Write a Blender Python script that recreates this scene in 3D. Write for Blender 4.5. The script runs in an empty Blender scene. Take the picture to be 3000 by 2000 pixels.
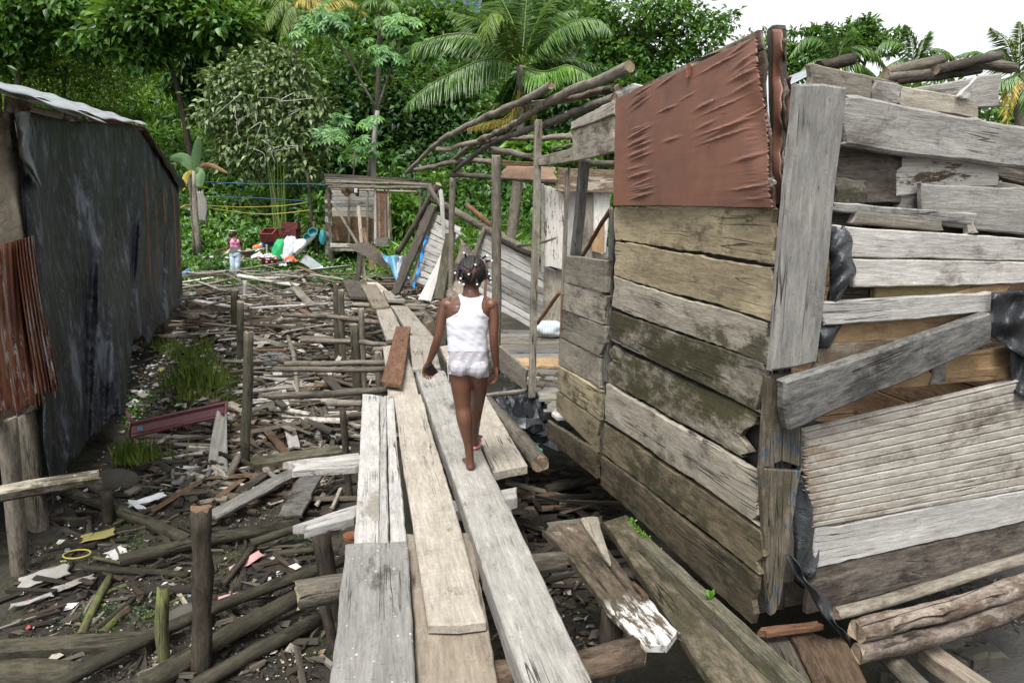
import bpy, math, random
import numpy as np
from mathutils import Vector, Matrix
SC = bpy.context.scene; COL = SC.collection
R = random.Random(11); NR = np.random.RandomState(5)
V = Vector
# ---------------------------------------------------------------- camera calibration (survey of the place)
F = 2050.0; PITCH = math.atan(425.0/F); CZ = 1.7
cp, sp = math.cos(PITCH), math.sin(PITCH)
CAM = V((0, 0, CZ))
def ray(px, py):
    xn = (px-1500)/F; yn = (py-1000)/F; d = cp-yn*sp
    return V((xn/d, 1.0, -(sp+yn*cp)/d))
def atY(px, py, Y): return CAM+ray(px, py)*Y
def atZ(px, py, z):
    r = ray(px, py); return CAM+r*((z-CZ)/r.z)
class Plane:
    def __init__(s, p, n): s.p = V(p); s.n = V(n).normalized()
    def __call__(s, px, py, off=0.0):
        r = ray(px, py); t = s.n.dot(s.p+s.n*off-CAM)/s.n.dot(r); return CAM+r*t
def snoise(x, y, seed=0, f=1.0):
    rs = np.random.RandomState(seed); o = 0
    for i in range(7):
        a = rs.rand()*6.283; k = f*(0.6+0.9*rs.rand()); o = o+np.sin((x*math.cos(a)+y*math.sin(a))*k+rs.rand()*6.283)
    return o/4.0
def sstep(a, b, x):
    t = np.clip((x-a)/(b-a), 0, 1); return t*t*(3-2*t)
def ground_z(x, y):
    x = np.asarray(x, float); y = np.asarray(y, float)
    z = -1.12+0.12*sstep(15, 22, y)+0.28*sstep(22, 28, y)
    z = z+0.22*sstep(6.5, 9.5, y)*sstep(-1.6, -3.2, x)*(1-sstep(12, 16, y))
    near = 1-sstep(14, 26, y)
    z = z+near*(0.05*snoise(x, y, 1, 1.7)+0.025*snoise(x, y, 2, 5.0)+0.010*snoise(x, y, 3, 15.0))
    side = 1-0.93*sstep(4, 24, x)
    s = np.clip((y-28)/25.0, 0, 1.25)
    z = z+side*14.0*s**1.05
    z = z+sstep(27, 33, y)*0.55*snoise(x, y, 4, 0.5)
    return z
def gz(x, y): return float(ground_z(x, y))
def atG(px, py, h=0.0):
    z = -1.1+h
    for i in range(6):
        p = atZ(px, py, z); z = gz(p.x, p.y)+h
    return atZ(px, py, z)
def vG(px, py):
    px = np.asarray(px, float); py = np.asarray(py, float); xn = (px-1500)/F; yn = (py-1000)/F; d = cp-yn*sp; a = xn/d; b = -(sp+yn*cp)/d; z = np.full(len(px), -1.1)
    for i in range(5): Y = (z-CZ)/b; z = ground_z(a*Y, Y)
    Y = (z-CZ)/b; return np.stack([a*Y, Y, z], 1)
# ---------------------------------------------------------------- object helpers
MW = {}
def put(name, verts, faces, mats, M=None, parent=None, midx=None, smooth=False):
    M = M or Matrix.Identity(4)
    v = np.asarray(verts, float).reshape(-1, 3); Mi = np.array(M.inverted())
    v = v@Mi[:3, :3].T+Mi[:3, 3]
    me = bpy.data.meshes.new(name); me.from_pydata(v.tolist(), [], faces)
    for m in (mats if isinstance(mats, (list, tuple)) else [mats]): me.materials.append(m)
    if midx is not None: me.polygons.foreach_set('material_index', np.asarray(midx, np.int32))
    if smooth: me.polygons.foreach_set('use_smooth', np.ones(len(me.polygons), bool))
    o = bpy.data.objects.new(name, me); COL.objects.link(o); place(o, M, parent); return o
def place(o, M, parent=None):
    MW[o] = M
    if parent is not None:
        o.parent = parent; o.matrix_basis = MW[parent].inverted()@M
    else: o.matrix_basis = M
def tag(o, label=None, cat=None, group=None, kind=None):
    for k, v in (('label', label), ('category', cat), ('group', group), ('kind', kind)):
        if v: o[k] = v
    return o
def thing(name, label, cat, loc=(0, 0, 0), group=None):
    o = bpy.data.objects.new(name, None); COL.objects.link(o); o.empty_display_size = .1
    place(o, Matrix.Translation(V(loc))); return tag(o, label, cat, group)
def frame(c, ex, ez):
    ex = V(ex).normalized(); ey = V(ez).cross(ex).normalized(); ez = ex.cross(ey)
    M = Matrix.Identity(4)
    for i, a in enumerate((ex, ey, ez)):
        for j in range(3): M[j][i] = a[j]
        M[i][3] = c[i]
    return M
def lerp(a, b, t): return a+(b-a)*t
def wob(rs, n, amp, k=4, white=.25):
    t = np.linspace(0, 1, n); o = np.zeros(n)
    for i in range(k): o += np.sin(t*(2+5*i*rs.rand()+i*3)+rs.rand()*6.28)/(1+i*.7)
    return o*amp*.6+rs.randn(n)*amp*white
SEED = [100]
def slab(name, q, t, mat, parent=None, n=None, jit=.005, rag=.012, warp=.005, cell=.06, bev=.006, fn=None, seed=None, nvmin=3):
    """an irregular sawn board: q = four corners of its face (first two along its length), t = thickness behind the face"""
    SEED[0] += 1; rs = np.random.RandomState(seed or SEED[0])
    A, B, C, D = [np.array(p) for p in q]
    ex = (B-A)+(C-D); L = np.linalg.norm(ex)/2; ex = ex/np.linalg.norm(ex)
    w = (D-A)+(C-B); W = np.linalg.norm(w)/2
    nn = np.cross(ex, w); nn /= np.linalg.norm(nn)
    c = (A+B+C+D)/4
    hint = np.array(n) if n is not None else np.array(CAM)-c
    if nn.dot(hint) < 0: nn = -nn
    ey = np.cross(nn, ex)
    nu = int(max(4, min(70, L/cell))); nv = int(max(nvmin, min(24, W/cell))); nu = nu if nvmin < 60 else 130
    b = min(.2, bev/max(W, 1e-3)); bu = min(.2, bev/max(L, 1e-3))
    us = np.concatenate([[0], np.linspace(bu, 1-bu, nu), [1]]); vs = np.concatenate([[0], np.linspace(b, 1-b, nv), [1]])
    U, Vv = np.meshgrid(us, vs, indexing='ij'); nU, nV = U.shape
    u = U[..., None]; v = Vv[..., None]
    P = A*(1-u)*(1-v)+B*u*(1-v)+C*u*v+D*(1-u)*v
    sg = 1 if np.dot(w, ey) > 0 else -1
    e0 = wob(rs, nU, jit)[:, None]; e1 = wob(rs, nU, jit)[:, None]; r0 = rs.randn(nV)[None, :]*rag; r1 = rs.randn(nV)[None, :]*rag
    P = P+ey*(e0*(1-Vv)+e1*Vv)[..., None]+ex*(r0*(1-U)**3+r1*U**3)[..., None]
    P = P+nn*(wob(rs, nU, warp, 3, 0)[:, None]*np.ones_like(Vv)+warp*.7*np.sin(Vv*3+rs.rand()*6))[..., None]
    if fn is not None: P = P+nn*fn(U, Vv)[..., None]
    bk = P-nn*t
    edge = np.zeros_like(U); edge[0] = edge[-1] = 1; edge[:, 0] = edge[:, -1] = 1
    P = P-nn*(edge*min(bev, t*.4))[..., None]
    idx = np.arange(nU*nV).reshape(nU, nV); o = nU*nV
    a_, b_, c_, d_ = idx[:-1, :-1].ravel(), idx[1:, :-1].ravel(), idx[1:, 1:].ravel(), idx[:-1, 1:].ravel()
    f1 = np.stack([a_, b_, c_, d_], 1); f2 = np.stack([d_+o, c_+o, b_+o, a_+o], 1)
    if sg < 0: f1 = f1[:, ::-1]; f2 = f2[:, ::-1]
    ring = list(idx[:, 0])+list(idx[-1, 1:])+list(idx[-2::-1, -1])+list(idx[0, -2:0:-1])
    f3 = []
    for i in range(len(ring)):
        p, q2 = ring[i], ring[(i+1) % len(ring)]
        f = [p, p+o, q2+o, q2]; f3.append(f if sg > 0 else f[::-1])
    M = frame(V(c-nn*t/2), V(ex), V(nn))
    return put(name, np.concatenate([P.reshape(-1, 3), bk.reshape(-1, 3)]), f1.tolist()+f2.tolist()+[[int(k) for k in f] for f in f3], mat, M, parent)
def plank(name, a, b, w, t, mat, parent=None, up=(0, 0, 1), w2=None, **k):
    a = V(a); b = V(b); d = (b-a).normalized(); s = V(up).cross(d).normalized(); w2 = w if w2 is None else w2
    return slab(name, [a-s*w/2, b-s*w2/2, b+s*w2/2, a+s*w/2], t, mat, parent, n=V(up) if abs(V(up).dot(d)) < .95 else None, **k)
def catmull(pts, step):
    P = [np.array(p, float) for p in pts]
    if len(P) == 2: n = max(2, int(np.linalg.norm(P[1]-P[0])/step)+1); return [P[0]+(P[1]-P[0])*i/n for i in range(n+1)]
    P = [2*P[0]-P[1]]+P+[2*P[-1]-P[-2]]; o = []
    for i in range(1, len(P)-2):
        n = max(1, int(np.linalg.norm(P[i+1]-P[i])/step))
        for k in range(n):
            t = k/n; a, b, c, d = P[i-1:i+3]
            o.append(.5*((2*b)+(-a+c)*t+(2*a-5*b+4*c-d)*t*t+(-a+3*b-3*c+d)*t**3))
    o.append(P[-2]); return o
def tube_geo(path, radii, seg=10, rs=None, jit=0.0):
    n = len(path); path = np.array(path); vs = []; fs = []
    tg = np.gradient(path, axis=0); tg /= np.linalg.norm(tg, axis=1)[:, None]+1e-9
    ref = np.array([0, 0, 1.0]) if abs(tg[0][2]) < .9 else np.array([1.0, 0, 0])
    prof = (1+jit*(rs.randn(seg) if rs is not None else 0))*np.ones(seg)
    for i in range(n):
        a = np.cross(tg[i], ref); a /= np.linalg.norm(a); b = np.cross(a, tg[i]); ref = b if abs(b.dot(tg[min(i+1, n-1)])) < .9 else ref
        r = radii[i]*(prof+(jit*.5*rs.randn(seg) if rs is not None else 0))
        th = np.arange(seg)*2*math.pi/seg
        vs.append(path[i]+np.outer(np.cos(th)*r, a)+np.outer(np.sin(th)*r, b))
    for i in range(n-1):
        for k in range(seg):
            k2 = (k+1) % seg; fs.append([i*seg+k, i*seg+k2, (i+1)*seg+k2, (i+1)*seg+k])
    vs = np.concatenate(vs); nb = len(fs)
    fs.append([k for k in range(seg)][::-1]); fs.append([(n-1)*seg+k for k in range(seg)])
    return vs, fs
def pole(name, path, r, mat, parent=None, r1=None, seg=10, jit=.06, step=.12, bend=.012, cap=None, seed=None):
    SEED[0] += 1; rs = np.random.RandomState(seed or SEED[0])
    path = [V(p) for p in path]; L = (path[-1]-path[0]).length
    pts = catmull(path, min(step, max(.03, L/6))); n = len(pts); r1 = r if r1 is None else r1
    off = np.stack([wob(rs, n, bend*min(1, L)*.8, 2) for _ in range(3)], 1) if n > 3 else 0
    env = np.sin(np.linspace(0, math.pi, n))[:, None]*.8+.2
    pts = np.array(pts)+off*env
    rad = np.linspace(r, r1, n)*(1+wob(rs, n, jit, 4))
    vs, fs = tube_geo(pts, rad, seg, rs, jit*.7)
    # slightly rounded, ragged ends
    ex = (path[-1]-path[0]).normalized()
    M = frame((path[0]+path[-1])/2, ex, V((0, 0, 1)) if abs(ex.z) < .9 else V((1, 0, 0)))
    vs[:seg] += np.array(ex)*(rs.randn(seg)[:, None]*r*.15); vs[-seg:] += np.array(ex)*(rs.randn(seg)[:, None]*r*.15)
    mi = [0]*(len(fs)-2)+[1, 1]
    o = put(name, vs, fs, [mat, cap or (M_['logdark'] if mat.name in ('logmud', 'logdark', 'logmoss') else M_['cut'])], M, parent, mi)
    sm = [True]*(len(fs)-2)+[False, False]; o.data.polygons.foreach_set('use_smooth', sm)
    return o
def sheet(name, fn, nu, nv, mat, parent=None, t=.004, smooth=True):
    P = np.array([[fn(i/nu, j/nv) for j in range(nv+1)] for i in range(nu+1)], float)
    gu = np.gradient(P, axis=0); gv = np.gradient(P, axis=1); N = np.cross(gu, gv); N /= np.linalg.norm(N, axis=2)[..., None]+1e-9
    if (N.mean((0, 1))).dot(np.array(CAM)-P.mean((0, 1))) < 0: N = -N
    Q = P-N*t; k = (nu+1)*(nv+1); idx = np.arange(k).reshape(nu+1, nv+1)
    a, b, c, d = idx[:-1, :-1].ravel(), idx[1:, :-1].ravel(), idx[1:, 1:].ravel(), idx[:-1, 1:].ravel()
    f = np.stack([a, b, c, d], 1).tolist()+np.stack([d+k, c+k, b+k, a+k], 1).tolist()
    ring = list(idx[:, 0])+list(idx[-1, 1:])+list(idx[-2::-1, -1])+list(idx[0, -2:0:-1])
    for i in range(len(ring)): p, q = int(ring[i]), int(ring[(i+1) % len(ring)]); f.append([p, p+k, q+k, q])
    c0 = V(P.mean((0, 1)))
    return put(name, np.concatenate([P.reshape(-1, 3), Q.reshape(-1, 3)]), f, mat, Matrix.Translation(c0), parent, smooth=smooth)
class MB:
    def __init__(s): s.v = []; s.f = []; s.m = []; s.n = 0
    def add(s, vs, fs, mi=0):
        s.v.append(np.asarray(vs, float)); s.f += [[int(k)+s.n for k in f] for f in fs]; s.m += [mi]*len(fs); s.n += len(vs); return s
    def box(s, c, sz, M=None, mi=0):
        v = np.array([[x, y, z] for x in (-.5, .5) for y in (-.5, .5) for z in (-.5, .5)])*np.array(sz)+np.array(c)
        if M is not None: m = np.array(M); v = v@m[:3, :3].T+m[:3, 3]
        return s.add(v, [[0, 1, 3, 2], [4, 6, 7, 5], [0, 4, 5, 1], [2, 3, 7, 6], [0, 2, 6, 4], [1, 5, 7, 3]], mi)
    def tube(s, path, r, seg=8, mi=0, r1=None):
        n = len(path); v, f = tube_geo(path, np.linspace(r, r if r1 is None else r1, n), seg); return s.add(v, f, mi)
    def ball(s, c, r, mi=0, seg=10, ring=7, M=None):
        r = (r, r, r) if not hasattr(r, '__len__') else r; v = []; f = []
        for i in range(ring+1):
            a = math.pi*i/ring
            for k in range(seg): b = 2*math.pi*k/seg; v.append([r[0]*math.sin(a)*math.cos(b), r[1]*math.sin(a)*math.sin(b), r[2]*math.cos(a)])
        for i in range(ring):
            for k in range(seg): f.append([i*seg+k, (i+1)*seg+k, (i+1)*seg+(k+1) % seg, i*seg+(k+1) % seg])
        v = np.array(v)
        if M is not None: m = np.array(M); v = v@m[:3, :3].T
        return s.add(v+np.array(c), f, mi)
    def build(s, name, mats, parent=None, M=None, smooth=False, centre=True):
        v = np.concatenate(s.v)
        if M is None: M = Matrix.Translation(V(v.mean(0))) if centre else Matrix.Identity(4)
        return put(name, v, s.f, mats, M, parent, s.m, smooth)
# ---------------------------------------------------------------- materials
M_ = {}
class NT:
    def __init__(s, name):
        s.m = bpy.data.materials.new(name); s.m.use_nodes = True; s.t = s.m.node_tree; s.t.nodes.clear(); M_[name] = s.m
        s.out = s.n('ShaderNodeOutputMaterial'); s.tc = s.n('ShaderNodeTexCoord'); s.oi = s.n('ShaderNodeObjectInfo')
        s.rnd = s.oi.outputs['Random']
        a = s.n('ShaderNodeVectorMath', operation='SCALE'); cx = s.n('ShaderNodeCombineXYZ')
        for i in range(3): s.l(s.rnd, cx.inputs[i])
        s.l(cx.outputs[0], a.inputs[0]); a.inputs['Scale'].default_value = 37.3
        b = s.n('ShaderNodeVectorMath', operation='ADD'); s.l(s.tc.outputs['Object'], b.inputs[0]); s.l(a.outputs[0], b.inputs[1]); s.co = b.outputs[0]
    def n(s, ty, **k):
        x = s.t.nodes.new(ty)
        for a, b in k.items(): setattr(x, a, b)
        return x
    def l(s, a, b): s.t.links.new(a, b)
    def set(s, sock, v):
        if hasattr(v, 'links') or hasattr(v, 'is_output'): s.l(v, sock)
        else:
            if sock.type == 'RGBA' and len(v) == 3: v = (*v, 1)
            sock.default_value = v
    def noise(s, scale=5, detail=4, rough=.55, vec=None, st=None, dist=0):
        x = s.n('ShaderNodeTexNoise'); v = vec or s.co
        if st: m = s.n('ShaderNodeVectorMath', operation='MULTIPLY'); s.l(v, m.inputs[0]); m.inputs[1].default_value = st; v = m.outputs[0]
        s.l(v, x.inputs['Vector']); x.inputs['Scale'].default_value = scale; x.inputs['Detail'].default_value = detail; x.inputs['Roughness'].default_value = rough; x.inputs['Distortion'].default_value = dist
        return x.outputs['Fac']
    def vor(s, scale, st=None, feature='F1'):
        x = s.n('ShaderNodeTexVoronoi', feature=feature); v = s.co
        if st: m = s.n('ShaderNodeVectorMath', operation='MULTIPLY'); s.l(v, m.inputs[0]); m.inputs[1].default_value = st; v = m.outputs[0]
        s.l(v, x.inputs['Vector']); x.inputs['Scale'].default_value = scale; return x.outputs['Distance']
    def mr(s, v, a, b, c=0., d=1.):
        x = s.n('ShaderNodeMapRange'); s.set(x.inputs[0], v)
        for i, k in enumerate((a, b, c, d)): x.inputs[i+1].default_value = k
        return x.outputs[0]
    def math(s, op, a, b=0.):
        x = s.n('ShaderNodeMath', operation=op); s.set(x.inputs[0], a); s.set(x.inputs[1], b); return x.outputs[0]
    def mix(s, f, a, b, mode='MIX'):
        x = s.n('ShaderNodeMix', data_type='RGBA', blend_type=mode); s.set(x.inputs[0], f); s.set(x.inputs[6], a); s.set(x.inputs[7], b); return x.outputs[2]
    def ramp(s, f, stops, interp='LINEAR'):
        x = s.n('ShaderNodeValToRGB'); x.color_ramp.interpolation = interp; e = x.color_ramp.elements
        while len(e) < len(stops): e.new(.5)
        for i, (p, c) in enumerate(stops): e[i].position = p; e[i].color = (*c, 1)
        s.l(f, x.inputs[0]); return x.outputs[0]
    def bsdf(s, col, rough=.8, bump=None, bs=.4, bd=.01, spec=.3, metal=0., out=True):
        p = s.n('ShaderNodeBsdfPrincipled'); s.set(p.inputs['Base Color'], col); s.set(p.inputs['Roughness'], rough); s.set(p.inputs['Metallic'], metal)
        p.inputs['Specular IOR Level'].default_value = spec
        if bump is not None:
            b = s.n('ShaderNodeBump'); b.inputs['Strength'].default_value = bs; b.inputs['Distance'].default_value = bd; s.set(b.inputs['Height'], bump); s.l(b.outputs[0], p.inputs['Normal'])
        if out: s.l(p.outputs[0], s.out.inputs[0])
        return p
def wood(name, lt, dk, stain=.35, crack=.6, moss=0., mossc=(.05, .075, .015), peel=0., peelc=(.6, .58, .54), fine=30, stainc=None, saw=0., var=.35, rough=.85, knots=.5, blotch=None, peelst=(.35, 1.6, 1.6), mould=0., mouldc=(.030, .027, .016), peelend=0, drops=0):
    s = NT(name); sx = fine; k_ = 1.0 if name in ('pale', 'white', 'silver', 'tan', 'bleach', 'pinky') else (.80 if name[:3] == 'log' else 1.0); dk = [x*.62 for x in dk]; lt = [x*k_ for x in lt]
    fib = s.noise(1, 5, .7, st=(9, sx*3.4, sx*3.4)); stk = s.noise(1, 7, .72, st=(1.5, sx*.55, sx*.55), dist=.5); big = s.noise(2.3, 5, .65); mot = s.noise(11, 8, .8, st=(.6, 1.1, 1.1))
    c = s.mix(s.mr(stk, .22, .78), dk, lt)
    c = s.mix(s.mr(big, .38, .68, 0, .6), c, [lt[i]*.4+dk[i]*.6 for i in range(3)])
    c = s.mix(s.mr(fib, .34, .60, .42 if lt[0] > .38 else .75, 0), c, [d*.55 for d in dk])
    c = s.mix(s.mr(mot, .52, .70, 0, .55), c, [d*.75 for d in dk]); c = s.mix(s.mr(mot, .30, .44, .35, 0), c, [min(.85, x*1.18) for x in lt])
    if blotch: c = s.mix(s.mr(s.noise(1.6, 5, .65, st=(.7, 1.3, 1.3)), .5, .66, 0, .8), c, blotch)
    if peel > 0:
        pn = s.noise(7, 6, .75, st=peelst, dist=.3); pm = s.mr(pn, .62-peel*.35, .66-peel*.35)
        if peelend: sx_ = s.n('ShaderNodeSeparateXYZ'); s.l(s.tc.outputs['Object'], sx_.inputs[0]); pm = s.math('MULTIPLY', pm, s.math('ADD', s.mr(sx_.outputs[0], .22, .34), s.mr(s.noise(5, 4), .62, .66, 0, .35)))
        c = s.mix(pm, c, s.mix(s.mr(fib, .35, .6), [x*.7 for x in peelc], peelc))
    if stain > 0: c = s.mix(s.mr(s.noise(4.0, 9, .78, st=(.55, 1, 1), dist=.25), .64-stain*.25, .74-stain*.22, 0, .85), c, stainc or [d*.35 for d in dk])
    if mould > 0:
        mv = s.math('ADD', s.math('MULTIPLY', s.noise(1.5, 4, .6, st=(.55, 1, 1)), .55), s.math('MULTIPLY', s.noise(9, 9, .8, st=(.6, 1, 1)), .45)); c = s.mix(s.mr(mv, .60-mould*.14, .64-mould*.12, 0, .92), c, s.mix(s.noise(30, 3), mouldc, [m*2.4 for m in mouldc]))
    if saw > 0: c = s.mix(s.mr(s.noise(1, 2, .5, st=(55, 3, 3), dist=.3), .5, .75, 0, saw), c, [d*.6 for d in dk])
    if moss > 0: c = s.mix(s.mr(s.noise(3.2, 7, .75), .70-moss*.32, .82-moss*.25, 0, .9), c, s.mix(s.noise(40, 2), mossc, [m*1.9 for m in mossc]))
    if knots > 0:
        kv = s.vor(3.0, (.55, 2.4, 2.4)); c = s.mix(s.mr(kv, .05, .13, .85*knots, 0), c, [d*.35 for d in dk])
    ck = s.noise(1, 3, .55, st=(.45, sx*.55, sx*.55), dist=.15); cm = s.mr(s.math('ABSOLUTE', s.math('SUBTRACT', ck, .5)), .003, .011, crack, 0)
    cm = s.math('MULTIPLY', cm, s.mr(s.noise(1.7, 3), .50, .60))
    c = s.mix(cm, c, [d*.18 for d in dk])
    nd = s.vor(4.2, (1, 2.2, 2.2)); c = s.mix(s.mr(nd, .020, .034, .9, 0), c, (.045, .022, .014)); c = s.mix(s.mr(nd, .03, .16, .32, 0), c, [d*.6 for d in dk])
    sp_ = s.noise(60, 4, .75); c = s.mix(s.mr(sp_, .60, .68, 0, .55), c, [d*.4 for d in dk])
    if drops: c = s.mix(s.mr(s.math('ADD', s.vor(24), s.mr(s.noise(40, 4), .3, .7, -.06, .14)), .10, .14, .85, 0), c, (.55, .55, .53))
    v = s.mr(s.rnd, 0, 1, 1-var, 1+var*.55); hsv = s.n('ShaderNodeHueSaturation'); s.l(v, hsv.inputs['Value']); s.l(c, hsv.inputs['Color'])
    h = s.math('SUBTRACT', s.math('ADD', s.math('MULTIPLY', fib, .5), s.math('MULTIPLY', stk, .6)), s.math('MULTIPLY', cm, 1.2))
    s.bsdf(hsv.outputs[0], rough, h, .85, .022 if name[:3] in ('log', 'rot') else .009, .22)
    return s.m
wood('pale', (.55, .505, .435), (.36, .315, .25), stain=.25, crack=.8, saw=.18, fine=22, mould=.22, mouldc=(.11, .085, .06))
wood('tan', (.44, .385, .31), (.26, .21, .15), stain=.3, crack=.8, saw=.15, fine=20, mould=.3, mouldc=(.10, .07, .05))
wood('white', (.62, .605, .575), (.36, .34, .315), stain=.25, crack=.9, fine=30, mould=.15, mouldc=(.12, .11, .09))
wood('silver', (.45, .432, .395), (.23, .218, .195), stain=.35, crack=.9, fine=30, mould=.25, mouldc=(.075, .068, .056))
wood('silverspot', (.42, .408, .38), (.22, .212, .195), stain=.3, crack=.7, fine=30, mould=.2, mouldc=(.075, .068, .056), drops=1)
wood('groovew', (.52, .49, .435), (.30, .27, .225), stain=.5, crack=.5, fine=24, stainc=(.10, .08, .06), mould=.42, mouldc=(.12, .09, .065))
wood('grey', (.27, .262, .24), (.12, .113, .10), stain=.45, crack=.8, mould=.3)
wood('bleach', (.60, .585, .55), (.34, .315, .285), stain=.4, crack=.8, fine=24, saw=.12, stainc=(.11, .095, .08), mould=.28, mouldc=(.09, .078, .064))
wood('dark', (.17, .15, .12), (.06, .05, .04), stain=.4, crack=.6)
wood('wetgrey', (.30, .265, .225), (.115, .09, .07), stain=.6, crack=.9, fine=15, mould=.65, mouldc=(.04, .03, .024))
wood('wetbrown', (.20, .135, .085), (.075, .05, .032), stain=.5, crack=.9, fine=14, mould=.5)
wood('ledge', (.22, .19, .135), (.075, .06, .042), stain=.5, crack=.9, fine=14, moss=.3, mossc=(.035, .045, .012), mould=.75, mouldc=(.022, .020, .010))
wood('brace', (.33, .32, .30), (.13, .125, .115), stain=.6, crack=1., fine=13, mould=.75, mouldc=(.035, .034, .032))
wood('cornerw', (.46, .45, .42), (.20, .19, .17), stain=.3, crack=1., fine=17, mould=.3, mouldc=(.07, .065, .055))
wood('brown', (.27, .18, .11), (.11, .07, .042), stain=.3, crack=.7)
wood('redw', (.30, .165, .10), (.16, .08, .048), stain=.25, crack=.5, fine=18)
wood('orange', (.47, .33, .185), (.32, .20, .10), stain=.2, crack=.4, fine=9, knots=.3, mould=.1, mouldc=(.14, .075, .035))
wood('mossy', (.19, .18, .13), (.075, .068, .046), stain=.5, crack=.7, moss=.35, mould=.5)
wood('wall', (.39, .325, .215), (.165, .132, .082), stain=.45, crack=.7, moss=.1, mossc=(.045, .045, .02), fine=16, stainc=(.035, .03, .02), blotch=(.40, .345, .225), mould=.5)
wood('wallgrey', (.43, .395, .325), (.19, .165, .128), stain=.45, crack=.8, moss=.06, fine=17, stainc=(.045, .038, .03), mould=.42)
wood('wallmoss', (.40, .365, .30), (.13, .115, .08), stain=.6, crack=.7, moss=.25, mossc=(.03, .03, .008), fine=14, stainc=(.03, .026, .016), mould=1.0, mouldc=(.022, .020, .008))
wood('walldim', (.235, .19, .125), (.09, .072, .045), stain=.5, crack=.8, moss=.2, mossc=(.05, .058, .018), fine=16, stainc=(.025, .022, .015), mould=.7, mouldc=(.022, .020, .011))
wood('peel', (.26, .19, .13), (.12, .085, .06), stain=.2, crack=.6, peel=.62, peelc=(.60, .575, .53))
wood('peelw', (.28, .21, .15), (.13, .095, .07), stain=.3, crack=.8, peel=.8, peelc=(.60, .585, .55), mould=.3)
wood('painted', (.20, .155, .11), (.07, .055, .04), stain=.5, crack=.9, peel=.42, peelc=(.50, .50, .48), moss=.12, mossc=(.06, .20, .05), fine=14, mould=.4, peelend=1)
wood('blue', (.20, .17, .125), (.08, .068, .052), stain=.4, crack=.8, peel=.12, peelc=(.022, .065, .12), peelst=(.5, 1.3, 1.3), mould=.45)
wood('logmud', (.135, .122, .085), (.055, .05, .034), stain=.5, crack=.5, moss=.25, mossc=(.045, .052, .018), fine=11, knots=.4, mould=.5, mouldc=(.02, .018, .012))
wood('loggrey', (.34, .305, .25), (.15, .128, .098), stain=.45, crack=.8, fine=16, knots=.8, mould=.45, mouldc=(.04, .034, .026))
wood('logpale', (.47, .425, .35), (.25, .215, .165), stain=.4, crack=.7, fine=14, knots=.8, saw=.2, mould=.35, mouldc=(.08, .06, .045))
wood('logdark', (.115, .095, .07), (.04, .033, .025), stain=.5, crack=.7, fine=12, mould=.5, mouldc=(.015, .013, .010))
wood('logmoss', (.20, .20, .10), (.09, .085, .045), stain=.25, moss=.6, mossc=(.07, .10, .012), fine=12)
wood('logburn', (.30, .21, .135), (.055, .045, .04), stain=.5, crack=.6, fine=9)
wood('rot', (.46, .40, .34), (.12, .085, .06), stain=.6, crack=1., fine=9, stainc=(.03, .022, .016), mould=.7, mouldc=(.04, .028, .02))
wood('cut', (.42, .34, .24), (.24, .17, .11), stain=.3, crack=.3, fine=8, var=.2)
wood('ply', (.50, .44, .34), (.27, .21, .14), stain=.25, crack=.2, fine=5, blotch=(.56, .51, .42), var=.1)
wood('osb', (.38, .29, .20), (.20, .135, .085), stain=.25, crack=.2, fine=12, peel=.25, peelc=(.5, .44, .36))
wood('pinky', (.72, .50, .36), (.56, .35, .23), stain=.1, crack=.1, fine=6, knots=0)
wood('olivew', (.40, .33, .16), (.24, .185, .075), stain=.25, crack=.2, fine=10, knots=0)
def flat(name, c, rough=.6, var=.25, noise=8., bs=.0, spec=.4, metal=0., c2=None, dirt=.25):
    s = NT(name); col = s.mix(s.mr(s.noise(noise, 5, .65), .35, .7), c, c2 or [x*.72 for x in c])
    col = s.mix(s.mr(s.noise(noise*2.7, 6, .75), .55, .75, 0, dirt), col, (.09, .08, .06))
    s.bsdf(col, rough, s.noise(noise*3, 4) if bs else None, bs, .01, spec, metal); return s.m
# black plastic sheet; dusty patches also carry painted glare and sky sheen
s = NT('tarp')
dust_glare = s.noise(1.5, 8, .72, st=(1.2, 1.2, .7)); spots = s.noise(9, 7, .75, st=(1, 1, .7)); cre = s.noise(3.2, 6, .62, st=(1.3, 1.3, .6), dist=.8)
rid = s.math('ABSOLUTE', s.math('SUBTRACT', cre, .5)); fi = s.noise(26, 5, .7)
c = s.mix(s.mr(dust_glare, .40, .60, 0, .9), (.009, .0105, .0125), (.024, .028, .036)); c = s.mix(s.mr(dust_glare, .555, .63, 0, .8), c, (.15, .165, .195)); c = s.mix(s.mr(spots, .56, .66, 0, .55), c, (.095, .105, .12)); c = s.mix(s.mr(rid, 0, .018, .4, 0), c, (.15, .165, .185))
s.bsdf(c, s.mr(dust_glare, .35, .6, .38, .58), s.math('ADD', s.math('ADD', s.math('MULTIPLY', rid, -.9), s.math('MULTIPLY', s.noise(2.2, 5, .6, st=(1.2, 1.2, .35), dist=1.), .9)), s.math('MULTIPLY', fi, .05)), .85, .08, .32)
s = NT('plastic'); c = s.mix(s.noise(5, 4), (.014, .016, .018), (.05, .055, .06)); s.bsdf(c, .33, s.noise(11, 5, .65, dist=.7), .7, .03, .5)
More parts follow.
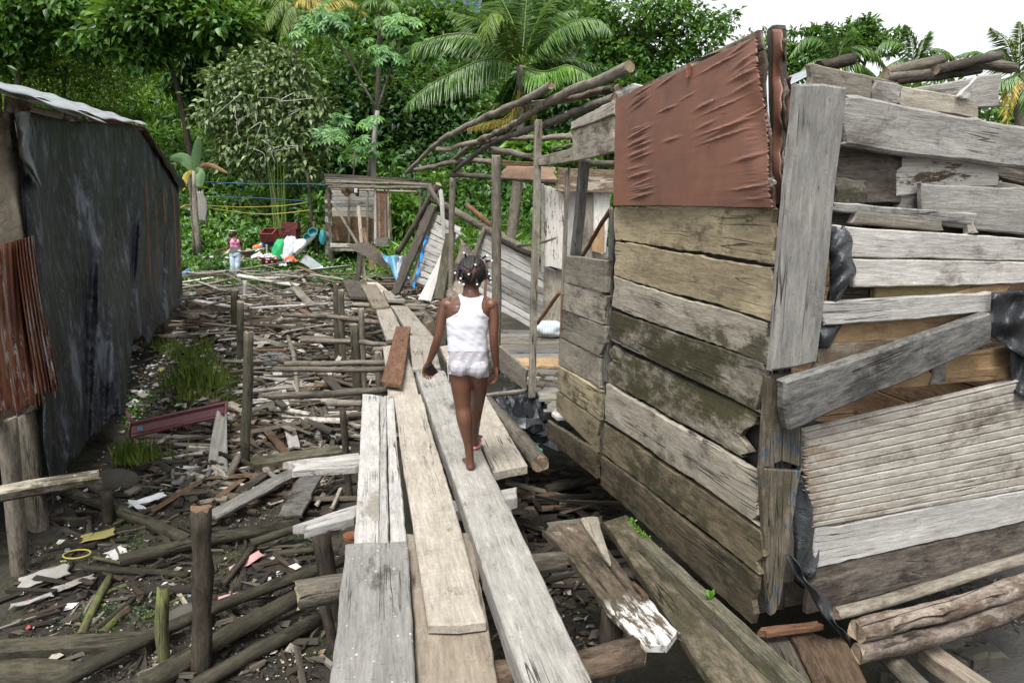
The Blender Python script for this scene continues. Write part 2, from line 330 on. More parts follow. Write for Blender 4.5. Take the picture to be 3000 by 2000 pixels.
# red-brown painted plywood
s = NT('redpanel')
a = s.noise(2.4, 6, .65, st=(1, 1, 1)); b = s.noise(1, 3, .6, st=(2, 40, 40)); sc = s.noise(1, 4, .6, st=(26, 3, 3), dist=.5)
c = s.mix(s.mr(a, .38, .68), (.185, .086, .058), (.105, .053, .039)); c = s.mix(s.mr(s.noise(5, 6, .7), .58, .75, 0, .6), c, (.10, .055, .042))
c = s.mix(s.mr(b, .62, .8, 0, .2), c, (.30, .16, .11)); c = s.mix(s.mr(s.noise(14, 6, .8), .70, .76, 0, .7), c, (.42, .30, .22))
s.bsdf(c, s.mr(a, .3, .7, .42, .62), s.math('ADD', b, s.math('MULTIPLY', s.noise(30, 3), .5)), .12, .006, .4)
# metals
s = NT('zinc'); a = s.noise(3, 6, .7); c = s.mix(s.mr(a, .35, .7), (.36, .39, .40), (.24, .265, .275)); c = s.mix(s.mr(s.noise(7, 6, .75), .64, .78, 0, .6), c, (.26, .13, .07)); s.bsdf(c, .45, s.noise(20, 3), .1, .01, .5, .35)
s = NT('rust'); a = s.noise(5, 8, .75, st=(1, 1, .18)); c = s.ramp(a, [(.28, (.050, .020, .013)), (.44, (.12, .042, .024)), (.55, (.20, .078, .038)), (.64, (.09, .034, .021)), (.75, (.26, .14, .08))])
c = s.mix(s.mr(s.noise(3.6, 8, .76, st=(1.8, 1.8, .22)), .53, .58, 0, .85), c, (.38, .37, .36)); c = s.mix(s.mr(s.noise(26, 4, .8), .58, .72, 0, .5), c, (.07, .03, .02)); s.bsdf(c, .75, s.noise(40, 4), .25, .006, .3)
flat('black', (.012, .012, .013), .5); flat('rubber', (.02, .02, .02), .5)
flat('maroon', (.13, .045, .05), .5); flat('pinkpl', (.42, .25, .25), .6); flat('foam', (.52, .52, .50), .6); flat('yellowp', (.34, .30, .11), .5, dirt=.5)
flat('bluecloth', (.05, .20, .36), .8, c2=(.22, .42, .52), noise=3); flat('bluetarp', (.02, .24, .60), .5); flat('whitesack', (.56, .58, .60), .7, c2=(.36, .39, .42), bs=.5)
flat('greensack', (.02, .36, .12), .7, bs=.4); flat('cratered', (.17, .035, .030), .5); flat('cratebrown', (.12, .030, .026), .5); flat('crateblue', (.015, .07, .22), .5); flat('basin', (.36, .06, .03), .45)
flat('orangep', (.75, .17, .06), .5); flat('tealnet', (.03, .22, .26), .6); flat('greenball', (.10, .38, .26), .5); flat('greyplastic', (.15, .16, .165), .6, bs=.5); flat('ropey', (.42, .36, .08), .8); flat('wireb', (.03, .10, .22), .6)
flat('housewall', (.62, .64, .66), .8); flat('houseblue', (.16, .33, .48), .6); flat('stone', (.07, .066, .052), .9, bs=.5); flat('stripe', (.45, .5, .52), .8)
flat('bluepaint', (.025, .08, .16), .7, dirt=.5, noise=20)
flat('redpaint', (.42, .05, .025), .5); flat('cloth', (.30, .29, .26), .9, bs=.5); flat('glass', (.05, .06, .07), .15)
s = NT('sack2'); w = s.n('ShaderNodeTexWave'); s.l(s.tc.outputs['Object'], w.inputs[0]); w.inputs['Scale'].default_value = 16; w.inputs['Distortion'].default_value = 2.; s.bsdf(s.mix(w.outputs['Fac'], (.30, .36, .38), (.62, .66, .66)), .8, w.outputs['Fac'], .4, .01)
# mud
s = NT('mud'); p = s.tc.outputs['Object']; nA = s.noise(1.1, 6, .65, p); nB = s.noise(9, 6, .7, p); nC = s.noise(45, 4, .7, p)
c = s.ramp(nA, [(.3, (.014, .0115, .0085)), (.5, (.028, .024, .0175)), (.68, (.052, .046, .034))]); c = s.mix(s.mr(nB, .5, .75, 0, .6), c, (.024, .023, .011)); c = s.mix(s.mr(s.noise(2.3, 6, .7, p), .54, .66, 0, .6), c, (.045, .055, .016))
sx = s.n('ShaderNodeSeparateXYZ'); s.l(p, sx.inputs[0])
rt = s.math('MULTIPLY', s.mr(sx.outputs[0], 1.6, 2.6), s.mr(sx.outputs[1], 7, 5)); c = s.mix(rt, c, s.mix(nB, (.026, .025, .022), (.06, .058, .053)))
gr = s.mr(sx.outputs[1], 20, 25); c = s.mix(gr, c, s.mix(nB, (.03, .045, .012), (.06, .085, .02)))
s.bsdf(c, s.mr(nB, .3, .7, .5, .9), s.math('ADD', nB, s.math('MULTIPLY', nC, .5)), .8, .04, .35)
def leaf(name, stops, clump=.9, trans=.36, rough=.42, ns=.8):
    s = NT(name); g = s.n('ShaderNodeNewGeometry'); r = g.outputs['Random Per Island']; nz = s.noise(ns, 3, .6, s.tc.outputs['Object'])
    f = s.math('ADD', s.math('MULTIPLY', r, .55), s.math('MULTIPLY', s.mr(nz, .3, .7), .45)); c = s.ramp(f, stops)
    p = s.bsdf(c, rough, spec=.5, out=False); t = s.n('ShaderNodeBsdfTranslucent'); s.l(s.mix(.5, c, (.16, .25, .02), 'MIX'), t.inputs[0])
    mx = s.n('ShaderNodeMixShader'); mx.inputs[0].default_value = trans; s.l(p.outputs[0], mx.inputs[1]); s.l(t.outputs[0], mx.inputs[2]); s.l(mx.outputs[0], s.out.inputs[0])
leaf('lf_dark', [(.1, (.010, .040, .010)), (.5, (.028, .092, .018)), (.88, (.075, .175, .038)), (1, (.15, .24, .05))])
leaf('lf_mid', [(.1, (0.015, 0.058, 0.009)), (.42, (0.041, 0.129, 0.018)), (.75, (0.112, 0.241, 0.034)), (.94, (0.206, 0.318, 0.052)), (1, (0.361, 0.327, 0.077))])
leaf('lf_bright', [(.1, (0.030, 0.099, 0.010)), (.5, (0.085, 0.224, 0.021)), (.9, (0.200, 0.354, 0.043))])
leaf('lf_grey', [(.1, (0.063, 0.112, 0.039)), (.5, (0.135, 0.202, 0.073)), (.85, (0.225, 0.290, 0.112)), (1, (0.324, 0.281, 0.095))], trans=.2)
leaf('lf_cec', [(.1, (0.044, 0.137, 0.042)), (.6, (0.119, 0.280, 0.078)), (1, (0.250, 0.429, 0.084))])
leaf('lf_palm', [(.1, (0.037, 0.104, 0.030)), (.5, (0.100, 0.208, 0.054)), (.9, (0.237, 0.364, 0.102))], rough=.35)
leaf('lf_palmy', [(.1, (0.200, 0.169, 0.024)), (.5, (0.400, 0.325, 0.048)), (.9, (0.600, 0.494, 0.096))])
leaf('lf_olive', [(.1, (0.056, 0.117, 0.014)), (.5, (0.125, 0.215, 0.030)), (.9, (0.237, 0.332, 0.054))])
leaf('lf_grass', [(.1, (0.088, 0.144, 0.024)), (.45, (0.176, 0.264, 0.048)), (.75, (0.320, 0.368, 0.096)), (1, (0.440, 0.400, 0.208))], trans=.5)
leaf('lf_ban', [(.1, (.030, .075, .022)), (.6, (.055, .120, .035)), (1, (.10, .17, .05))], trans=.08, rough=.6, ns=6.); leaf('lf_dead', [(.1, (.09, .045, .015)), (.6, (.19, .095, .03)), (1, (.20, .15, .06))], trans=.1)
leaf('lf_weed', [(.1, (.03, .06, .015)), (.9, (.07, .12, .03))])
leaf('lf_moss', [(.1, (.06, .13, .01)), (.6, (.12, .26, .02)), (1, (.2, .36, .03))])
s = NT('shells'); g = s.n('ShaderNodeNewGeometry'); c = s.ramp(g.outputs['Random Per Island'], [(0, (.17, .15, .115)), (.35, (.30, .27, .215)), (.65, (.48, .45, .38)), (.85, (.24, .18, .115))], 'CONSTANT'); s.bsdf(c, .7)
s = NT('scraps'); g = s.n('ShaderNodeNewGeometry'); c = s.ramp(g.outputs['Random Per Island'], [(0, (.50, .50, .47)), (.2, (.30, .28, .23)), (.42, (.04, .04, .04)), (.60, (.22, .30, .35)), (.635, (.30, .05, .04)), (.65, (.46, .46, .43)), (.76, (.32, .29, .11)), (.78, (.34, .22, .21)), (.80, (.12, .09, .065)), (.93, (.07, .15, .08)), (.95, (.42, .19, .09)), (.96, (.48, .50, .52))], 'CONSTANT'); c = s.mix(s.mr(s.noise(22, 5), .45, .6, 0, .7), c, (.08, .07, .05)); s.bsdf(c, .55)
s = NT('sticks'); g = s.n('ShaderNodeNewGeometry'); c = s.ramp(g.outputs['Random Per Island'], [(0, (.045, .037, .028)), (.25, (.10, .085, .065)), (.45, (.19, .165, .13)), (.62, (.30, .27, .225)), (.76, (.44, .41, .36)), (.86, (.14, .085, .05)), (.93, (.07, .065, .04))], 'CONSTANT'); c = s.mix(s.mr(s.noise(14, 7, .75), .45, .65, 0, .8), c, (.05, .042, .032)); s.bsdf(c, .85, s.noise(60, 4), .5, .005)
s = NT('chips'); g = s.n('ShaderNodeNewGeometry'); c = s.ramp(g.outputs['Random Per Island'], [(0, (.018, .015, .011)), (.4, (.035, .030, .022)), (.68, (.07, .06, .047)), (.86, (.15, .135, .11)), (.91, (.04, .026, .018))], 'CONSTANT'); s.bsdf(c, .85)
# ---------------------------------------------------------------- ground
def build_ground():
    xs = np.concatenate([np.linspace(-140, -12, 40), np.arange(-11.5, -6.1, .5), np.arange(-6, 4.6, .07), np.arange(5, 12, .5), np.linspace(13, 140, 40)])
    ys = np.concatenate([np.linspace(-30, -1, 12), np.arange(-.5, 2.4, .3), np.arange(2.6, 11, .07), np.arange(11.2, 22, .22), np.arange(22.5, 62, .8), np.linspace(65, 260, 30)])
    X, Y = np.meshgrid(xs, ys, indexing='ij'); Z = ground_z(X, Y)
    Z = Z+0.36*sstep(1.35, 2.1, X)*(1-sstep(5, 7, Y))
    n, m = X.shape; idx = np.arange(n*m).reshape(n, m)
    f = np.stack([idx[:-1, :-1].ravel(), idx[1:, :-1].ravel(), idx[1:, 1:].ravel(), idx[:-1, 1:].ravel()], 1)
    o = put('ground', np.stack([X, Y, Z], -1).reshape(-1, 3), f.tolist(), M_['mud'], smooth=True); tag(o, kind='structure')
build_ground()
def Q(pts, f): return [f(*p[:2], *( [p[2]] if len(p) > 2 else [])) for p in pts]
def qz(pts, z): return [atZ(p[0], p[1], p[2] if len(p) > 2 else z) for p in pts]
# ---------------------------------------------------------------- walkway: loose planks laid end over end
PLANKS = 'planks of the raised walkway'
def wp(label, pts, z, t, mat, **k):
    return tag(slab('walkway_plank', qz(pts, z), t, M_[mat], n=V((0, 0, 1)), **k), label, 'plank', PLANKS)
wp('grey walkway plank spotted with white paint drops, nearest the viewer on the left', [(1013, 1594), (962, 2090), (1222, 2090), (1193, 1583)], .055, .035, 'silverspot', rag=.004, bev=.006)
wp('white bleached plank ending under the grey paint spotted plank', [(1064, 1154), (1035, 1660), (1108, 1660), (1112, 1156)], .008, .04, 'white')
wp('narrow split white strip between the bleached plank and the long tan plank', [(1113, 1157), (1111, 1660), (1136, 1660), (1130, 1158)], .006, .04, 'white', rag=.02)
wp('thin white plank touching the left edge of the long tan plank', [(1131, 1158), (1146, 1660), (1199, 1660), (1152, 1158)], .007, .04, 'white')
wp('long pale tan plank with a dark knot and a nailed sawn end', [(1151, 1156), (1255, 1832), (1428, 1818), (1232, 1154)], .05, .04, 'pale', bev=.006, seed=21)
wp('brown fibrous plank running under the sawn end of the tan plank', [(1192, 1560), (1229, 2090), (1476, 2090), (1385, 1560)], .0, .045, 'tan', rag=.02)
wp('thick grey beam the girl steps on', [(1217, 1085), (1574, 2090), (1784, 2090), (1303, 1085)], .075, .11, 'silver', bev=.008, jit=.006, seed=22)
wp('cracked cream plank on the right of the grey beam, beside the girl', [(1288, 1012), (1443, 1380), (1546, 1363), (1335, 1009)], .03, .055, 'pale', bev=.005)
wp('short cream plank laid over the far end of the grey beam', [(1200, 984), (1209, 1081), (1291, 1076), (1268, 984)], .10, .028, 'pale')
wp('red brown plank thrown askew over the walkway', [(1162, 953, .12), (1116, 1118, .09), (1177, 1127, .09), (1202, 957, .12)], .1, .035, 'redw')
wp('tan plank mostly covered by the red brown plank', [(1121, 1012), (1139, 1165), (1231, 1165), (1190, 1012)], .018, .04, 'pale')
wp('cream plank ending beside the top of the red brown plank', [(1098, 896), (1133, 996), (1188, 984), (1144, 897)], .065, .05, 'pale')
wp('yellowish new plank in the middle of the far walkway', [(1056, 832), (1093, 901), (1142, 896), (1102, 833)], .10, .04, 'tan')
wp('long cream plank on the right of the far walkway', [(1139, 884), (1200, 984), (1269, 984), (1186, 886)], .03, .05, 'pale')
wp('pale plank running to the far end of the walkway', [(1073, 826), (1136, 884), (1176, 884), (1106, 826)], .05, .045, 'pale')
wp('short pale board lying on top of the far right plank', [(1121, 850), (1136, 876), (1186, 877), (1158, 852)], .13, .05, 'pale')
wp('dark grey plank at the far left end of the walkway', [(1001, 819), (1024, 867), (1077, 869), (1037, 822)], .06, .05, 'dark')
wp('narrow dark plank between the dark grey and the yellowish plank', [(1037, 822), (1072, 862), (1084, 862), (1072, 824)], .045, .05, 'dark')
# bearers and supports under the walkway
BE = 'round bearers under the walkway'
def wl(name, label, cat, pts, z, r, mat, group=None, r1=None, **k):
    P = [atZ(p[0], p[1], p[2] if len(p) > 2 else z) for p in pts]
    return tag(pole(name, P, r, M_[mat], r1=r1, **k), label, cat, group)
wl('bearer_log', 'peeling grey log poking out right of the thick beam, nearest the viewer', 'log', [(1430, 1985, -.1), (1700, 1955, -.1), (1868, 1908, -.1)], -.1, .06, 'logburn', BE, seg=14)
wl('bearer_log', 'log with a round knot poking out right of the beam behind the rotten ledge plank', 'log', [(1150, 1700, -.1), (1400, 1668, -.1), (1652, 1643, -.1)], -.1, .052, 'loggrey', BE, seg=14)
wl('bearer_log', 'cut log end sticking out left under the grey paint spotted plank', 'log', [(868, 1742, -.06), (1060, 1708, -.06), (1250, 1690, -.07)], -.06, .062, 'loggrey', BE, seg=14)
tag(slab('bearer_beam', qz([(1300, 1470), (1515, 1428), (1515, 1455), (1300, 1500)], -.06), .07, M_['white'], n=V((0, 0, 1))), 'short squared white beam end right of the thick beam', 'beam', BE)
tag(slab('bearer_beam', qz([(852, 1350), (1062, 1322), (1062, 1362), (858, 1378)], -.05), .05, M_['bleach'], n=V((0, 0, 1)), rag=.03), 'white plank stub with blue dabs jutting left of the bleached plank', 'beam', BE)
tag(slab('bearer_beam', qz([(878, 1528), (1040, 1474), (1040, 1512), (900, 1550)], -.05), .05, M_['white'], n=V((0, 0, 1)), rag=.04), 'jagged white beam end beside the rusted disc below the planks', 'beam', BE)
for lab, pts, r, m in (
    ('long dark pole jutting far left from the far walkway', [(826, 922), (975, 930), (1116, 946)], .055, 'loggrey'),
    ('smooth pale pole jutting left below the cream plank end', [(882, 997), (1010, 1002), (1146, 1010)], .05, 'logpale'),
    ('upper of two pale poles lying together left of the red plank', [(834, 1066), (980, 1062), (1130, 1062)], .048, 'logpale'),
    ('lower grey pole of the pair left of the red plank', [(800, 1083), (960, 1082), (1130, 1081)], .045, 'loggrey'),
    ('thick grey pole jutting left below the foot of the red plank', [(797, 1161), (980, 1150), (1140, 1142)], .055, 'loggrey'),
    ('short pinkish pole stub left of the bleached plank end', [(957, 1180), (1060, 1181)], .042, 'logpale'),
    ('grey crosspiece under the yellowish plank', [(1004, 876), (1080, 879)], .05, 'loggrey'),
    ('stacked round crosspiece below the yellowish plank', [(1034, 892), (1096, 896)], .06, 'logpale'),
    ('crosspiece stub right of the far cream plank', [(1190, 902), (1247, 906)], .05, 'logpale'),
    ('knotty grey crosspiece right of the long cream plank', [(1195, 921), (1240, 922)], .06, 'loggrey'),
    ('pale crosspiece left of the cream plank end', [(1092, 1024), (1125, 1022)], .05, 'logpale'),
    ('thin pole running right from under the girl to the doorway post', [(1395, 1163), (1536, 1146)], .035, 'logpale')):
    wl('bearer_log', lab, 'log', pts, -.06, r*.64, m, BE)
def post_px(name, label, cat, top, base, Y, wpx, mat, group=None, parent=None, square=False, r1=None, sink=.15, **k):
    a = atY(base[0], base[1], Y); b = atY(top[0], top[1], Y); a = a-(b-a).normalized()*sink
    r = wpx/2/F*Y
    if square: o = plank(name, a, b, 2*r, 2*r*.9, M_[mat], parent, up=V((-.283, -1, 0)), bev=.008, **k)
    else: o = pole(name, [a, lerp(a, b, .5)+V((R.uniform(-1, 1)*r*.3, 0, 0)), b], r*1.05, M_[mat], parent, r1=r1 or r*.95, seg=12, **k)
    return tag(o, label, cat, group) if label else o
def groundY(px, py): return atG(px, py).y
SUP = 'stilts under the walkway'
for lab, top, bx, w, m in (('rotted dark stilt left of the grey paint spotted plank, topped by a rusted disc', (940, 1560, 4.3), 938, 56, 'logdark'),
    ('slim dark stilt leaning below the cut log end', (945, 1760, 3.75), 968, 34, 'logdark'), ('pointed dark stilt beside the bleached plank', (1003, 1200, 6.2), 1003, 22, 'logdark'),
    ('grey stilt under the smooth pale pole', (1038, 950, 8.4), 1040, 26, 'mossy'), ('broad stilt beneath the far dark grey plank', (985, 832, 10.6), 985, 17, 'dark'),
    ('second broad stilt beneath the far dark grey plank', (1000, 850, 10.2), 1000, 20, 'mossy'), ('pale stilt under the stacked crosspiece', (1058, 905, 9.3), 1060, 18, 'loggrey'), ('stilt under the pair of pale poles', (1108, 1030, 7.4), 1108, 24, 'loggrey'), ('slanting stilt in the dark under the beam', (1360, 1560, 4.1), 1340, 40, 'logdark'), ('dark stilt under the rotten ledge plank', (1800, 1760, 3.2), 1800, 80, 'logdark')):
    Y = top[2]; b = atY(bx, 1000, Y); a = V((b.x, Y, gz(b.x, Y)-.15)); tp = atY(top[0], top[1], Y)
    tag(pole('stilt', [a, tp], w/2/F*Y, M_[m], seg=10), lab, 'post', SUP)
# ---------------------------------------------------------------- right shack
PA = Plane((1.122, 2.905, 0), (-1, -.283, 0)); PB = Plane((1.19, 2.93, 0), (.35, -1, 0)); nA = PA.n; nB = PB.n
SH = thing('shack', 'weathered plank shack with a red brown plywood panel on the right of the walkway', 'shack', (1.3, 3.2, -.45))
def shrink(P, d=.0045):
    a, b, c, e = P; u1 = (e-a).normalized()*d; u2 = (c-b).normalized()*d; return [a+u1, b+u2, c-u2, e-u1]
def wa(pts, mat, off=0, t=.028, **k): k.setdefault('bev', .004); k.setdefault('jit', .008); k.setdefault('cell', .04); return slab(k.pop('name', 'wall_board'), shrink([PA(x, y, off) for x, y in pts]), t, M_[mat], SH, n=nA, **k)
def wb(pts, mat, off=0, t=.03, **k): return slab(k.pop('name', 'wall_board'), [PB(x, y, off) for x, y in pts], t, M_[mat], SH, n=nB, **k)
wa([(1802, 607), (2268, 612), (2262, 776), (1801, 706)], 'wall', .0, seed=31)
wa([(1802, 708), (2262, 779), (2258, 942), (1799, 808)], 'wall', .007, seed=32, rag=.012)
wa([(1798, 810), (2246, 938), (2243, 1066), (1791, 902)], 'wallgrey', .003, seed=33)
wa([(1789, 905), (2236, 1066), (2222, 1210), (1784, 998)], 'wallmoss', .012, seed=34, rag=.018)
wa([(1788, 1011), (2206, 1203), (2180, 1346), (1773, 1117)], 'wallmoss', .002, seed=35, rag=.035)
wa([(1776, 1120), (2224, 1379), (2215, 1539), (1768, 1234)], 'wallgrey', .014, seed=36, bev=.008)
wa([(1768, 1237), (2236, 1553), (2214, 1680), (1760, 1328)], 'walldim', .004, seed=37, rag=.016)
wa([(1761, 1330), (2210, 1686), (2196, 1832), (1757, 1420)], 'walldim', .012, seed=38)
wa([(1800, 612), (2280, 616), (2215, 1800), (1765, 1400)], 'black', -.034, .01, name='dark_backing', cell=.3)  # black sheet added behind the boards so their gaps look shaded
# red brown plywood sheet, buckled
def wr(U, Vv):
    z = np.zeros_like(U); rs = np.random.RandomState(3)
    for i in range(58):
        g = (0, 0, 0, 1, 2)[i % 5]; cu, su = ((.235, .06), (.93, .07), (.80, .10))[g]
        if g == 2 and rs.rand() < .55: cu = rs.uniform(.45, .8); su = .05
        cv = rs.rand(); cu = cu+rs.randn()*.012; sv = rs.uniform(.006, .013); sl = rs.uniform(-.34, -.10)
        z = z+rs.uniform(.3, 1.)*np.exp(-((U-cu)/su)**2-((Vv-cv-sl*(U-cu))/sv)**2)
    return .0095*np.minimum(z, 1.3)+.004*np.sin(U*7+1)+.012*np.exp(-((U-.97)/.05)**2)*np.sin(Vv*9)
RP = slab('plywood_panel', [PA(x, y, .035) for x, y in ((1805, 291), (2218, 108), (2266, 610), (1797, 601))], .006, M_['redpanel'], SH, n=nA, cell=.012, jit=.003, rag=.005, fn=wr, nvmin=120, bev=.002, seed=41, warp=0); RP['label'] = 'buckled red brown painted plywood sheet'
slab('plywood_backing', [PA(x, y, .020) for x, y in ((1806, 286), (2231, 84), (2270, 613), (1798, 604))], .010, M_['rot'], SH, n=nA, jit=.004, rag=.012, seed=42)
slab('torn_veneer', [PA(x, y, .043) for x, y in ((2205, 545), (2264, 520), (2266, 545), (2205, 552))], .002, M_['pale'], SH, n=nA, rag=.01)
hg = MB(); a = PA(2018, 185, .044); M = frame(PA(2019, 207, .043), V((0, 0, 1)), nA)
hg.box((0, 0, 0), (.06, .016, .006), M); hg.tube([M@V((-.03, .011, .004)), M@V((.03, .011, .004))], .005); hg.build('hinge', [M_['rust']], SH)
for x, y in ((2090, 293), (2075, 425), (1955, 255), (2110, 640), (2120, 330)):
    mb = MB(); p = PA(x, y, .04); mb.tube([p, p+nA*.012+V((0, -.004, -.004))], .0035, 6); mb.build('nail', [M_['rust']], SH)
# peeled ply layers at the corner, seen end on
CX = PA(2290, 340, -.10)
for i, (x0, x1, y0, y1, off, m) in enumerate(((2262, 2288, 86, 606, -.06, 'redpanel'), (2272, 2300, 112, 610, -.10, 'rot'), (2290, 2318, 225, 600, -.13, 'redpanel'))):
    def lay(u, v, x0=x0, x1=x1, y0=y0, y1=y1, off=off, i=i):
        rr = .5*math.sin(v*23+i*2)+.5*math.sin(v*61+i); x = lerp(x0, x1, u)+u*rr*5; y = lerp(y0, y1, v)
        return PA(x, y, off+.02*math.sin(v*17+i)*u)
    sheet('peeled_layer', lay, 5, 50, M_[m], SH, t=.004)
slab('plywood_backing', [PA(x, y, -.10) for x, y in ((2255, 112), (2288, 80), (2297, 606), (2262, 606))], .008, M_['rot'], SH, n=nA, rag=.014)
plank('frame_post', PA(2283, 1700, -.11), PA(2255, 95, -.03)+V((.02, .05, .04)), .06, .05, M_['dark'], SH, up=nA)
# corner boards
wb([(2344, 239), (2266, 1086), (2398, 1070), (2484, 254)], 'cornerw', .055, .04, bev=.01, name='corner_board', seed=43, rag=.006)['label'] = 'broad upright pale grey corner board'
wb([(2250, 1098), (2233, 1378), (2350, 1372), (2346, 1090)], 'blue', .03, .03, name='corner_board', seed=44)['label'] = 'upper half of the dark upright board flecked with blue paint'
wb([(2233, 1378), (2262, 1815), (2284, 1790), (2350, 1372)], 'blue', .0305, .03, name='corner_board', seed=45, rag=.02)
# black plastic between the walls
def pl1(u, v): return PB(2284-12*v+u*(22+8*math.sin(v*9)), 605+v*1180, .004+.02*math.sin(v*14+u*3))
sheet('plastic_strip', pl1, 4, 40, M_['plastic'], SH)
# wall facing the viewer on the right
wb([(2374, 186), (2640, 245), (2637, 309), (2372, 262)], 'wallgrey', -.09, name='wall_board', seed=51)
wb([(2566, 232), (2641, 250), (2639, 306), (2566, 300)], 'bleach', -.075, t=.012, seed=511)
wb([(2600, 243), (2862, 296), (2862, 350), (2600, 312)], 'wallgrey', -.12, seed=52)
wb([(2640, 262), (2938, 212), (2924, 312), (2640, 330)], 'silver', -.20, seed=53)
wb([(2480, 275), (3040, 378), (3040, 497), (2464, 429)], 'bleach', .03, .05, bev=.012, seed=54, jit=.009)
wb([(2440, 425), (2640, 452), (2637, 596), (2440, 596)], 'wetgrey', -.05, seed=55)
wb([(2628, 452), (2928, 487), (2926, 545), (2626, 576)], 'peel', -.045, seed=56)
wb([(2440, 520), (2535, 530), (2535, 600), (2440, 600)], 'wallgrey', -.03, seed=57, rag=.02)
wb([(2626, 560), (2705, 568), (2705, 640), (2626, 640)], 'silver', -.055, seed=571)
wb([(2701, 539), (3040, 549), (3040, 696), (2706, 655)], 'bleach', .01, seed=58, bev=.008)
wb([(2440, 594), (2860, 626), (2856, 660), (2436, 620)], 'white', .028, seed=59)
wb([(2502, 618), (2760, 640), (2757, 678), (2506, 656)], 'pale', .024, seed=60)
wb([(2838, 626), (2862, 628), (2862, 686), (2838, 684)], 'pale', .022, seed=61)
wb([(2438, 618), (2600, 630), (2600, 670), (2438, 660)], 'dark', -.07, seed=611)
wb([(2700, 640), (3040, 660), (3040, 720), (2700, 700)], 'dark', -.06, seed=612)
wb([(2439, 660), (3040, 698), (3040, 765), (2470, 752)], 'bleach', .012, seed=62)
wb([(2490, 757), (3040, 767), (3040, 829), (2500, 841)], 'bleach', .0125, seed=63)
wb([(2440, 836), (2600, 838), (2590, 900), (2430, 900)], 'dark', -.06, seed=64)
wb([(2570, 836), (2890, 828), (2880, 905), (2560, 930)], 'olivew', -.02, seed=65)
wb([(2740, 868), (2960, 822), (2960, 850), (2770, 905)], 'orange', .0, seed=651)
wb([(2410, 955), (2920, 905), (2925, 950), (2550, 1012), (2400, 1080)][:2]+[(2920, 990), (2400, 1010)], 'orange', .0, seed=66)
wb([(2400, 1005), (2740, 985), (2700, 1075), (2380, 1120)], 'tan', .006, seed=67)
wb([(2690, 1060), (2972, 1015), (2972, 1088), (2600, 1120)], 'orange', -.015, seed=68)
wb([(2600, 1104), (2972, 1068), (2972, 1110), (2560, 1140)], 'orange', -.005, seed=69)
wb([(2738, 1070), (2774, 1064), (2772, 1125), (2734, 1130)], 'silver', .012, name='wall_stud')
wb([(2410, 884), (2908, 858), (2910, 917), (2410, 955)], 'white', .045, .03, name='batten', seed=70)['label'] = 'pale grey rail nailed across the wall'
wb([(2292, 1122), (2906, 914), (2912, 1004), (2318, 1264)], 'brace', .10, .045, name='brace', bev=.01, seed=71)['label'] = 'dark diagonal brace board'
def groove(U, Vv):
    x = (Vv*13+.15) % 1.0; return -.011*np.exp(-((x-.5)/.07)**2)
slab('grooved_panel', [PB(x, y, .016) for x, y in ((2352, 1262), (3040, 1100), (3040, 1426), (2382, 1546))], .03, M_['groovew'], SH, n=nB, fn=groove, nvmin=230, cell=.08, jit=.001, warp=.001, seed=72)
wb([(2382, 1548), (3040, 1424), (3040, 1516), (2391, 1668)], 'white', .010, seed=73, jit=.008)
wb([(2370, 1672), (3040, 1518), (3040, 1625), (2370, 1800)], 'wetgrey', .0, seed=74, rag=.02)
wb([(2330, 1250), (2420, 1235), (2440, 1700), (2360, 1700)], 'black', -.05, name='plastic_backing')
def bulge(u, v):
    y = 662+v*232; w = 62*math.sin(math.pi*min(1, .12+v*.86))**.6*(1+.12*math.sin(v*13)); return PB(2430+u*w*1.2, y, .02+.06*math.sin(u*2.6)*math.sin(v*3.1)+.012*math.sin(v*23+u*7))
sheet('plastic_bulge', bulge, 10, 22, M_['plastic'], SH)
sheet('plastic_bulge', lambda u, v: PB(2398+u*(70-40*v), 950+v*70, .02+.03*math.sin(u*3)*math.sin(v*3)), 6, 8, M_['plastic'], SH)
def dr(u, v):
    y0 = 858; y1 = 980+70*u if v < .5 else 0; yb = lerp(985, 1075, u); y = lerp(856-6*u, yb, v); return PB(2904+u*140, y, .06+.035*math.sin(u*9+v*4)+.025*math.sin(v*11+u*5))
sheet('plastic_drape', dr, 18, 14, M_['plastic'], SH)
sheet('plastic_drape', lambda u, v: PB(2962+u*90, 1000+v*(200-60*(1-u)), .03+.03*math.sin(u*8+v*5)), 8, 12, M_['plastic'], SH)
sheet('plastic_strip', lambda u, v: PB(2318+v*20+u*(28+42*math.sin(v*2.6)), 1400+v*290, .008+.015*math.sin(u*6+v*9)), 6, 16, M_['plastic'], SH)
def tail(u, v): return PB(2300+v*150+40*v*v+u*(16+30*math.sin(v*3.0)**2+9*math.sin(v*17)), 1625+v*270+u*34*v*math.sin(v*3)+6*math.sin(v*13), .07+.05*math.sin(v*3)+.022*math.sin(u*6+v*11)+.012*math.sin(v*23))
sheet('plastic_tail', tail, 8, 30, M_['plastic'], SH)
for y0, y1, y2, y3, m in ((330, 440, 560, 400, 'wetgrey'), (420, 560, 640, 540, 'wallgrey'), (540, 640, 720, 640, 'wetgrey'), (640, 730, 800, 760, 'brown')): wb([(2420, y0), (3080, y1), (3080, y2), (2420, y3)], m, -.13, name='inner_board')
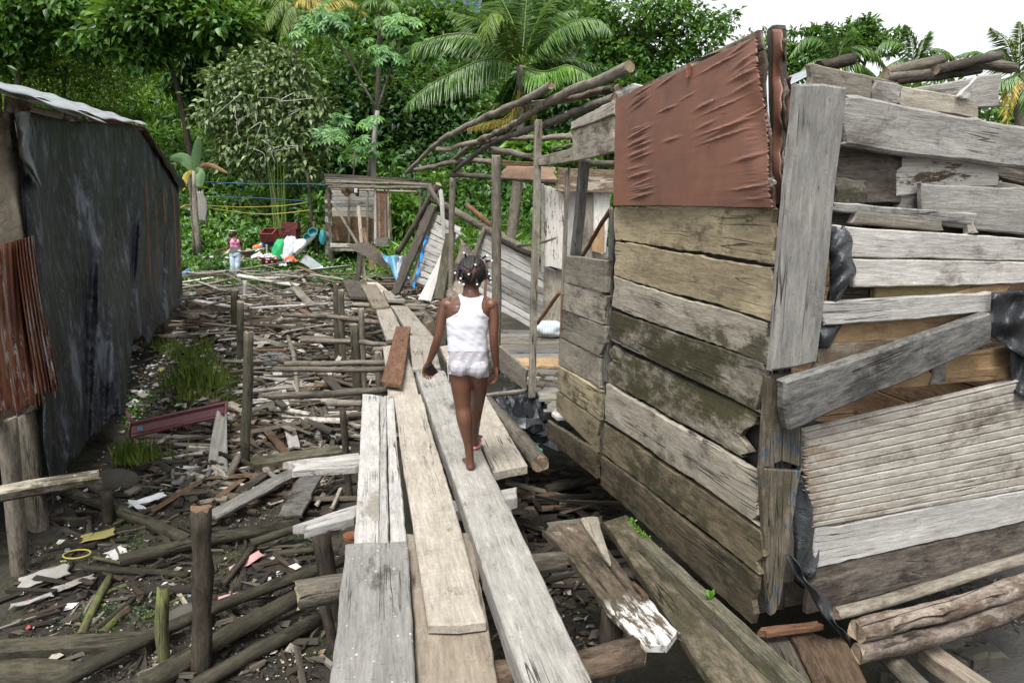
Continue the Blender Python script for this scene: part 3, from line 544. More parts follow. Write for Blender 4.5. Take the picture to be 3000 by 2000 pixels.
# shack inside: dark floor, rear and side walls so the gaps look into a room
def ib(p, q, w, t, m, up, **k): return plank('inner_board', p, q, w, t, M_[m], SH, up=up, cell=.3, **k)
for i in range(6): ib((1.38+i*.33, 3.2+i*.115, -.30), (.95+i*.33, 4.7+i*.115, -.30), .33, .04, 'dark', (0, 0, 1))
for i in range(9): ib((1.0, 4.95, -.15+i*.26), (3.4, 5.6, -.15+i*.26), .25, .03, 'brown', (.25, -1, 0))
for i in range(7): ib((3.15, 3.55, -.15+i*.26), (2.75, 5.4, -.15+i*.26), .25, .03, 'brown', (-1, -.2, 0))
sheet('roof_sheet', lambda u, v: PB(2290+u*95, 232-u*38+v*(28-10*u), -.45-v*.25*0+(1-v)*-.35), 10, 3, M_['zinc'], SH)
# logs heaped on top of the shack
TL = 'logs heaped on the shack roof'
def PBo(x, y, o): return PB(x, y, o)
for lab, pts, r, m in (('longest pale barked log across the top of the shack', [(2592, 226), (2740, 205), (2850, 183), (2963, 201)], .025, 'logpale'),
    ('thin grey log slanting up behind the longest roof log', [(2740, 205), (2930, 163)], .021, 'loggrey'), ('sharpened grey log lying on the roof behind the pale barked one', [(2598, 212), (2760, 174)], .023, 'loggrey'),
    ('dark short log stub on the roof beside the zinc sheet', [(2400, 196), (2497, 174)], .025, 'logdark'), ('blackened pole under the pale roof log', [(2620, 240), (2870, 206)], .018, 'logdark')):
    tag(pole('roof_log', [PB(x, y, -.25-.05*i) for i, (x, y) in enumerate(pts)], r*1.05, M_[m]), lab, 'log', TL)
tag(slab('loose_splinter', [PB(x, y, -.10) for x, y in ((2806, 282), (2850, 238), (2862, 246), (2838, 288))], .015, M_['white'], n=nB), 'small white splintered slat leaning on the top boards', 'slat')
# logs at the foot of the right wall
def pbz(x, y, z): return atZ(x, y, z)
FL = 'logs at the foot of the shack wall'
tag(pole('foundation_log', [PB(2450, 1797, .05), PB(2720, 1728, .05), PB(3040, 1622, .05)], .028, M_['logpale'], seg=14), 'pale birch like log along the foot of the shack wall', 'log', FL)
tag(pole('foundation_log', [PB(2508, 1850, .12), PB(2760, 1785, .12), PB(3040, 1700, .12)], .048, M_['rot'], seg=16, jit=.14, step=.05), 'thick rotten hollow log below the pale birch like log', 'log', FL)
tag(pole('foundation_log', [PB(2512, 1915, .17), PB(2760, 1862, .17), PB(3040, 1758, .17)], .040, M_['rot'], seg=14, jit=.10, step=.05), 'lowest splintered log at the foot of the shack wall', 'log', FL)
tag(pole('foundation_log', [atZ(2560, 1880, -.5), atZ(2740, 2060, -.5)], .05, M_['loggrey']), 'muddy grey pole slanting under the splintered log', 'log', FL)
tag(plank('foundation_post', atZ(2715, 1890, -.52), atZ(2930, 2040, -.52), .10, .08, M_['tan']), 'squared brown post slanting out under the shack wall', 'post', FL)
for i in range(9):
    x = R.uniform(2600, 3000); y = R.uniform(1850, 1990); p = atZ(x, y, -.74); a = R.uniform(0, 3.1)
    tag(slab('mud_clod', [p+V((math.cos(a+k*1.57)*R.uniform(.06, .13), math.sin(a+k*1.57)*R.uniform(.05, .1), .012)) for k in range(4)], .08, M_['stone'], n=V((0, 0, 1)), rag=.02, jit=.012, bev=.02), 'cracked grey clod of dried mud under the shack logs', 'clod', 'clods of dried mud')
# ledge in front of wall A
LG = 'boards of the ledge below the shack wall'
def lg(label, pts, z, t, m, **k): return tag(slab('ledge_board', qz(pts, z), t, M_[m], n=V((0, 0, 1)), **k), label, 'board', LG)
lg('wide mossy board along the foot of the shack wall', [(1764, 1520), (2150, 2080), (2360, 2080), (1838, 1510)], -.30, .045, 'ledge', jit=.010, rag=.02)
lg('rotten broken board with white paint and green flecks', [(1597, 1545), (1880, 1888), (1996, 1858), (1697, 1528)], -.285, .04, 'painted', jit=.020, rag=.03, seed=83)
lg('grey wedge shaped splinter lying on the rotten ledge board', [(1702, 1512), (1775, 1640), (1789, 1640), (1753, 1512)], -.25, .02, 'wallgrey', rag=.02)
lg('small curled scrap of bark on the ledge boards', [(1850, 1705), (1880, 1742), (1900, 1745), (1862, 1698)], -.25, .015, 'brown', rag=.02)
tag(slab('sill_beam', qz([(1870, 1580), (2400, 2080), (2468, 2080), (1905, 1580)], -.215), .075, M_['mossy'], n=V((0, 0, 1)), bev=.008), 'squared light edged beam running under the shack wall', 'beam')
lg('broad brown board at the corner below the blue flecked board', [(2310, 1850), (2410, 2060), (2560, 2030), (2470, 1846)], -.36, .04, 'wetbrown', rag=.03)
lg('dark worn board between the sill beam and the brown board', [(2225, 1850), (2330, 2060), (2410, 2060), (2312, 1850)], -.38, .04, 'dark', rag=.03)
tag(plank('loose_stick', atZ(2232, 1845, -.3), atZ(2402, 1822, -.3), .035, .03, M_['redw']), 'thin reddish stick at the foot of the corner boards', 'stick')
# small plant on the ledge
def leaves_mesh(name, P, D, N, L, W, mat, parent=None, fold=.25, droop=.15, M=None, kind=None):
    P = np.asarray(P); D = np.asarray(D); D = D/(np.linalg.norm(D, axis=1)[:, None]+1e-9); S = np.cross(D, N); S /= np.linalg.norm(S, axis=1)[:, None]+1e-9; U = np.cross(S, D)
    n = len(P); L = np.broadcast_to(L, n)[:, None]; W = np.broadcast_to(W, n)[:, None]
    v = np.stack([P, P+D*L*.42-S*W*.5+U*fold*W, P+D*L-U*droop*L, P+D*L*.42+S*W*.5+U*fold*W], 1).reshape(-1, 3)
    M = M or Matrix.Translation(V(P.mean(0))); Mi = np.array(M.inverted()); v = v@Mi[:3, :3].T+Mi[:3, 3]
    me = bpy.data.meshes.new(name); me.vertices.add(4*n); me.vertices.foreach_set('co', v.ravel())
    me.loops.add(6*n); b = np.arange(n)[:, None]*4; me.loops.foreach_set('vertex_index', (b+np.array([[0, 3, 2, 0, 2, 1]])).ravel().astype(np.int32))
    me.polygons.add(2*n); me.polygons.foreach_set('loop_start', np.arange(2*n, dtype=np.int32)*3); me.polygons.foreach_set('loop_total', np.full(2*n, 3, np.int32))
    me.materials.append(M_[mat]); me.update(calc_edges=True); me.validate()
    o = bpy.data.objects.new(name, me); COL.objects.link(o); place(o, M, parent); return o
def unit(n, rs): a = rs.randn(n, 3); return a/np.linalg.norm(a, axis=1)[:, None]
p = atZ(2072, 1760, -.22); n = 9
t = leaves_mesh('seedling', np.tile(np.array(p), (n, 1))+NR.rand(n, 3)*.03, unit(n, NR)*.6+[0, 0, .8], unit(n, NR)*.3+[0, -.5, 1], .035, .025, 'lf_bright'); tag(t, 'small bright green seedling sprouting on the mossy ledge', 'seedling')

rs = np.random.RandomState(77); n = 420; t_ = rs.rand(n); k_ = (snoise(t_*14, t_*0, 5, 2.) > -.2); t_ = t_[k_]; n = len(t_); P = np.array([tuple(atZ(1842+a*190+rs.randn()*4, 1520+a*212+rs.randn()*4, -.288)) for a in t_])
tag(leaves_mesh('moss', P, rs.randn(n, 3)*.5+[0, 0, .6], rs.randn(n, 3)*.4+[0, -.5, .8], .016*(.5+rs.rand(n)), .012, 'lf_moss'), kind='stuff')
# ---------------------------------------------------------------- fence-like annexe of the shack (left of the big wall)
def wpost(name, top, bot, w, mat, off=0, par=SH, d=.05): return plank(name, PA(*bot, off), PA(*top, off), w, d, M_[mat], par, up=nA)
AN = thing('low_plank_wall', 'low wall of short grey boards left of the big shack wall, by the doorway', 'wall', PA(1700, 1300))
def wn(pts, mat, off=0, **k): return slab('wall_board', [PA(x, y, off) for x, y in pts], .03, M_[mat], AN, n=nA, **k)
wn([(1655, 746), (1781, 764), (1775, 860), (1653, 826)], 'wallgrey', .02, rag=.014)
wn([(1653, 830), (1775, 864), (1769, 953), (1649, 908)], 'wallgrey', .012, rag=.02)
wn([(1649, 911), (1769, 956), (1759, 1046), (1642, 986)], 'wallgrey', .018, rag=.015)
wn([(1642, 990), (1758, 1050), (1757, 1134), (1637, 1066)], 'wallgrey', .012, rag=.012)
wn([(1637, 1068), (1765, 1147), (1756, 1230), (1630, 1140)], 'wall', .022, rag=.012)
wn([(1630, 1143), (1756, 1234), (1746, 1322), (1628, 1204)], 'wall', .015, rag=.015)
wn([(1604, 1233), (1749, 1322), (1746, 1400), (1604, 1286)], 'walldim', .035, rag=.012)
for x0, x1, y0, y1, m in ((1772, 1757, 760, 1400, 'dark'), (1786, 1773, 620, 1120, 'grey')): plank('stud', PA(x1, y1, -.01), PA(x0, y0, -.01), .05, .05, M_[m], AN, up=nA)
# ---------------------------------------------------------------- roofless hut frame
FR = thing('hut_frame', 'roofless hut frame of grey posts and bent roof poles between the girl and the shack', 'hut frame', PA(1550, 1160))
def fp(name, top, bot, wpx, mat, off=0, square=True, **k):
    a = PA(*bot, off); b = PA(*top, off); w = wpx/F*(a.y+b.y)/2
    return plank(name, a, b, w, w*.85, M_[mat], FR, up=nA, bev=.008, **k) if square else pole(name, [a, lerp(a, b, .5), b], w/2, M_[mat], FR, seg=10, bend=.02)
fp('post', (1566, 354), (1549, 1165), 22, 'wallgrey')
p2b = PA(1454, 455); pole('post', [V((p2b.x-.02, p2b.y, -.2)), p2b], .052, M_['loggrey'], FR, seg=10)
p1b = PA(1327, 522); pole('post', [V((p1b.x-.1, p1b.y, -.35)), p1b], .04, M_['loggrey'], FR, seg=10)
fp('post', (1701, 466), (1672, 760), 29, 'grey', -.06); fp('post', (1658, 497), (1638, 1044), 15, 'wallgrey', -.02)
plank('painted_strip', PA(1640, 1044, .0), PA(1645, 870, .0), .018, .03, M_['redw'], FR, up=nA)
def ya(x, y): return PA(x, y).y
def rf(pts, r, mat, r1=None, **k): return pole('roof_pole', [atY(*p) for p in pts], r*.72, M_[mat], FR, r1=r1*.68 if r1 else None, seg=12, bend=.03, **k)
rf([(1196, 502, 10.5), (1236, 462, 10), (1282, 421, 9.2), (1374, 371, 8), (1481, 318, 7), (1565, 279, 6.2), (1616, 249, 5.8)], .042, 'logpale', .047)
rf([(1317, 478, 10), (1395, 415, 8.5), (1494, 365, 7.3), (1563, 323, 6.5), (1665, 269, 5.6), (1760, 235, 5), (1846, 195, 4.6)], .036, 'logpale', .055)
rf([(1328, 502, 9.9), (1437, 426, 8), (1533, 388, 6.9), (1640, 350, 5.9), (1720, 318, 5.3), (1801, 288, 4.7)], .04, 'loggrey', .046)
rf([(1192, 505, 10.6), (1290, 484, 10), (1374, 474, 9.3), (1444, 476, 8.9)], .042, 'logpale')
rf([(1282, 437, 9.2), (1360, 426, 8.6), (1438, 411, 8.2)], .040, 'logpale'); rf([(1437, 408, 8.2), (1560, 404, 7.6), (1680, 402, 7.2)], .042, 'logpale')
rf([(1441, 440, 8.2), (1500, 444, 7.8), (1560, 458, 7.4)], .055, 'loggrey', .04)
rf([(1320, 514, 9.9), (1400, 518, 9.6), (1479, 522, 9.4), (1630, 535, 9.0)], .05, 'loggrey')
rf([(1534, 305, 6.6), (1660, 288, 5.8), (1810, 262, 5.0)], .038, 'logpale'); rf([(1774, 268, 5.1), (1800, 262, 5.0)], .042, 'logdark')
rf([(1700, 474, 7.2), (1810, 480, 6.6)], .045, 'loggrey'); rf([(1618, 438, 8.2), (1680, 424, 7.8)], .025, 'loggrey')
def fb(pts, off, t, m, n='gable_board', **k): return slab(n, [PA(x, y, off) for x, y in pts], t, M_[m], FR, n=nA, **k)
fb([(1577, 459), (1678, 434), (1678, 472), (1577, 488)], -.03, .03, 'wallgrey', 'lintel'); fb([(1670, 358), (1800, 290), (1800, 336), (1672, 380)], .02, .02, 'pale'); fb([(1676, 382), (1798, 340), (1798, 446), (1680, 473)], .012, .025, 'wallgrey', nvmin=6)
fb([(1800, 270), (1850, 245), (1905, 255), (1810, 290)], -.05, .02, 'bleach')
# back wall of the frame hut and the pinkish board
def yq(pts, Y): return [atY(x, y, Y if not hasattr(Y, '__len__') else Y[i]) for i, (x, y) in enumerate(pts)]
BW = thing('patchwork_wall', 'patchwork back wall of peeling upright boards seen through the hut frame', 'wall', atY(1690, 960, 9.0))
def bw(pts, m, Y=9.0, t=.03, n='wall_board', **k): return slab(n, yq(pts, Y), t, M_[m], BW, n=V((0, -1, 0)), **k)
bw([(1634, 492), (1830, 500), (1830, 568), (1630, 560)], 'osb', 8.9); bw([(1594, 545), (1592, 780), (1650, 790), (1652, 560)], 'peel', 9.0); bw([(1585, 540), (1586, 800), (1594, 800), (1595, 540)], 'bleach', 8.95)
bw([(1652, 558), (1650, 800), (1690, 800), (1692, 558)], 'white', 9.05); bw([(1708, 560), (1704, 760), (1738, 760), (1740, 562)], 'wallgrey', 9.0); bw([(1740, 562), (1732, 740), (1775, 740), (1790, 565)], 'peelw', 9.02)
bw([(1702, 700), (1702, 850), (1830, 850), (1830, 735)], 'white', 9.1); bw([(1735, 690), (1735, 740), (1768, 745), (1772, 650)], 'orange', 8.95); bw([(1592, 790), (1592, 960), (1830, 960), (1830, 790)], 'wallgrey', 9.08)
tag(slab('hanging_board', yq([(1480, 486), (1627, 489), (1628, 528), (1483, 524)], 8.8), .02, M_['pinky'], n=V((0, -1, 0)), rag=.03), 'pinkish orange new plywood board hung under the hut roof poles', 'board')
tag(slab('dark_board', yq([(1470, 471), (1580, 476), (1580, 488), (1470, 485)], 8.7), .03, M_['brown'], n=V((0, -1, 0))), 'dark brown narrow board just above the pinkish board', 'board')
# slanting poles in the hut
tag(pole('slanted_stick', [atY(1790, 612, 5.2), atY(1707, 748, 6.0)], .018, M_['redw']), 'thin reddish stick leaning above the low plank wall', 'stick')
tag(pole('slanted_stick', [atY(1640, 855, 7.2), atY(1573, 948, 7.6)], .022, M_['redw'], cap=M_['redw']), 'reddish pole leaning on the hut floor beside the striped sack', 'stick')
tag(pole('bent_branch', [atY(1519, 721, 8), atY(1571, 713, 7.8), atY(1600, 708, 7.7), atY(1628, 697, 7.6)], .02, M_['loggrey'], r1=.012), 'bent grey branch sticking out beside the square hut post', 'branch')
# hut floor: boards running left to right
FL_ = thing('hut_floor', 'deck of loose grey floor boards inside the roofless hut frame', 'floor', (1.2, 7, -.2))
y = 5.2; i = 0
while y < 9.3:
    w = R.uniform(.16, .30); x0 = .628-.283*(y-4.65)+R.uniform(.0, .08)+(.25 if y < 5.6 else 0); m = R.choice(['silver', 'grey', 'bleach', 'wallgrey', 'bleach'])
    plank('floor_board', (x0, y+w/2, -.11+R.uniform(-.008, .008)), (x0+2.8, y+w/2+R.uniform(-.05, .25), -.11+R.uniform(-.01, .01)), w-.015, .03, M_[m if i != 3 else 'grey'], FL_, rag=.03, cell=.15); y += w; i += 1
tag(slab('loose_board', qz([(1507, 1047), (1510, 1066), (1650, 1072), (1645, 1048)], -.06), .03, M_['orange'], n=V((0, 0, 1))), 'orange brown new board lying on the hut floor', 'board')
tag(slab('threshold_board', [PA(x, y, .02) for x, y in ((1462, 1012), (1540, 1079), (1537, 1141), (1464, 1085))], .025, M_['wallgrey'], n=nA), 'low grey board on edge left of the square hut post', 'board')
for k in range(7):
    p = atZ(R.uniform(1560, 1640), R.uniform(1090, 1135), -.09); a = R.uniform(0, 3); tag(plank('wood_chip', p, p+V((math.cos(a), math.sin(a), 0))*R.uniform(.08, .16), .02, .012, M_['brown'], bev=.002), 'small splinter of wood on the hut floor', 'splinter', 'splinters on the hut floor')
# sack
def sackm(name, c, rx, ry, rz, mat, label, cat, top=None, lump=.12, group=None, seed=1, parent=None, lean=(0, 0)):
    rs = np.random.RandomState(seed); vs = []; fs = []; n, m = 18, 12
    for i in range(m+1):
        t = i/m; z = t; prof = math.sin(math.pi*min(1, .12+t*.80))**.45
        for k in range(n):
            a = 2*math.pi*k/n; q = 1+lump*(math.sin(3*a+t*7+seed)+.6*math.sin(5*a-t*11+seed*2)+.4*math.sin(8*a+t*17)); vs.append((rx*prof*q*math.cos(a)+lean[0]*t, ry*prof*q*math.sin(a)+lean[1]*t, rz*z+rz*.02*math.sin(a*5)))
    for i in range(m):
        for k in range(n): fs.append([i*n+k, i*n+(k+1) % n, (i+1)*n+(k+1) % n, (i+1)*n+k])
    fs.append(list(range(n))[::-1]); fs.append([m*n+k for k in range(n)])
    o = put(name, np.array(vs)+np.array(c), fs, M_[mat], Matrix.Translation(V(c)), parent, smooth=True)
    return tag(o, label, cat, group) if label else o
p = atZ(1606, 985, -.1); sackm('striped_sack', p+V((0, 0, 0)), .24, .16, .20, 'sack2', 'grey and white striped sack slumped on the hut floor', 'sack', seed=4); sackm('striped_sack', p+V((.28, .3, 0)), .2, .16, .42, 'sack2', 'upright grey striped sack half hidden behind the low plank wall', 'sack', seed=5)
# log lying beside the cream plank and rubbish under it
tag(pole('fallen_log', [atZ(1418, 1172, -.06), atZ(1500, 1262, -.07), atZ(1582, 1358, -.09)], .062, M_['loggrey'], seg=12), 'grey log lying along the right edge of the cracked cream plank', 'log')
def heap(name, c, r, mat, label, cat, seed=1, n=26, amp=.35, group=None):
    rs = np.random.RandomState(seed); vs = []; fs = []; m = 14
    for i in range(m+1):
        a = math.pi*.5*i/m+.02
        for k in range(n):
            b = 2*math.pi*k/n; q = 1+amp*(.5*math.sin(3*b+seed+4*a)+.5*math.sin(7*b-5*a+seed)+.5*rs.randn()*.5); vs.append((r[0]*math.sin(a)*q*math.cos(b), r[1]*math.sin(a)*q*math.sin(b), r[2]*math.cos(a)*(1+amp*.5*rs.randn())))
    for i in range(m):
        for k in range(n): fs.append([i*n+k, (i+1)*n+k, (i+1)*n+(k+1) % n, i*n+(k+1) % n])
    return tag(put(name, np.array(vs)+np.array(c), fs, M_[mat], Matrix.Translation(V(c)), smooth=False), label, cat, group)
heap('rubbish_bag', atZ(1548, 1262, -.5), (.36, .52, .30), 'plastic', 'crumpled black rubbish bag heaped between the walkway and the low plank wall', 'bag', 3)
heap('rubbish_bag', atZ(1512, 1200, -.35), (.22, .25, .2), 'plastic', 'smaller black bag squeezed under the doorway threshold board', 'bag', 6)
mb = MB(); mb.ball((0, 0, 0), (.05, .05, .08)); mb.tube([(0, 0, .07), (0, 0, .11)], .015, 8); o = mb.build('bottle', [M_['greenball']], M=Matrix.Identity(4)); o.location = atZ(1558, 1318, -.30); o.rotation_euler = (1.3, .2, .7); tag(o, 'green plastic bottle lying below the black rubbish bag', 'bottle')
tag(pole('loose_log', [atG(1600, 1435, .12), atG(1690, 1415, .15), atG(1760, 1398, .18)], .05, M_['logdark']), 'dark split log lying in the shade under the corner of the big wall', 'log')
# ---------------------------------------------------------------- collapsed panels beyond the frame
def strips(parent, q, n, mats, name='wall_board', t=.025, gap=.06, nn=V((0, -1, 0)), seed=1, rag=.03):
    rs = random.Random(seed); A, B, C, D = [V(p) for p in q]; cuts = [0]
    for i in range(n): cuts.append(cuts[-1]+rs.uniform(.7, 1.3))
    cuts = [c/cuts[-1] for c in cuts]
    for i in range(n):
        a, b = cuts[i]+gap*.1/n, cuts[i+1]-gap/n; e0, e1 = rs.uniform(-.01, .02), rs.uniform(-.02, .02)
        L = lambda P, S, v: P.lerp(S, v)
        sh = V((0, -1, .1))*rs.uniform(0, .02)
        slab(name, [L(A, D, a)+sh, L(B, C, a)+sh, L(B, C, b)+sh, L(A, D, b)+sh], t, M_[rs.choice(mats)], parent, n=nn, rag=rag, jit=.008)
C1 = thing('collapsed_wall', 'collapsed wall panel of white boards with a bright blue tarp edge, left of the girl head', 'wall panel', atY(1240, 840, 11.2))
strips(C1, yq([(1268, 622), (1352, 668), (1268, 845), (1206, 822)], (11.6, 11.2, 10.6, 11.2)), 11, ['white', 'bleach', 'white', 'white'], seed=2)
pole('edge_pole', [atY(1270, 606, 11.6), atY(1204, 838, 11.1)], .03, M_['logpale'], C1)
def bt(u, v): return atY(1247-v*38+u*(6+3*math.sin(v*19+1))+1.5*math.sin(v*31), 690+v*150+6*u, 11.05+.04*math.sin(v*23))
sheet('tarp_edge', bt, 4, 26, M_['bluetarp'], C1)
C2 = thing('collapsed_wall', 'collapsed plank wall sloping down to the right behind the girl head and the square post', 'wall panel', atY(1500, 930, 9.6))
strips(C2, yq([(1408, 672), (1650, 792), (1650, 1015), (1350, 850)], (9.9, 9.4, 9.3, 9.9)), 11, ['bleach', 'white', 'white', 'white', 'peelw'], seed=5)
pole('edge_pole', [atY(1420, 668, 9.85), atY(1384, 765, 9.75)], .035, M_['logpale'], C2)
def yp(name, label, cat, pts, r, m, group=None, r1=None, **k): return tag(pole(name, [atY(*p) for p in pts], r, M_[m], r1=r1, **k), label, cat, group)
PO = 'fallen poles around the collapsed walls'
yp('fallen_pole', 'long grey pole sloping down along the top of the collapsed plank wall', 'pole', [(1269, 583, 11.3), (1418, 667, 9.9), (1530, 728, 9.6), (1646, 788, 9.2)], .055, 'loggrey', PO)
yp('fallen_pole', 'brown pole poking up left of the round hut post', 'pole', [(1369, 602, 10.3), (1441, 660, 9.8)], .035, 'redw', PO)
yp('fallen_pole', 'dark leaning pole with its charred top above the white board panel', 'pole', [(1285, 540, 11.4), (1225, 640, 11.7), (1164, 742, 12)], .05, 'dark', PO)
yp('fallen_pole', 'grey sloping pole crossing the charred pole top', 'pole', [(1256, 545, 11.2), (1290, 600, 11.0), (1317, 640, 10.9)], .04, 'loggrey', PO)
yp('fallen_pole', 'second pole beneath the long sloping pole', 'pole', [(1460, 700, 9.4), (1530, 735, 9.2), (1560, 745, 9.1)], .04, 'logdark', PO)
tag(plank('leaning_board', atY(1155, 858, 10.9), atY(1266, 600, 11.5), .15, .05, M_['dark'], up=V((-.5, -.8, .3))), 'long dark brown board leaning left of the white board panel', 'board')
tag(plank('leaning_board', atY(1302, 690, 10.6), atY(1291, 556, 10.7), .06, .03, M_['white'], up=V((0, -1, 0))), 'narrow white slat standing above the white board panel', 'slat')
tag(plank('leaning_board', atY(1283, 878, 9.5), atY(1318, 682, 10.0), .15, .05, M_['mossy'], up=V((-.3, -1, 0))), 'mossy grey plank leaning against the far hut post', 'board')
tag(plank('leaning_board', atY(1243, 880, 9.7), atY(1297, 742, 10.2), .20, .03, M_['white'], up=V((-.3, -1, .2)), w2=.05), 'white tapering board leaning beside the mossy grey plank', 'board')
tag(slab('leaning_board', yq([(1352, 700), (1400, 745), (1345, 912), (1296, 890)], (10.2, 9.9, 9.3, 9.5)), .03, M_['rot'], n=V((0, -1, 0)), rag=.02), 'wide rotten peeling board leaning behind the girl head', 'board')
tag(plank('leaning_board', atY(1420, 895, 8.2), atY(1426, 760, 8.4), .04, .03, M_['redw'], up=V((0, -1, 0))), 'thin reddish stick upright beside the round hut post', 'stick')
tag(pole('fallen_log', [atZ(1238, 924, -.15), atZ(1262, 958, -.2)], .10, M_['loggrey']), 'thick short log right of the long far cream plank', 'log')
sheet1 = lambda u, v: atY(1118+u*(48-10*v)+v*44, 740+v*84+u*(14-24*v)+5*math.sin(v*9+u*5), 12.5-.5*v+.15*math.sin(u*7+v*4)); tag(sheet('blue_tarp', sheet1, 12, 16, M_['bluecloth']), 'faded blue and white tarp draped over the timber heap at the end of the walkway', 'tarp')
sheet2 = lambda u, v: atY(1165+u*26+v*-8, 748+v*70+3*math.sin(u*6), 12.1+.1*math.sin(u*7+v*4)); tag(sheet('white_sack_cloth', sheet2, 8, 12, M_['whitesack']), 'white cloth hanging beside the faded blue tarp', 'cloth')
# ---------------------------------------------------------------- left hut wrapped in black plastic
PL = Plane((-3.68, 4.84, 0), (1, .34, 0)); nL = PL.n
LH = thing('tarp_hut', 'hut on the left wrapped in black plastic sheet with rusty metal and a zinc roof', 'hut', PL(60, 1660))
uk = [0, .12, .32, .45, .55, .7, .9, 1]
tp = np.array([(36, 322), (85, 327), (232, 352), (312, 363), (370, 366), (420, 384), (473, 466), (523, 544)]); bt_ = np.array([(152, 1482), (204, 1356), (306, 1245), (366, 1203), (392, 985), (436, 1000), (508, 908), (536, 874)])
def tarpf(u, v):
    tx, ty = np.interp(u, uk, tp[:, 0]), np.interp(u, uk, tp[:, 1]); bx, by = np.interp(u, uk, bt_[:, 0]), np.interp(u, uk, bt_[:, 1])
    x = lerp(tx, bx, v); y = lerp(ty, by, v)
    if u < .02: x += 14*math.sin(v*9)*(1-v)+6*math.sin(v*21)
    if .1 < u < .9: y += 9*math.sin(u*47)*v**8
    d = u-.30*v*.4
    d2 = u+.22*v; f = .040*math.sin(22*d+2*v)*math.sin(math.pi*min(1, v*1.2))**.7+.022*math.sin(43*d2-2*v+1)*(v*.6+.35)+.016*math.sin(67*d2+1.5*v)*(.2+.8*math.sin(5*u+2+v)**2)+.010*math.sin(9*v+13*u)
    f += .16*math.exp(-((u-.42)/.09)**2)*sstep(.35, .85, v)
    return PL(float(x), float(y), .07+float(f)*(.35+.65*min(1, v*4)))
TS = sheet('plastic_wall', tarpf, 150, 110, M_['tarp'], LH, t=.006); TS['label'] = 'black plastic sheet wall hanging in folds'
def flap(u, v):
    xl = np.interp(v, [0, .3, .6, 1], [42, 50, 56, 118]); xr = np.interp(v, [0, .2, .35, .5, .75, 1], [90, 84, 78, 84, 104, 122])
    y = np.interp(v, [0, 1], [325+u*5, 546]); return PL(float(lerp(xl, xr, u)), float(y), .14+.06*math.sin(u*3.1)+.03*math.sin(v*13+u*4))
sheet('loose_flap', flap, 10, 26, M_['greyplastic'], LH)
for x0, y0, x1, y1 in ((429, 530, 440, 811), (456, 517, 465, 816), (481, 562, 486, 650), (510, 553, 520, 794), (525, 580, 530, 790), (487, 700, 490, 760)):
    plank('batten', PL(x1, y1, .13), PL(x0, y0, .13), .03, .02, M_['redw'], LH, up=nL, bev=.003)
slab('plywood_sheet', [PL(x, y, .03) for x, y in ((-60, 318), (40, 330), (98, 690), (-60, 745))], .02, M_['ply'], LH, n=nL, nvmin=6)
plank('corner_post', PL(-2, 330, .06), PL(-2, 268, .06), .12, .08, M_['brown'], LH, up=nL); slab('fascia_board', [PL(x, y, .08) for x, y in ((24, 282), (90, 300), (84, 328), (24, 330))], .03, M_['ply'], LH, n=nL)
slab('fascia_board', [PL(x, y, .16) for x, y in ((84, 310), (180, 330), (184, 350), (88, 328))], .03, M_['tan'], LH, n=nL, rag=.03); slab('fascia_board', [PL(x, y, .16) for x, y in ((196, 334), (236, 346), (236, 354), (200, 354))], .03, M_['tan'], LH, n=nL, rag=.03)
plank('light_post', PL(146, 1085, .0), PL(124, 770, .0), .09, .06, M_['bleach'], LH, up=nL)
def rust(xa, xb, ba, bb, seed):
    rs = np.random.RandomState(seed); rg = rs.randn(40)*7
    def f(u, v):
        xt = lerp(xa[0], xa[1], u); xbm = lerp(xb[0], xb[1], u); yt = lerp(ba[0], ba[1], u); yb = lerp(bb[0], bb[1], u)+rg[int(u*38)]*1.3+7*math.sin(u*11)
        x = lerp(xt, xbm, v**1.2); return PL(x, lerp(yt, yb, v), .07+.010*math.sin(u*6.283*6)+.06*v*v+.02*seed+.015*math.sin(u*3+v*4))
    return sheet('rusty_sheet', f, 72, 16, M_['rust'], LH, t=.003)
rust((-60, 62), (-40, 108), (735, 700), (1225, 1190), 1); rust((44, 97), (112, 172), (706, 690), (1172, 1136), 2)
plank('floor_rail', PL(-60, 1240, .02), PL(110, 1180, .02), .10, .08, M_['bleach'], LH, up=nL)
# zinc roof edge: capping sheets sloping up away from the walkway
def roofs(x0, x1, lo, hi, off, seed):
    def f(u, v):
        p = PL(lerp(x0, x1, u), np.interp(u, [0, 1], lo), off); return p+V((-1.3*v, -.35*v, .42*v))+V((0, 0, .022*math.sin(v*6.283*3.5)+.01*math.sin(u*17+seed)))
    return sheet('zinc_roof_sheet', f, 24, 40, M_['zinc'], LH, t=.004)
roofs(-60, 312, (238, 360), 0, .30, 1); roofs(282, 434, (343, 366), 0, .22, 2)
sheet('dark_roof_edge', lambda u, v: PL(float(np.interp(u, [0, .35, .7, 1], [424, 470, 508, 548])), float(np.interp(u, [0, .35, .7, 1], [364, 430, 500, 543])), .16)+V((-.9*v, -.2*v, .25*v-.05+.02*math.sin(u*30))), 20, 10, M_['rust'], LH)
sheet('dark_roof_edge', lambda u, v: PL(float(lerp(lerp(418, 546, u), lerp(430, 532, u), v)), float(lerp(lerp(366, 541, u), lerp(384, 560, u), v)+3*math.sin(u*25)), .15), 16, 4, M_['black'], LH)
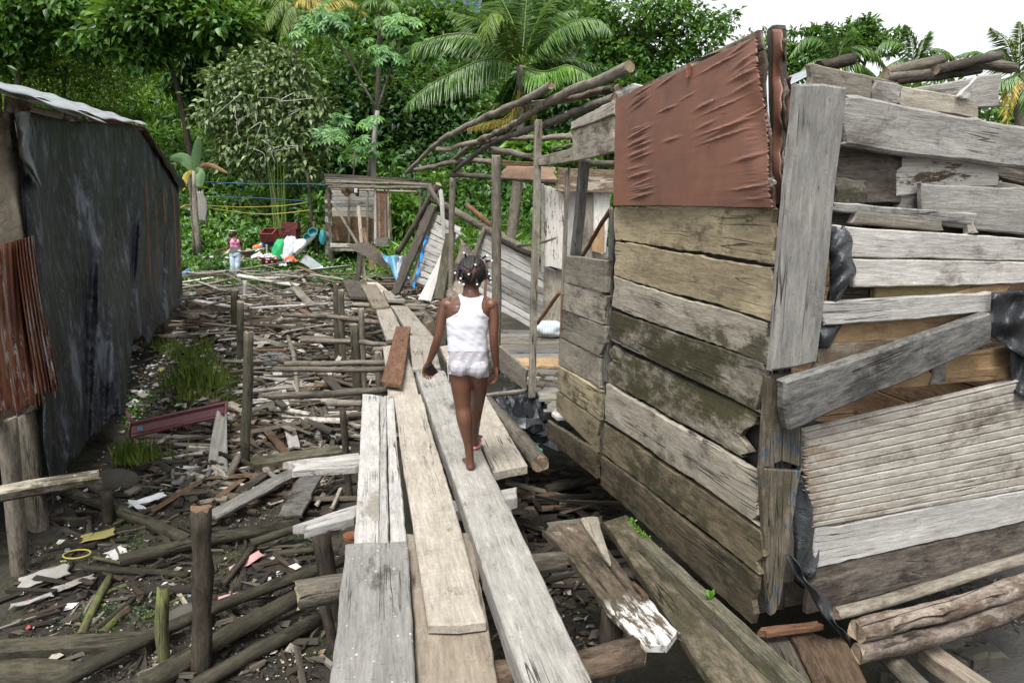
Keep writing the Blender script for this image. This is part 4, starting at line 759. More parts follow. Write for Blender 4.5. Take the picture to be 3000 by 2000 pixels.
# hut body behind the sheet
pa, pb = PL(-200, 900, -.25), PL(530, 800, -.25)
MBb = MB(); d = (pb-pa); d.z = 0; back = V((-4.2, -1.4, 0))
for (a, b) in ((V((pa.x, pa.y, -.1)), V((pb.x, pb.y, -.1))),):
    slab('floor', [a, b, b+back, a+back], .08, M_['dark'], LH, n=V((0, 0, 1)), cell=1.); slab('rear_wall', [a+back*.9, b+back*.9, b+back*.9+V((0, 0, 3)), a+back*.9+V((0, 0, 3))], .05, M_['dark'], LH, cell=1.); slab('end_wall', [b, b+back*.9, b+back*.9+V((0, 0, 2.6)), b+V((0, 0, 2.4))], .05, M_['dark'], LH, n=V((0, 1, 0)), cell=1.)
roofn = [V((pa.x, pa.y, 2.75))-V((.1, 0, 0)), V((pb.x, pb.y, 2.45))-V((.1, 0, 0)), V((pb.x, pb.y, 2.45))+back+V((0, 0, .8)), V((pa.x, pa.y, 2.75))+back+V((0, 0, .9))]
# piles in front and the bar nailed to them
for lab, x0, y0, x1, y1, w, m in (('thick grey pile under the rusty sheets, the nearer of the pair', 20, 1225, 62, 1675, 48, 'loggrey'), ('thick bamboo jointed pile right behind the nearest pile', 62, 1180, 112, 1570, 62, 'loggrey'), ('dark pile in the shade under the black sheet', 250, 1230, 312, 1290, 26, 'logdark')):
    b = atG(x1, y1, 0); t = atY(x0, y0, b.y+.05); tag(pole('stilt', [b-(t-b).normalized()*.1, lerp(b, t, .5), t], w/2/F*b.y*1.12, M_[m], seg=14, jit=.04), lab, 'post', 'piles under the tarp hut')
tag(plank('nailed_bar', atY(-80, 1444, 4.15), atY(288, 1385, 4.5), .075, .075, M_['wallgrey'], up=V((.1, -.5, .8)), bev=.01), 'squared grey bar jutting from the left edge in front of the hut piles', 'bar')
tag(plank('lower_bar', atY(-80, 1465, 4.3), atY(250, 1402, 4.6), .05, .05, M_['dark'], up=V((.1, -.5, .8)), bev=.01), 'thin dark lath tucked below the squared grey bar', 'bar')
# ---------------------------------------------------------------- debris field on the mud, left of the walkway
def gp(name, label, cat, pts, r, m, group=None, r1=None, h=0.0, **k):
    return tag(pole(name, [atG(p[0], p[1], (p[2] if len(p) > 2 else 0)+h) for p in pts], r*.66, M_[m], r1=r1, **k), label, cat, group)
ML = 'logs lying on the mud'
gp('mud_log', 'long muddy log slanting from behind the hut piles to the split post', 'log', [(179, 1434, .06), (370, 1500, .07), (557, 1583, .06)], .075, 'logmud', ML, seg=14, jit=.1)
gp('mud_log', 'thick muddy log with a pale banded end crossing behind the split post', 'log', [(353, 1642, .05), (600, 1585, .09), (876, 1535, .07)], .082, 'logmud', ML, seg=14, jit=.06)
gp('mud_log', 'thin dark log lying below the pale banded log end', 'log', [(247, 1664, .03), (400, 1670, .03), (553, 1684, .03)], .04, 'logmud', ML)
tag(plank('mud_beam', atG(-40, 1888, .09), atG(434, 1858, .12), .13, .14, M_['logmud'], bev=.02, jit=.014), 'squared muddy beam lying from the left edge of the photo', 'beam', ML)
gp('mud_log', 'big mossy log half sunk at the bottom left corner', 'log', [(-60, 1975, .03), (120, 1965, .05), (245, 1975, .0)], .12, 'logmud', ML, seg=16, jit=.08)
gp('mud_log', 'longest muddy pole running from the bottom edge up to the cut log end', 'log', [(150, 2010, .10), (420, 1870, .12), (700, 1750, .13), (1010, 1640, .16)], .062, 'logmud', ML, seg=14)
gp('mud_log', 'second long muddy pole right under the longest pole', 'log', [(400, 2020, .06), (620, 1890, .09), (870, 1752, .14)], .085, 'logmud', ML, seg=14, jit=.08)
gp('mud_log', 'third muddy pole nearest the walkway stilts at the bottom', 'log', [(560, 2015, .05), (760, 1900, .06), (935, 1810, .08)], .07, 'logmud', ML, seg=14)
gp('mud_log', 'mossy green stick slanting up from the squared muddy beam', 'log', [(236, 1860, .04), (280, 1770, .05), (322, 1688, .04)], .04, 'logmoss', ML)
gp('mud_log', 'thin dark stick right of the mossy green stick', 'log', [(262, 1855, .03), (392, 1756, .05)], .03, 'logdark', ML)
gp('mud_log', 'flat mossy lath beside the thin dark stick', 'log', [(300, 1855, .02), (375, 1780, .03)], .04, 'logmoss', ML)
gp('mud_log', 'dark sunken log left of the split post, beside the curved stump', 'log', [(429, 1733, .02), (560, 1724, .04), (650, 1712, .04)], .055, 'logdark', ML)
gp('mud_log', 'dark stick slanting up to the right of the split post', 'log', [(650, 1712, .05), (700, 1655, .06), (746, 1598, .06)], .04, 'logdark', ML)
gp('mud_log', 'thin grey log ending at the stilt with the rusted disc', 'log', [(800, 1622, .03), (925, 1608, .05)], .045, 'logmud', ML)
gp('mud_log', 'rough dark log above the thick banded log, towards the jagged beam end', 'log', [(735, 1590, .10), (890, 1543, .14), (960, 1525, .16)], .05, 'logmud', ML)
gp('mud_log', 'dark wet log in the shade between the two long muddy poles', 'log', [(640, 1905, -.02), (800, 1838, 0), (930, 1780, 0)], .05, 'logdark', ML)
gp('mud_log', 'brown log stub poking out of the mud beside the lower grass tuft', 'log', [(435, 1330, .04), (505, 1390, .03)], .075, 'logmud', ML, r1=.06)
gp('mud_log', 'short rotten log upright against the foot of the tall round post', 'log', [(665, 1402, .05), (700, 1335, .14)], .06, 'loggrey', ML)
# standing posts
def gpost(label, x0, y0, x1, y1, w, m, name='standing_post', lean=True, cap=None, **k):
    k.setdefault('jit', .09)
    b = atG(x1, y1, 0); t = atY(x0, y0, b.y); r = w/2/F*b.y*1.04
    return tag(pole(name, [b-(t-b)*.12, lerp(b, t, .5)+V((r*.1, 0, 0)), t], r, M_[m], r1=r*.97, seg=12, cap=M_[cap] if cap else None, **k), label, 'post', 'posts standing in the mud')
gpost('dark split post with a rust red broken top, nearest the viewer', 586, 1490, 586, 1972, 60, 'logdark', jit=.13, cap='brown')
gpost('short curved mossy stump left of the dark split post', 480, 1716, 482, 1940, 38, 'logmoss', bend=.08)
gpost('tall grey post with a flat top in the middle of the debris', 730, 972, 716, 1358, 27, 'mossy')
gpost('round mossy post just behind the tall flat topped post', 704, 884, 702, 1085, 21, 'mossy')
gpost('shorter round post farthest back of the trio', 686, 850, 688, 990, 21, 'mossy')
gpost('short thick post standing by the far end of the black sheet', 484, 856, 490, 992, 27, 'loggrey')
gpost('broken stump under the black sheet beside the slanting muddy log', 312, 1440, 320, 1530, 32, 'logdark')
gpost('thin split pale post in the timber heap behind the trio', 717, 822, 717, 905, 12, 'bleach')
gpost('pair of dark stakes at the corner of the tarp hut', 522, 845, 528, 908, 9, 'logdark')
# planks on the mud
PM = 'planks lying on the mud'
def gplank(label, a, b, wpx, m, h=.05, t=.03, hb=None, name='fallen_plank', **k):
    A = atG(a[0], a[1], h); B = atG(b[0], b[1], h if hb is None else hb); w = wpx/F*(A.y+B.y)/2
    return tag(plank(name, A, B, w, t, M_[m], up=(R.uniform(-.12, .12), R.uniform(-.5, -.1), 1), **k), label, 'plank', PM)
gplank('long grey plank slanting up from the split post to the walkway', (620, 1508), (876, 1372), 44, 'grey', .12, hb=.22)
tag(slab('fallen_plank', [atG(x, y, h) for x, y, h in ((884, 1386, .25), (948, 1373, .25), (890, 1508, .1), (815, 1508, .1))], .03, M_['grey'], n=V((0, -.3, 1))), 'broad dark grey board with a crack, right of the long slanting plank', 'plank', PM)
gplank('mossy dark plank lying across behind the white plank stub', (740, 1350), (1000, 1312), 50, 'mossy', .16, t=.08)
gplank('whitish plank standing out steeply between the trash bags', (812, 1085), (862, 1308), 30, 'bleach', .22, hb=.10)
gplank('upper board leaning from the maroon table frame to the right', (668, 1178), (893, 1290), 26, 'wallgrey', .18, hb=.06)
gplank('lower brown board under the board leaning from the table frame', (672, 1200), (740, 1300), 26, 'brown', .10)
gplank('dark brown plank lying behind the maroon table frame', (468, 1238), (665, 1262), 26, 'mossy', .08)
gplank('long grey lath below the maroon table frame', (425, 1272), (716, 1286), 20, 'wallgrey', .08, t=.05)
gplank('weathered stick plank ending at the grey cloth', (489, 1293), (622, 1310), 18, 'loggrey', .08, t=.05)
gplank('pale grey plank rising from the table frame to the grass', (442, 1216), (503, 1142), 18, 'bleach', .06)
gplank('dark plank rising behind the tall flat topped post', (604, 1180), (712, 1128), 24, 'dark', .12, t=.05)
gplank('grey pole like plank left of the smooth pale pole', (748, 1030), (830, 918), 16, 'wallgrey', .12, hb=.4, t=.05)
gplank('rusty brown board slanting down in the timber heap', (806, 872), (912, 920), 15, 'brown', .25)
gplank('curved white plank on the far timber heap', (694, 804), (874, 834), 17, 'white', .50, hb=.35)
gplank('broad grey board sloping down to the far walkway supports', (862, 840), (940, 922), 27, 'wallgrey', .35, hb=.15)
gplank('long dark slope board below the rusty brown board', (820, 890), (905, 935), 14, 'wallgrey', .2)
gplank('muddy board beside the foot of the tall flat topped post', (735, 1330), (820, 1395), 28, 'mossy', .05)
gplank('dark plank wedged left of the white plank stub', (700, 1440), (800, 1365), 30, 'dark', .10)
gplank('brown board leaning on the muddy board by the tall post', (770, 1245), (842, 1330), 24, 'brown', .14)
gplank('dark board standing on end below the thick grey pole', (905, 1195), (930, 1290), 30, 'dark', .2, hb=.08)
gplank('second dark board standing on end below the thick grey pole', (945, 1190), (965, 1270), 24, 'dark', .2, hb=.08)
gplank('narrow board upright under the grey pole beside the first dark board', (870, 1205), (890, 1255), 18, 'wallgrey', .22, hb=.08)
gplank('brown board pointing at the red plank from the left', (955, 1100), (1005, 1155), 28, 'dark', .3, hb=.2)
TP = 'poles in the far timber heap'
for lab, pts, r, m in (('long pale pole at the left end of the far timber heap', [(524, 810, .35), (700, 790, .5), (870, 762, .6)], .055, 'logpale'),
    ('lower thick pole at the left end of the far timber heap', [(527, 845, .2), (610, 832, .35), (690, 815, .45)], .06, 'logpale'),
    ('thin brown pole crossing over the white curved plank', [(655, 800, .6), (740, 838, .5), (808, 870, .4)], .045, 'loggrey'),
    ('dark pole along the middle of the far timber heap', [(540, 860, .1), (640, 850, .15), (730, 838, .2)], .05, 'loggrey'),
    ('pale pole sloping right on the far timber heap', [(797, 795, .4), (850, 830, .35), (885, 850, .3)], .045, 'loggrey'),
    ('pole rising to the right off the curved white plank', [(855, 830, .35), (912, 795, .5)], .05, 'loggrey'),
    ('muddy log at the left of the shorter round post', [(548, 910, .08), (610, 905, .1), (672, 905, .1)], .06, 'logmud'),
    ('grey log lying right of the shorter round post', [(705, 890, .12), (815, 888, .12)], .055, 'loggrey'),
    ('short thick cut log right of the trio of posts', [(705, 922, .12), (766, 925, .12)], .085, 'logpale'),
    ('long muddy log behind the grass patch', [(560, 1008, .06), (640, 988, .08), (700, 972, .1)], .06, 'logmud'),
    ('second muddy log reaching right from the tall post', [(745, 970, .1), (800, 955, .15), (835, 945, .2)], .055, 'logmud'),
    ('thin dark log between the trio of posts and the black sheet', [(545, 952, .05), (690, 945, .08)], .04, 'logmud'),
    ('pale barked pole standing crooked below the smooth pale pole', [(843, 985, .3), (862, 1060, .25), (878, 1245, .08)], .05, 'logpale'),
    ('short burnt log lying near the grass patch', [(640, 1030, .05), (690, 1045, .05)], .08, 'logdark'),
    ('grey branch rising from the trash to the pair of pale poles', [(850, 1150, .1), (930, 1108, .2)], .03, 'logdark'),
    ('muddy branch left of the tall flat topped post', [(560, 1190, .06), (700, 1120, .14)], .05, 'logdark')):
    gp('heap_pole', lab, 'pole', pts, r, m, TP)
# random broken timber between the named pieces
def scatter(n, region, label, group, mats, lmin, lmax, hmax=.25, seed=1, cat='timber', wmax=.16):
    rs = random.Random(seed)
    for i in range(n):
        while 1:
            px, py = region(rs); h = rs.uniform(.02, hmax); p = atG(px, py, h)
            if 2 < p.y < 22 and abs(p.z-h-gz(p.x, p.y)) < .04: break
        a = rs.choice([rs.gauss(0, .4), rs.uniform(0, 3.14)]); L = rs.uniform(lmin, lmax)
        d = V((math.cos(a), math.sin(a), rs.gauss(0, .16)))*L/2; A = p-d; B = p+d
        A.z = max(A.z, gz(A.x, A.y)+.01); B.z = max(B.z, gz(B.x, B.y)+.01)
        if rs.random() < .4: tag(pole('broken_timber', [A, lerp(A, B, .5), B], rs.uniform(.012, .034), M_[rs.choice(mats)], seg=8, step=.3), label, cat, group)
        else: tag(plank('broken_timber', A, B, rs.uniform(.03, wmax*.8), rs.uniform(.012, .035), M_[rs.choice(mats)], up=(rs.gauss(0, .3), rs.gauss(0, .3), 1), cell=.15, rag=.02), label, cat, group)
far = ['wallgrey', 'loggrey', 'grey', 'bleach', 'dark', 'loggrey', 'bleach', 'brown', 'silver', 'logpale']
def reg(x0, x1, y0, y1, f=None):
    def g(rs):
        while 1:
            x, y = rs.uniform(x0, x1), rs.uniform(y0, y1)
            if f is None or f(x, y): return x, y
    return g
scatter(62, reg(540, 1000, 815, 900), 'broken timber tangled in the far heap between the tarp hut and the walkway', 'tangled timber of the far heap', far, .5, 1.8, .40, 3)
scatter(26, reg(530, 960, 780, 812), 'broken timber on the crest of the far heap below the standing woman', 'timber on the crest of the heap', far, .6, 2.2, .55, 13)
scatter(78, reg(735, 1090, 915, 1200), 'broken timber strewn between the tall post and the walkway bearers', 'timber strewn beside the walkway', far, .3, 1.2, .22, 4)
scatter(20, reg(520, 720, 880, 1000), 'broken timber lying between the black sheet and the trio of posts', 'timber by the trio of posts', far, .4, 1.3, .12, 5)
scatter(26, reg(620, 1000, 1200, 1420), 'muddy timber scrap lying between the table frame and the bleached plank', 'muddy timber in the middle', ['mossy', 'dark', 'logmud', 'wallgrey', 'brown'], .25, .8, .12, 6)
scatter(22, reg(150, 900, 1480, 1960), 'small muddy stick sunk in the wet mud at the lower left', 'muddy sticks at the lower left', ['logmud', 'logdark', 'logmoss', 'dark', 'wallgrey'], .15, .55, .03, 7, wmax=.07)
scatter(46, reg(1050, 1240, 785, 840), 'dark timber stacked in the heap at the far end of the walkway', 'timber heap at the walkway end', ['dark', 'brown', 'grey', 'logdark', 'mossy'], .6, 1.7, .40, 8)
scatter(26, lambda rs: (rs.uniform(1400, 1760), rs.uniform(1440, 1700)), 'dark timber scrap lying in the shade under the big wall', 'timber in the shade under the wall', ['dark', 'logdark', 'mossy', 'brown'], .3, 1.0, .15, 9)
scatter(24, lambda rs: (rs.uniform(1090, 1300), rs.uniform(840, 960)), 'broken timber in the gap beside the far walkway planks', 'timber beside the far walkway', ['dark', 'loggrey', 'wallgrey', 'brown'], .3, 1.0, .35, 10)
def S(x, y, X, Y, w, l, m, lab, cat='stick'): tag(plank('propped_stick', atY(x, y, Y), atY(X, w, l), .09, .05, M_[m], up=V((0, -1, 0))), lab, cat)
tag(plank('propped_stick', atY(1068, 822, 15.2), atY(1050, 605, 15.6), .075, .04, M_['tan'], up=V((0, -1, 0))), 'tall pale stick propped upright in front of the far shed', 'stick')
tag(plank('propped_stick', atY(1047, 822, 15.0), atY(1056, 715, 15.3), .10, .05, M_['mossy'], up=V((0, -1, 0))), 'grey stick crossing the foot of the tall pale stick', 'stick')
tag(plank('propped_stick', atY(1092, 792, 15.0), atY(1063, 668, 15.3), .09, .04, M_['brown'], up=V((0, -1, 0))), 'brown pointed stick leaning right of the tall pale stick', 'stick')
tag(slab('fallen_roof_board', yq([(1010, 716), (1070, 708), (1125, 760), (1130, 788)], (14.5, 14.2, 13.2, 13.2)), .05, M_['dark'], n=V((0, -.5, 1))), 'dark roof board lying on the heap left of the faded blue tarp', 'board')
tag(slab('fallen_roof_board', yq([(1075, 705), (1120, 742), (1150, 790), (1100, 770)], (14.6, 14.0, 13.4, 13.9)), .05, M_['brown'], n=V((0, -1, .5))), 'brown roof board tipped up beside the faded blue tarp', 'board')
# maroon table frame
TF = thing('table_frame', 'maroon wooden table frame lying tipped on the mud below the grass', 'table frame', atG(520, 1240))
a, b = atG(387, 1236, .30), atG(664, 1176, .34)
plank('rail', a, b, .035, .05, M_['maroon'], TF, up=V((0, -.3, 1)), bev=.004, jit=.001, rag=.001, warp=0)
dn = V((0, -.05, -.13)); slab('apron', [a+dn*.35, b+dn*.35, b+dn, a+dn], .02, M_['maroon'], TF, n=V((0, -1, 0)), jit=.001, rag=.001, warp=0)
plank('rail', a+dn*1.05, b+dn*1.05, .03, .03, M_['maroon'], TF, up=V((0, -.3, 1)), bev=.004, jit=.001, rag=.001)
for p, q in ((a, atG(382, 1284, .02)), (b, atG(653, 1282, .02)), (a, atG(370, 1206, .25))): pole('leg', [p, q], .02, M_['maroon'], TF, cap=M_['maroon'], bend=.002, jit=.01)
pm = lerp(a, b, .54)+dn; plank('brace', pm, pm+V((.05, .1, -.18)), .03, .02, M_['maroon'], TF)
m_ = lerp(a, b, .10)+dn*.6+V((0, -.028, 0)); slab('sticker', [m_+V((-.03, -.003, .02)), m_+V((.03, -.003, .028)), m_+V((.03, -.003, -.022)), m_+V((-.03, -.003, -.03))], .002, M_['bluecloth'], TF, n=V((0, -1, 0)), jit=0, rag=0, warp=0)
# rubbish: individual pieces one can tell apart
def bit(name, label, cat, px, py, sz, mat, h=.03, rot=None, rag=.012, t=.006, group=None):
    p = atG(px, py, h); w, d = sz; a = R.uniform(0, 3.1) if rot is None else rot; c, s_ = math.cos(a), math.sin(a); tl = V((0, 0, 1))
    q = [p+V((c*x-s_*y, s_*x+c*y, z)) for x, y, z in ((-w/2, -d/2, 0), (w/2, -d/2, .02), (w/2, d/2, .03), (-w/2, d/2, .01))]
    return tag(slab(name, q, t, M_[mat], n=V((0, 0, 1)), rag=rag, jit=.01, warp=.012, cell=.03), label, cat, group)
bit('foam_tray', 'white foam tray in the debris right of the tall flat topped post', 'tray', 765, 1175, (.20, .14), 'foam', .12, .1); bit('torn_bag', 'torn white bag beside the white foam tray', 'bag', 785, 1192, (.28, .12), 'whitesack', .10)
bit('torn_packet', 'yellow printed packet on the mud beside the hut piles', 'packet', 288, 1572, (.22, .16), 'yellowp', .05, .4); bit('torn_packet', 'white and blue packet pressed under the pale banded log', 'packet', 345, 1620, (.13, .20), 'foam', .03, .8)
bit('plastic_board', 'pink plastic board lying near the long muddy pole', 'board', 670, 1760, (.14, .10), 'pinkpl', .03, .3, .002); bit('plastic_sheet', 'torn pink sheet right of the dark split post', 'sheet', 725, 1648, (.26, .08), 'pinkpl', .03, .9)
bit('cloth_rag', 'muddy whitish rag lying left of the squared muddy beam', 'rag', 130, 1692, (.30, .16), 'cloth', .03, .6, .02); bit('cloth_rag', 'narrow muddy strip of board below the whitish rag', 'strip', 208, 1715, (.30, .06), 'bleach', .03, .7); bit('cloth_rag', 'pale strip lying nearest the left edge, below the whitish rag', 'strip', 92, 1762, (.26, .06), 'bleach', .03, .6)
bit('crushed_tub', 'crushed yellowish tub left of the white plank stub', 'tub', 775, 1275, (.16, .10), 'cloth', .08)
for lab, x, y, sz in (('bluish plastic wrapper on grey plastic below the table frame', 540, 1368, (.22, .10)), ('silvery plastic wrapper below the broken stump', 430, 1465, (.24, .09)), ('second silvery wrapper left of the first', 400, 1480, (.16, .08)), ('bluish plastic piece under the thick grey pole', 978, 1275, (.2, .1)), ('white crumpled film below the far broad grey board', 850, 880, (.5, .25)), ('white film right of the far broad grey board', 945, 870, (.35, .15))): bit('plastic_wrapper', lab, 'wrapper', x, y, sz, 'whitesack', .06, None, .03)
def cl(u, v): p = atG(640-u*-30-40*v*(1-u), 1285+v*122+10*u, 0); return p+V((0, 0, .28*(1-v)**1.5+.03*math.sin(u*7+v*5)+.04))
tag(sheet('grey_sheet', cl, 10, 14, M_['cloth']), 'grey stiff sheet draped over the timber below the table frame', 'sheet')
tag(sheet('grey_sheet', lambda u, v: atG(500+u*120, 1370+v*50, .05+.03*math.sin(u*13+v*7)+.02*math.sin(u*29)), 18, 8, M_['greyplastic']), 'crumpled grey plastic lying left of the grey stiff sheet', 'sheet')
heap('rubbish_bag', atG(808, 1055, .05), (.22, .16, .14), 'greyplastic', 'bundle of dark netting in the debris left of the pale poles', 'netting', 11); heap('rubbish_bag', atG(870, 1120, .08), (.20, .16, .16), 'plastic', 'bluish black bag right of the whitish steep plank', 'bag', 12); heap('rubbish_bag', atG(915, 1178, .10), (.26, .16, .14), 'plastic', 'black bag caught under the thick grey pole', 'bag', 13); heap('rubbish_bag', atG(925, 1280, .0), (.16, .16, .14), 'greyplastic', 'muddy bag below the dark boards on end', 'bag', 14)
mb = MB(); mb.ball((0, 0, 0), .11); o = mb.build('green_ball', [M_['greenball']], smooth=True, M=Matrix.Identity(4)); o.location = atG(562, 870, .08); tag(o, 'pale green ball on the shell flat by the corner of the tarp hut', 'ball')
mb = MB(); mb.ball((0, 0, 0), (.26, .18, .14)); o = mb.build('boulder', [M_['stone']], smooth=True, M=Matrix.Identity(4)); o.location = atG(335, 1415, .03); tag(o, 'mossy boulder beside the broken stump', 'boulder')
mb = MB(); mb.ball((0, 0, 0), (.16, .11, .10)); o = mb.build('boulder', [M_['stone']], smooth=True, M=Matrix.Identity(4)); o.location = atG(560, 1812, .03); tag(o, 'pale rounded stone behind the dark split post', 'stone')
mb = MB(); mb.tube([(math.cos(a)*.10, math.sin(a)*.07, 0) for a in np.linspace(0, 6.28, 24)], .006, 6); o = mb.build('wire_hoop', [M_['ropey']], M=Matrix.Identity(4)); o.location = atG(225, 1622, .04); tag(o, 'thin yellowish hoop lying right of the hut piles', 'hoop')
mb = MB(); mb.tube([(math.cos(a)*.13, math.sin(a)*.13, 0) for a in np.linspace(0, 6.28, 24)], .008, 6); o = mb.build('pot_lid', [M_['logmud']], M=Matrix.Identity(4)); o.location = atG(530, 1675, .04); tag(o, 'muddy round rim sunk left of the dark split post', 'rim')
mb = MB(); mb.tube([(0, 0, 0), (0, 0, .02)], .05, 14); o = mb.build('rusted_disc', [M_['rust']], M=Matrix.Identity(4)); o.location = atY(1030, 1575, 3.9); tag(o, 'rusted round disc under the white planks', 'disc')
heap('shell_mound', atG(60, 1600, -.05), (.4, .3, .14), 'mud', 'low mound of mud around the hut piles', 'mound', 21, amp=.15)
def vreg(x0, x1, y0, y1, f=None):
    def g(rs, n):
        o = np.zeros((0, 2))
        while len(o) < n:
            q = np.stack([rs.uniform(x0, x1, n*2), rs.uniform(y0, y1, n*2)], 1); o = np.concatenate([o, q[f(q[:, 0], q[:, 1])] if f else q])
        return o[:n]
    return g
# litter: uncountable scraps, shells and chips
def scraps(name, n, region, smin, smax, mat, hmax=.02, seed=1, zoff=0.):
    rs = np.random.RandomState(seed); xy = region(rs, n); P = vG(xy[:, 0], xy[:, 1]); P = P[(P[:, 1] > 2.2)&(P[:, 1] < 24)]; n = len(P); P[:, 2] += .004+rs.rand(n)*hmax+zoff
    a = rs.rand(n)*6.28; D = np.stack([np.cos(a), np.sin(a), rs.randn(n)*.25], 1); N = np.stack([rs.randn(n)*.45, rs.randn(n)*.45-.2, np.ones(n)], 1)
    L = smin+(smax-smin)*rs.rand(n)**2.2; W = L*((.10+.25*rs.rand(n)) if mat == 'chips' else (.35+.6*rs.rand(n))); o = leaves_mesh(name, P, D, N, L, W, mat, fold=.12, droop=.05); tag(o, kind='stuff'); return o
lm = lambda x, y: (x > 60)&(x > 150+(1450-y)*.75)
scraps('shell_litter', 9000, vreg(510, 1010, 840, 1010, lambda x, y: snoise(x, y, 8, .03) > -.45), .02, .085, 'shells', .05, 1)
scraps('shell_litter', 2600, vreg(940, 1140, 818, 845), .03, .12, 'shells', .05, 2)
scraps('shell_litter', 4200, vreg(330, 1000, 1000, 1250, lambda x, y: x > 370), .012, .06, 'shells', .04, 3)
scraps('shell_litter', 1900, vreg(40, 1000, 1230, 2000, lambda x, y: lm(x, y) & (snoise(x, y, 18, .02) > .1)), .006, .03, 'shells', .02, 4)
scraps('scrap_litter', 1500, vreg(380, 1080, 850, 1260), .04, .20, 'scraps', .12, 5)
scraps('scrap_litter', 480, vreg(60, 960, 1250, 1960, lm), .02, .10, 'scraps', .03, 6)
scraps('scrap_litter', 260, vreg(600, 900, 745, 800), .05, .18, 'scraps', .06, 7)
scraps('chip_litter', 7000, vreg(400, 1120, 840, 1300), .04, .26, 'chips', .10, 8)
scraps('chip_litter', 4200, vreg(0, 1000, 1280, 2000, lm), .02, .12, 'chips', .02, 9)
scraps('chip_litter', 1500, vreg(1380, 1780, 1380, 2000), .03, .18, 'chips', .05, 10); scraps('scrap_litter', 120, vreg(1400, 1760, 1400, 1900), .03, .12, 'scraps', .04, 11)
scraps('chip_litter', 1200, vreg(2560, 3000, 1830, 2000), .02, .08, 'chips', .02, 12, .36)
# grass on the flat
def blades(name, P, L, W, mat, seed, spread=.5, parent=None):
    rs = np.random.RandomState(seed); n = len(P); a = rs.rand(n)*6.28; s_ = rs.rand(n)*spread; D = np.stack([np.cos(a)*s_, np.sin(a)*s_, np.ones(n)], 1); D /= np.linalg.norm(D, axis=1)[:, None]; N = np.stack([np.cos(a), np.sin(a), np.zeros(n)], 1)
    Ls = L*(.5+.6*rs.rand(n)); return leaves_mesh(name, P, D, -N+[0, 0, .1], Ls, W, mat, parent=parent, fold=.3, droop=-.28)
def gpts(region, n, seed, tex=None):
    xy = region(np.random.RandomState(seed), n); return vG(xy[:, 0], xy[:, 1])
for lab, x, y, n, L, sp_, sd in (('tall tuft of coarse grass in the middle of the shell flat', 572, 1150, 240, .42, .10, 1), ('lower tuft of coarse grass beside the tipped table frame', 404, 1360, 190, .30, .07, 2)):
    c = np.array(atG(x, y, 0)); P = c+np.random.RandomState(sd).randn(n, 3)*[sp_*1.6, sp_, 0]; P[:, 2] = ground_z(P[:, 0], P[:, 1]); tag(blades('grass_tuft', P, L, .009, 'lf_grass', sd, 1.1), lab, 'grass tuft')
P = gpts(vreg(380, 700, 1010, 1190, lambda x, y: (snoise(x, y, 28, .022) > .0)&(x > 385)), 1900, 3); tag(blades('grass_patch', P, .20, .008, 'lf_grass', 5, .8), kind='stuff')

def weeds(n, region, seed, mat, L, W, per=7):
    xy = region(np.random.RandomState(seed), n); C = vG(xy[:, 0], xy[:, 1]); rs = np.random.RandomState(seed); P = (C[:, None]+rs.randn(n, per, 3)*[.05, .05, .012]+[0, 0, .015]).reshape(-1, 3); k = len(P)
    tag(leaves_mesh('low_weeds', P, rs.randn(k, 3)*.6+[0, 0, .25], rs.randn(k, 3)*.4+[0, -.3, .9], L*(.5+.8*rs.rand(k)), W*(.6+.7*rs.rand(k)), mat), kind='stuff')
weeds(420, vreg(60, 900, 1330, 1980, lambda x, y: lm(x, y)&(snoise(x, y, 41, .03) > .5)), 41, 'lf_weed', .022, .014); weeds(500, vreg(370, 720, 1000, 1260, lambda x, y: snoise(x, y, 42, .02) > -.1), 42, 'lf_bright', .06, .03)

def sticks(n, region, lmin, lmax, hmax, seed, wmin=.02, wmax=.09, bias=.4, mat='sticks'):
    rs = np.random.RandomState(seed); xy = region(rs, n); C = vG(xy[:, 0], xy[:, 1]); C = C[(C[:, 1] > 2)&(C[:, 1] < 24)]; n = len(C); C[:, 2] += rs.rand(n)**1.5*hmax+.01
    k = np.abs(C[:, 2]-ground_z(C[:, 0], C[:, 1])) < hmax+.06; C = C[k]; n = len(C); a = np.where(rs.rand(n) < .5, rs.randn(n)*bias, rs.rand(n)*3.14); pt = rs.randn(n)*.09; L = lmin+(lmax-lmin)*rs.rand(n)**1.6; W = wmin+(wmax-wmin)*rs.rand(n)**1.5; T = .012+.022*rs.rand(n)
    X = np.stack([np.cos(a)*np.cos(pt), np.sin(a)*np.cos(pt), np.sin(pt)], 1); Y = np.stack([-np.sin(a), np.cos(a), rs.randn(n)*.25], 1); Z = np.cross(X, Y); sg = np.array([[x, y, z] for x in (-.5, .5) for y in (-.5, .5) for z in (-.5, .5)])
    v = C[:, None]+sg[None, :, :1]*(X*L[:, None])[:, None]+sg[None, :, 1:2]*(Y*W[:, None])[:, None]+sg[None, :, 2:]*(Z*T[:, None])[:, None]+rs.randn(n, 8, 3)*.006
    f = (np.arange(n)[:, None, None]*8+np.array([[0, 1, 3, 2], [4, 6, 7, 5], [0, 4, 5, 1], [2, 3, 7, 6], [0, 2, 6, 4], [1, 5, 7, 3]])[None]).reshape(-1, 4)
    tag(put('timber_litter', v.reshape(-1, 3), f.tolist(), M_[mat], Matrix.Translation(V(C.mean(0)))), kind='stuff')
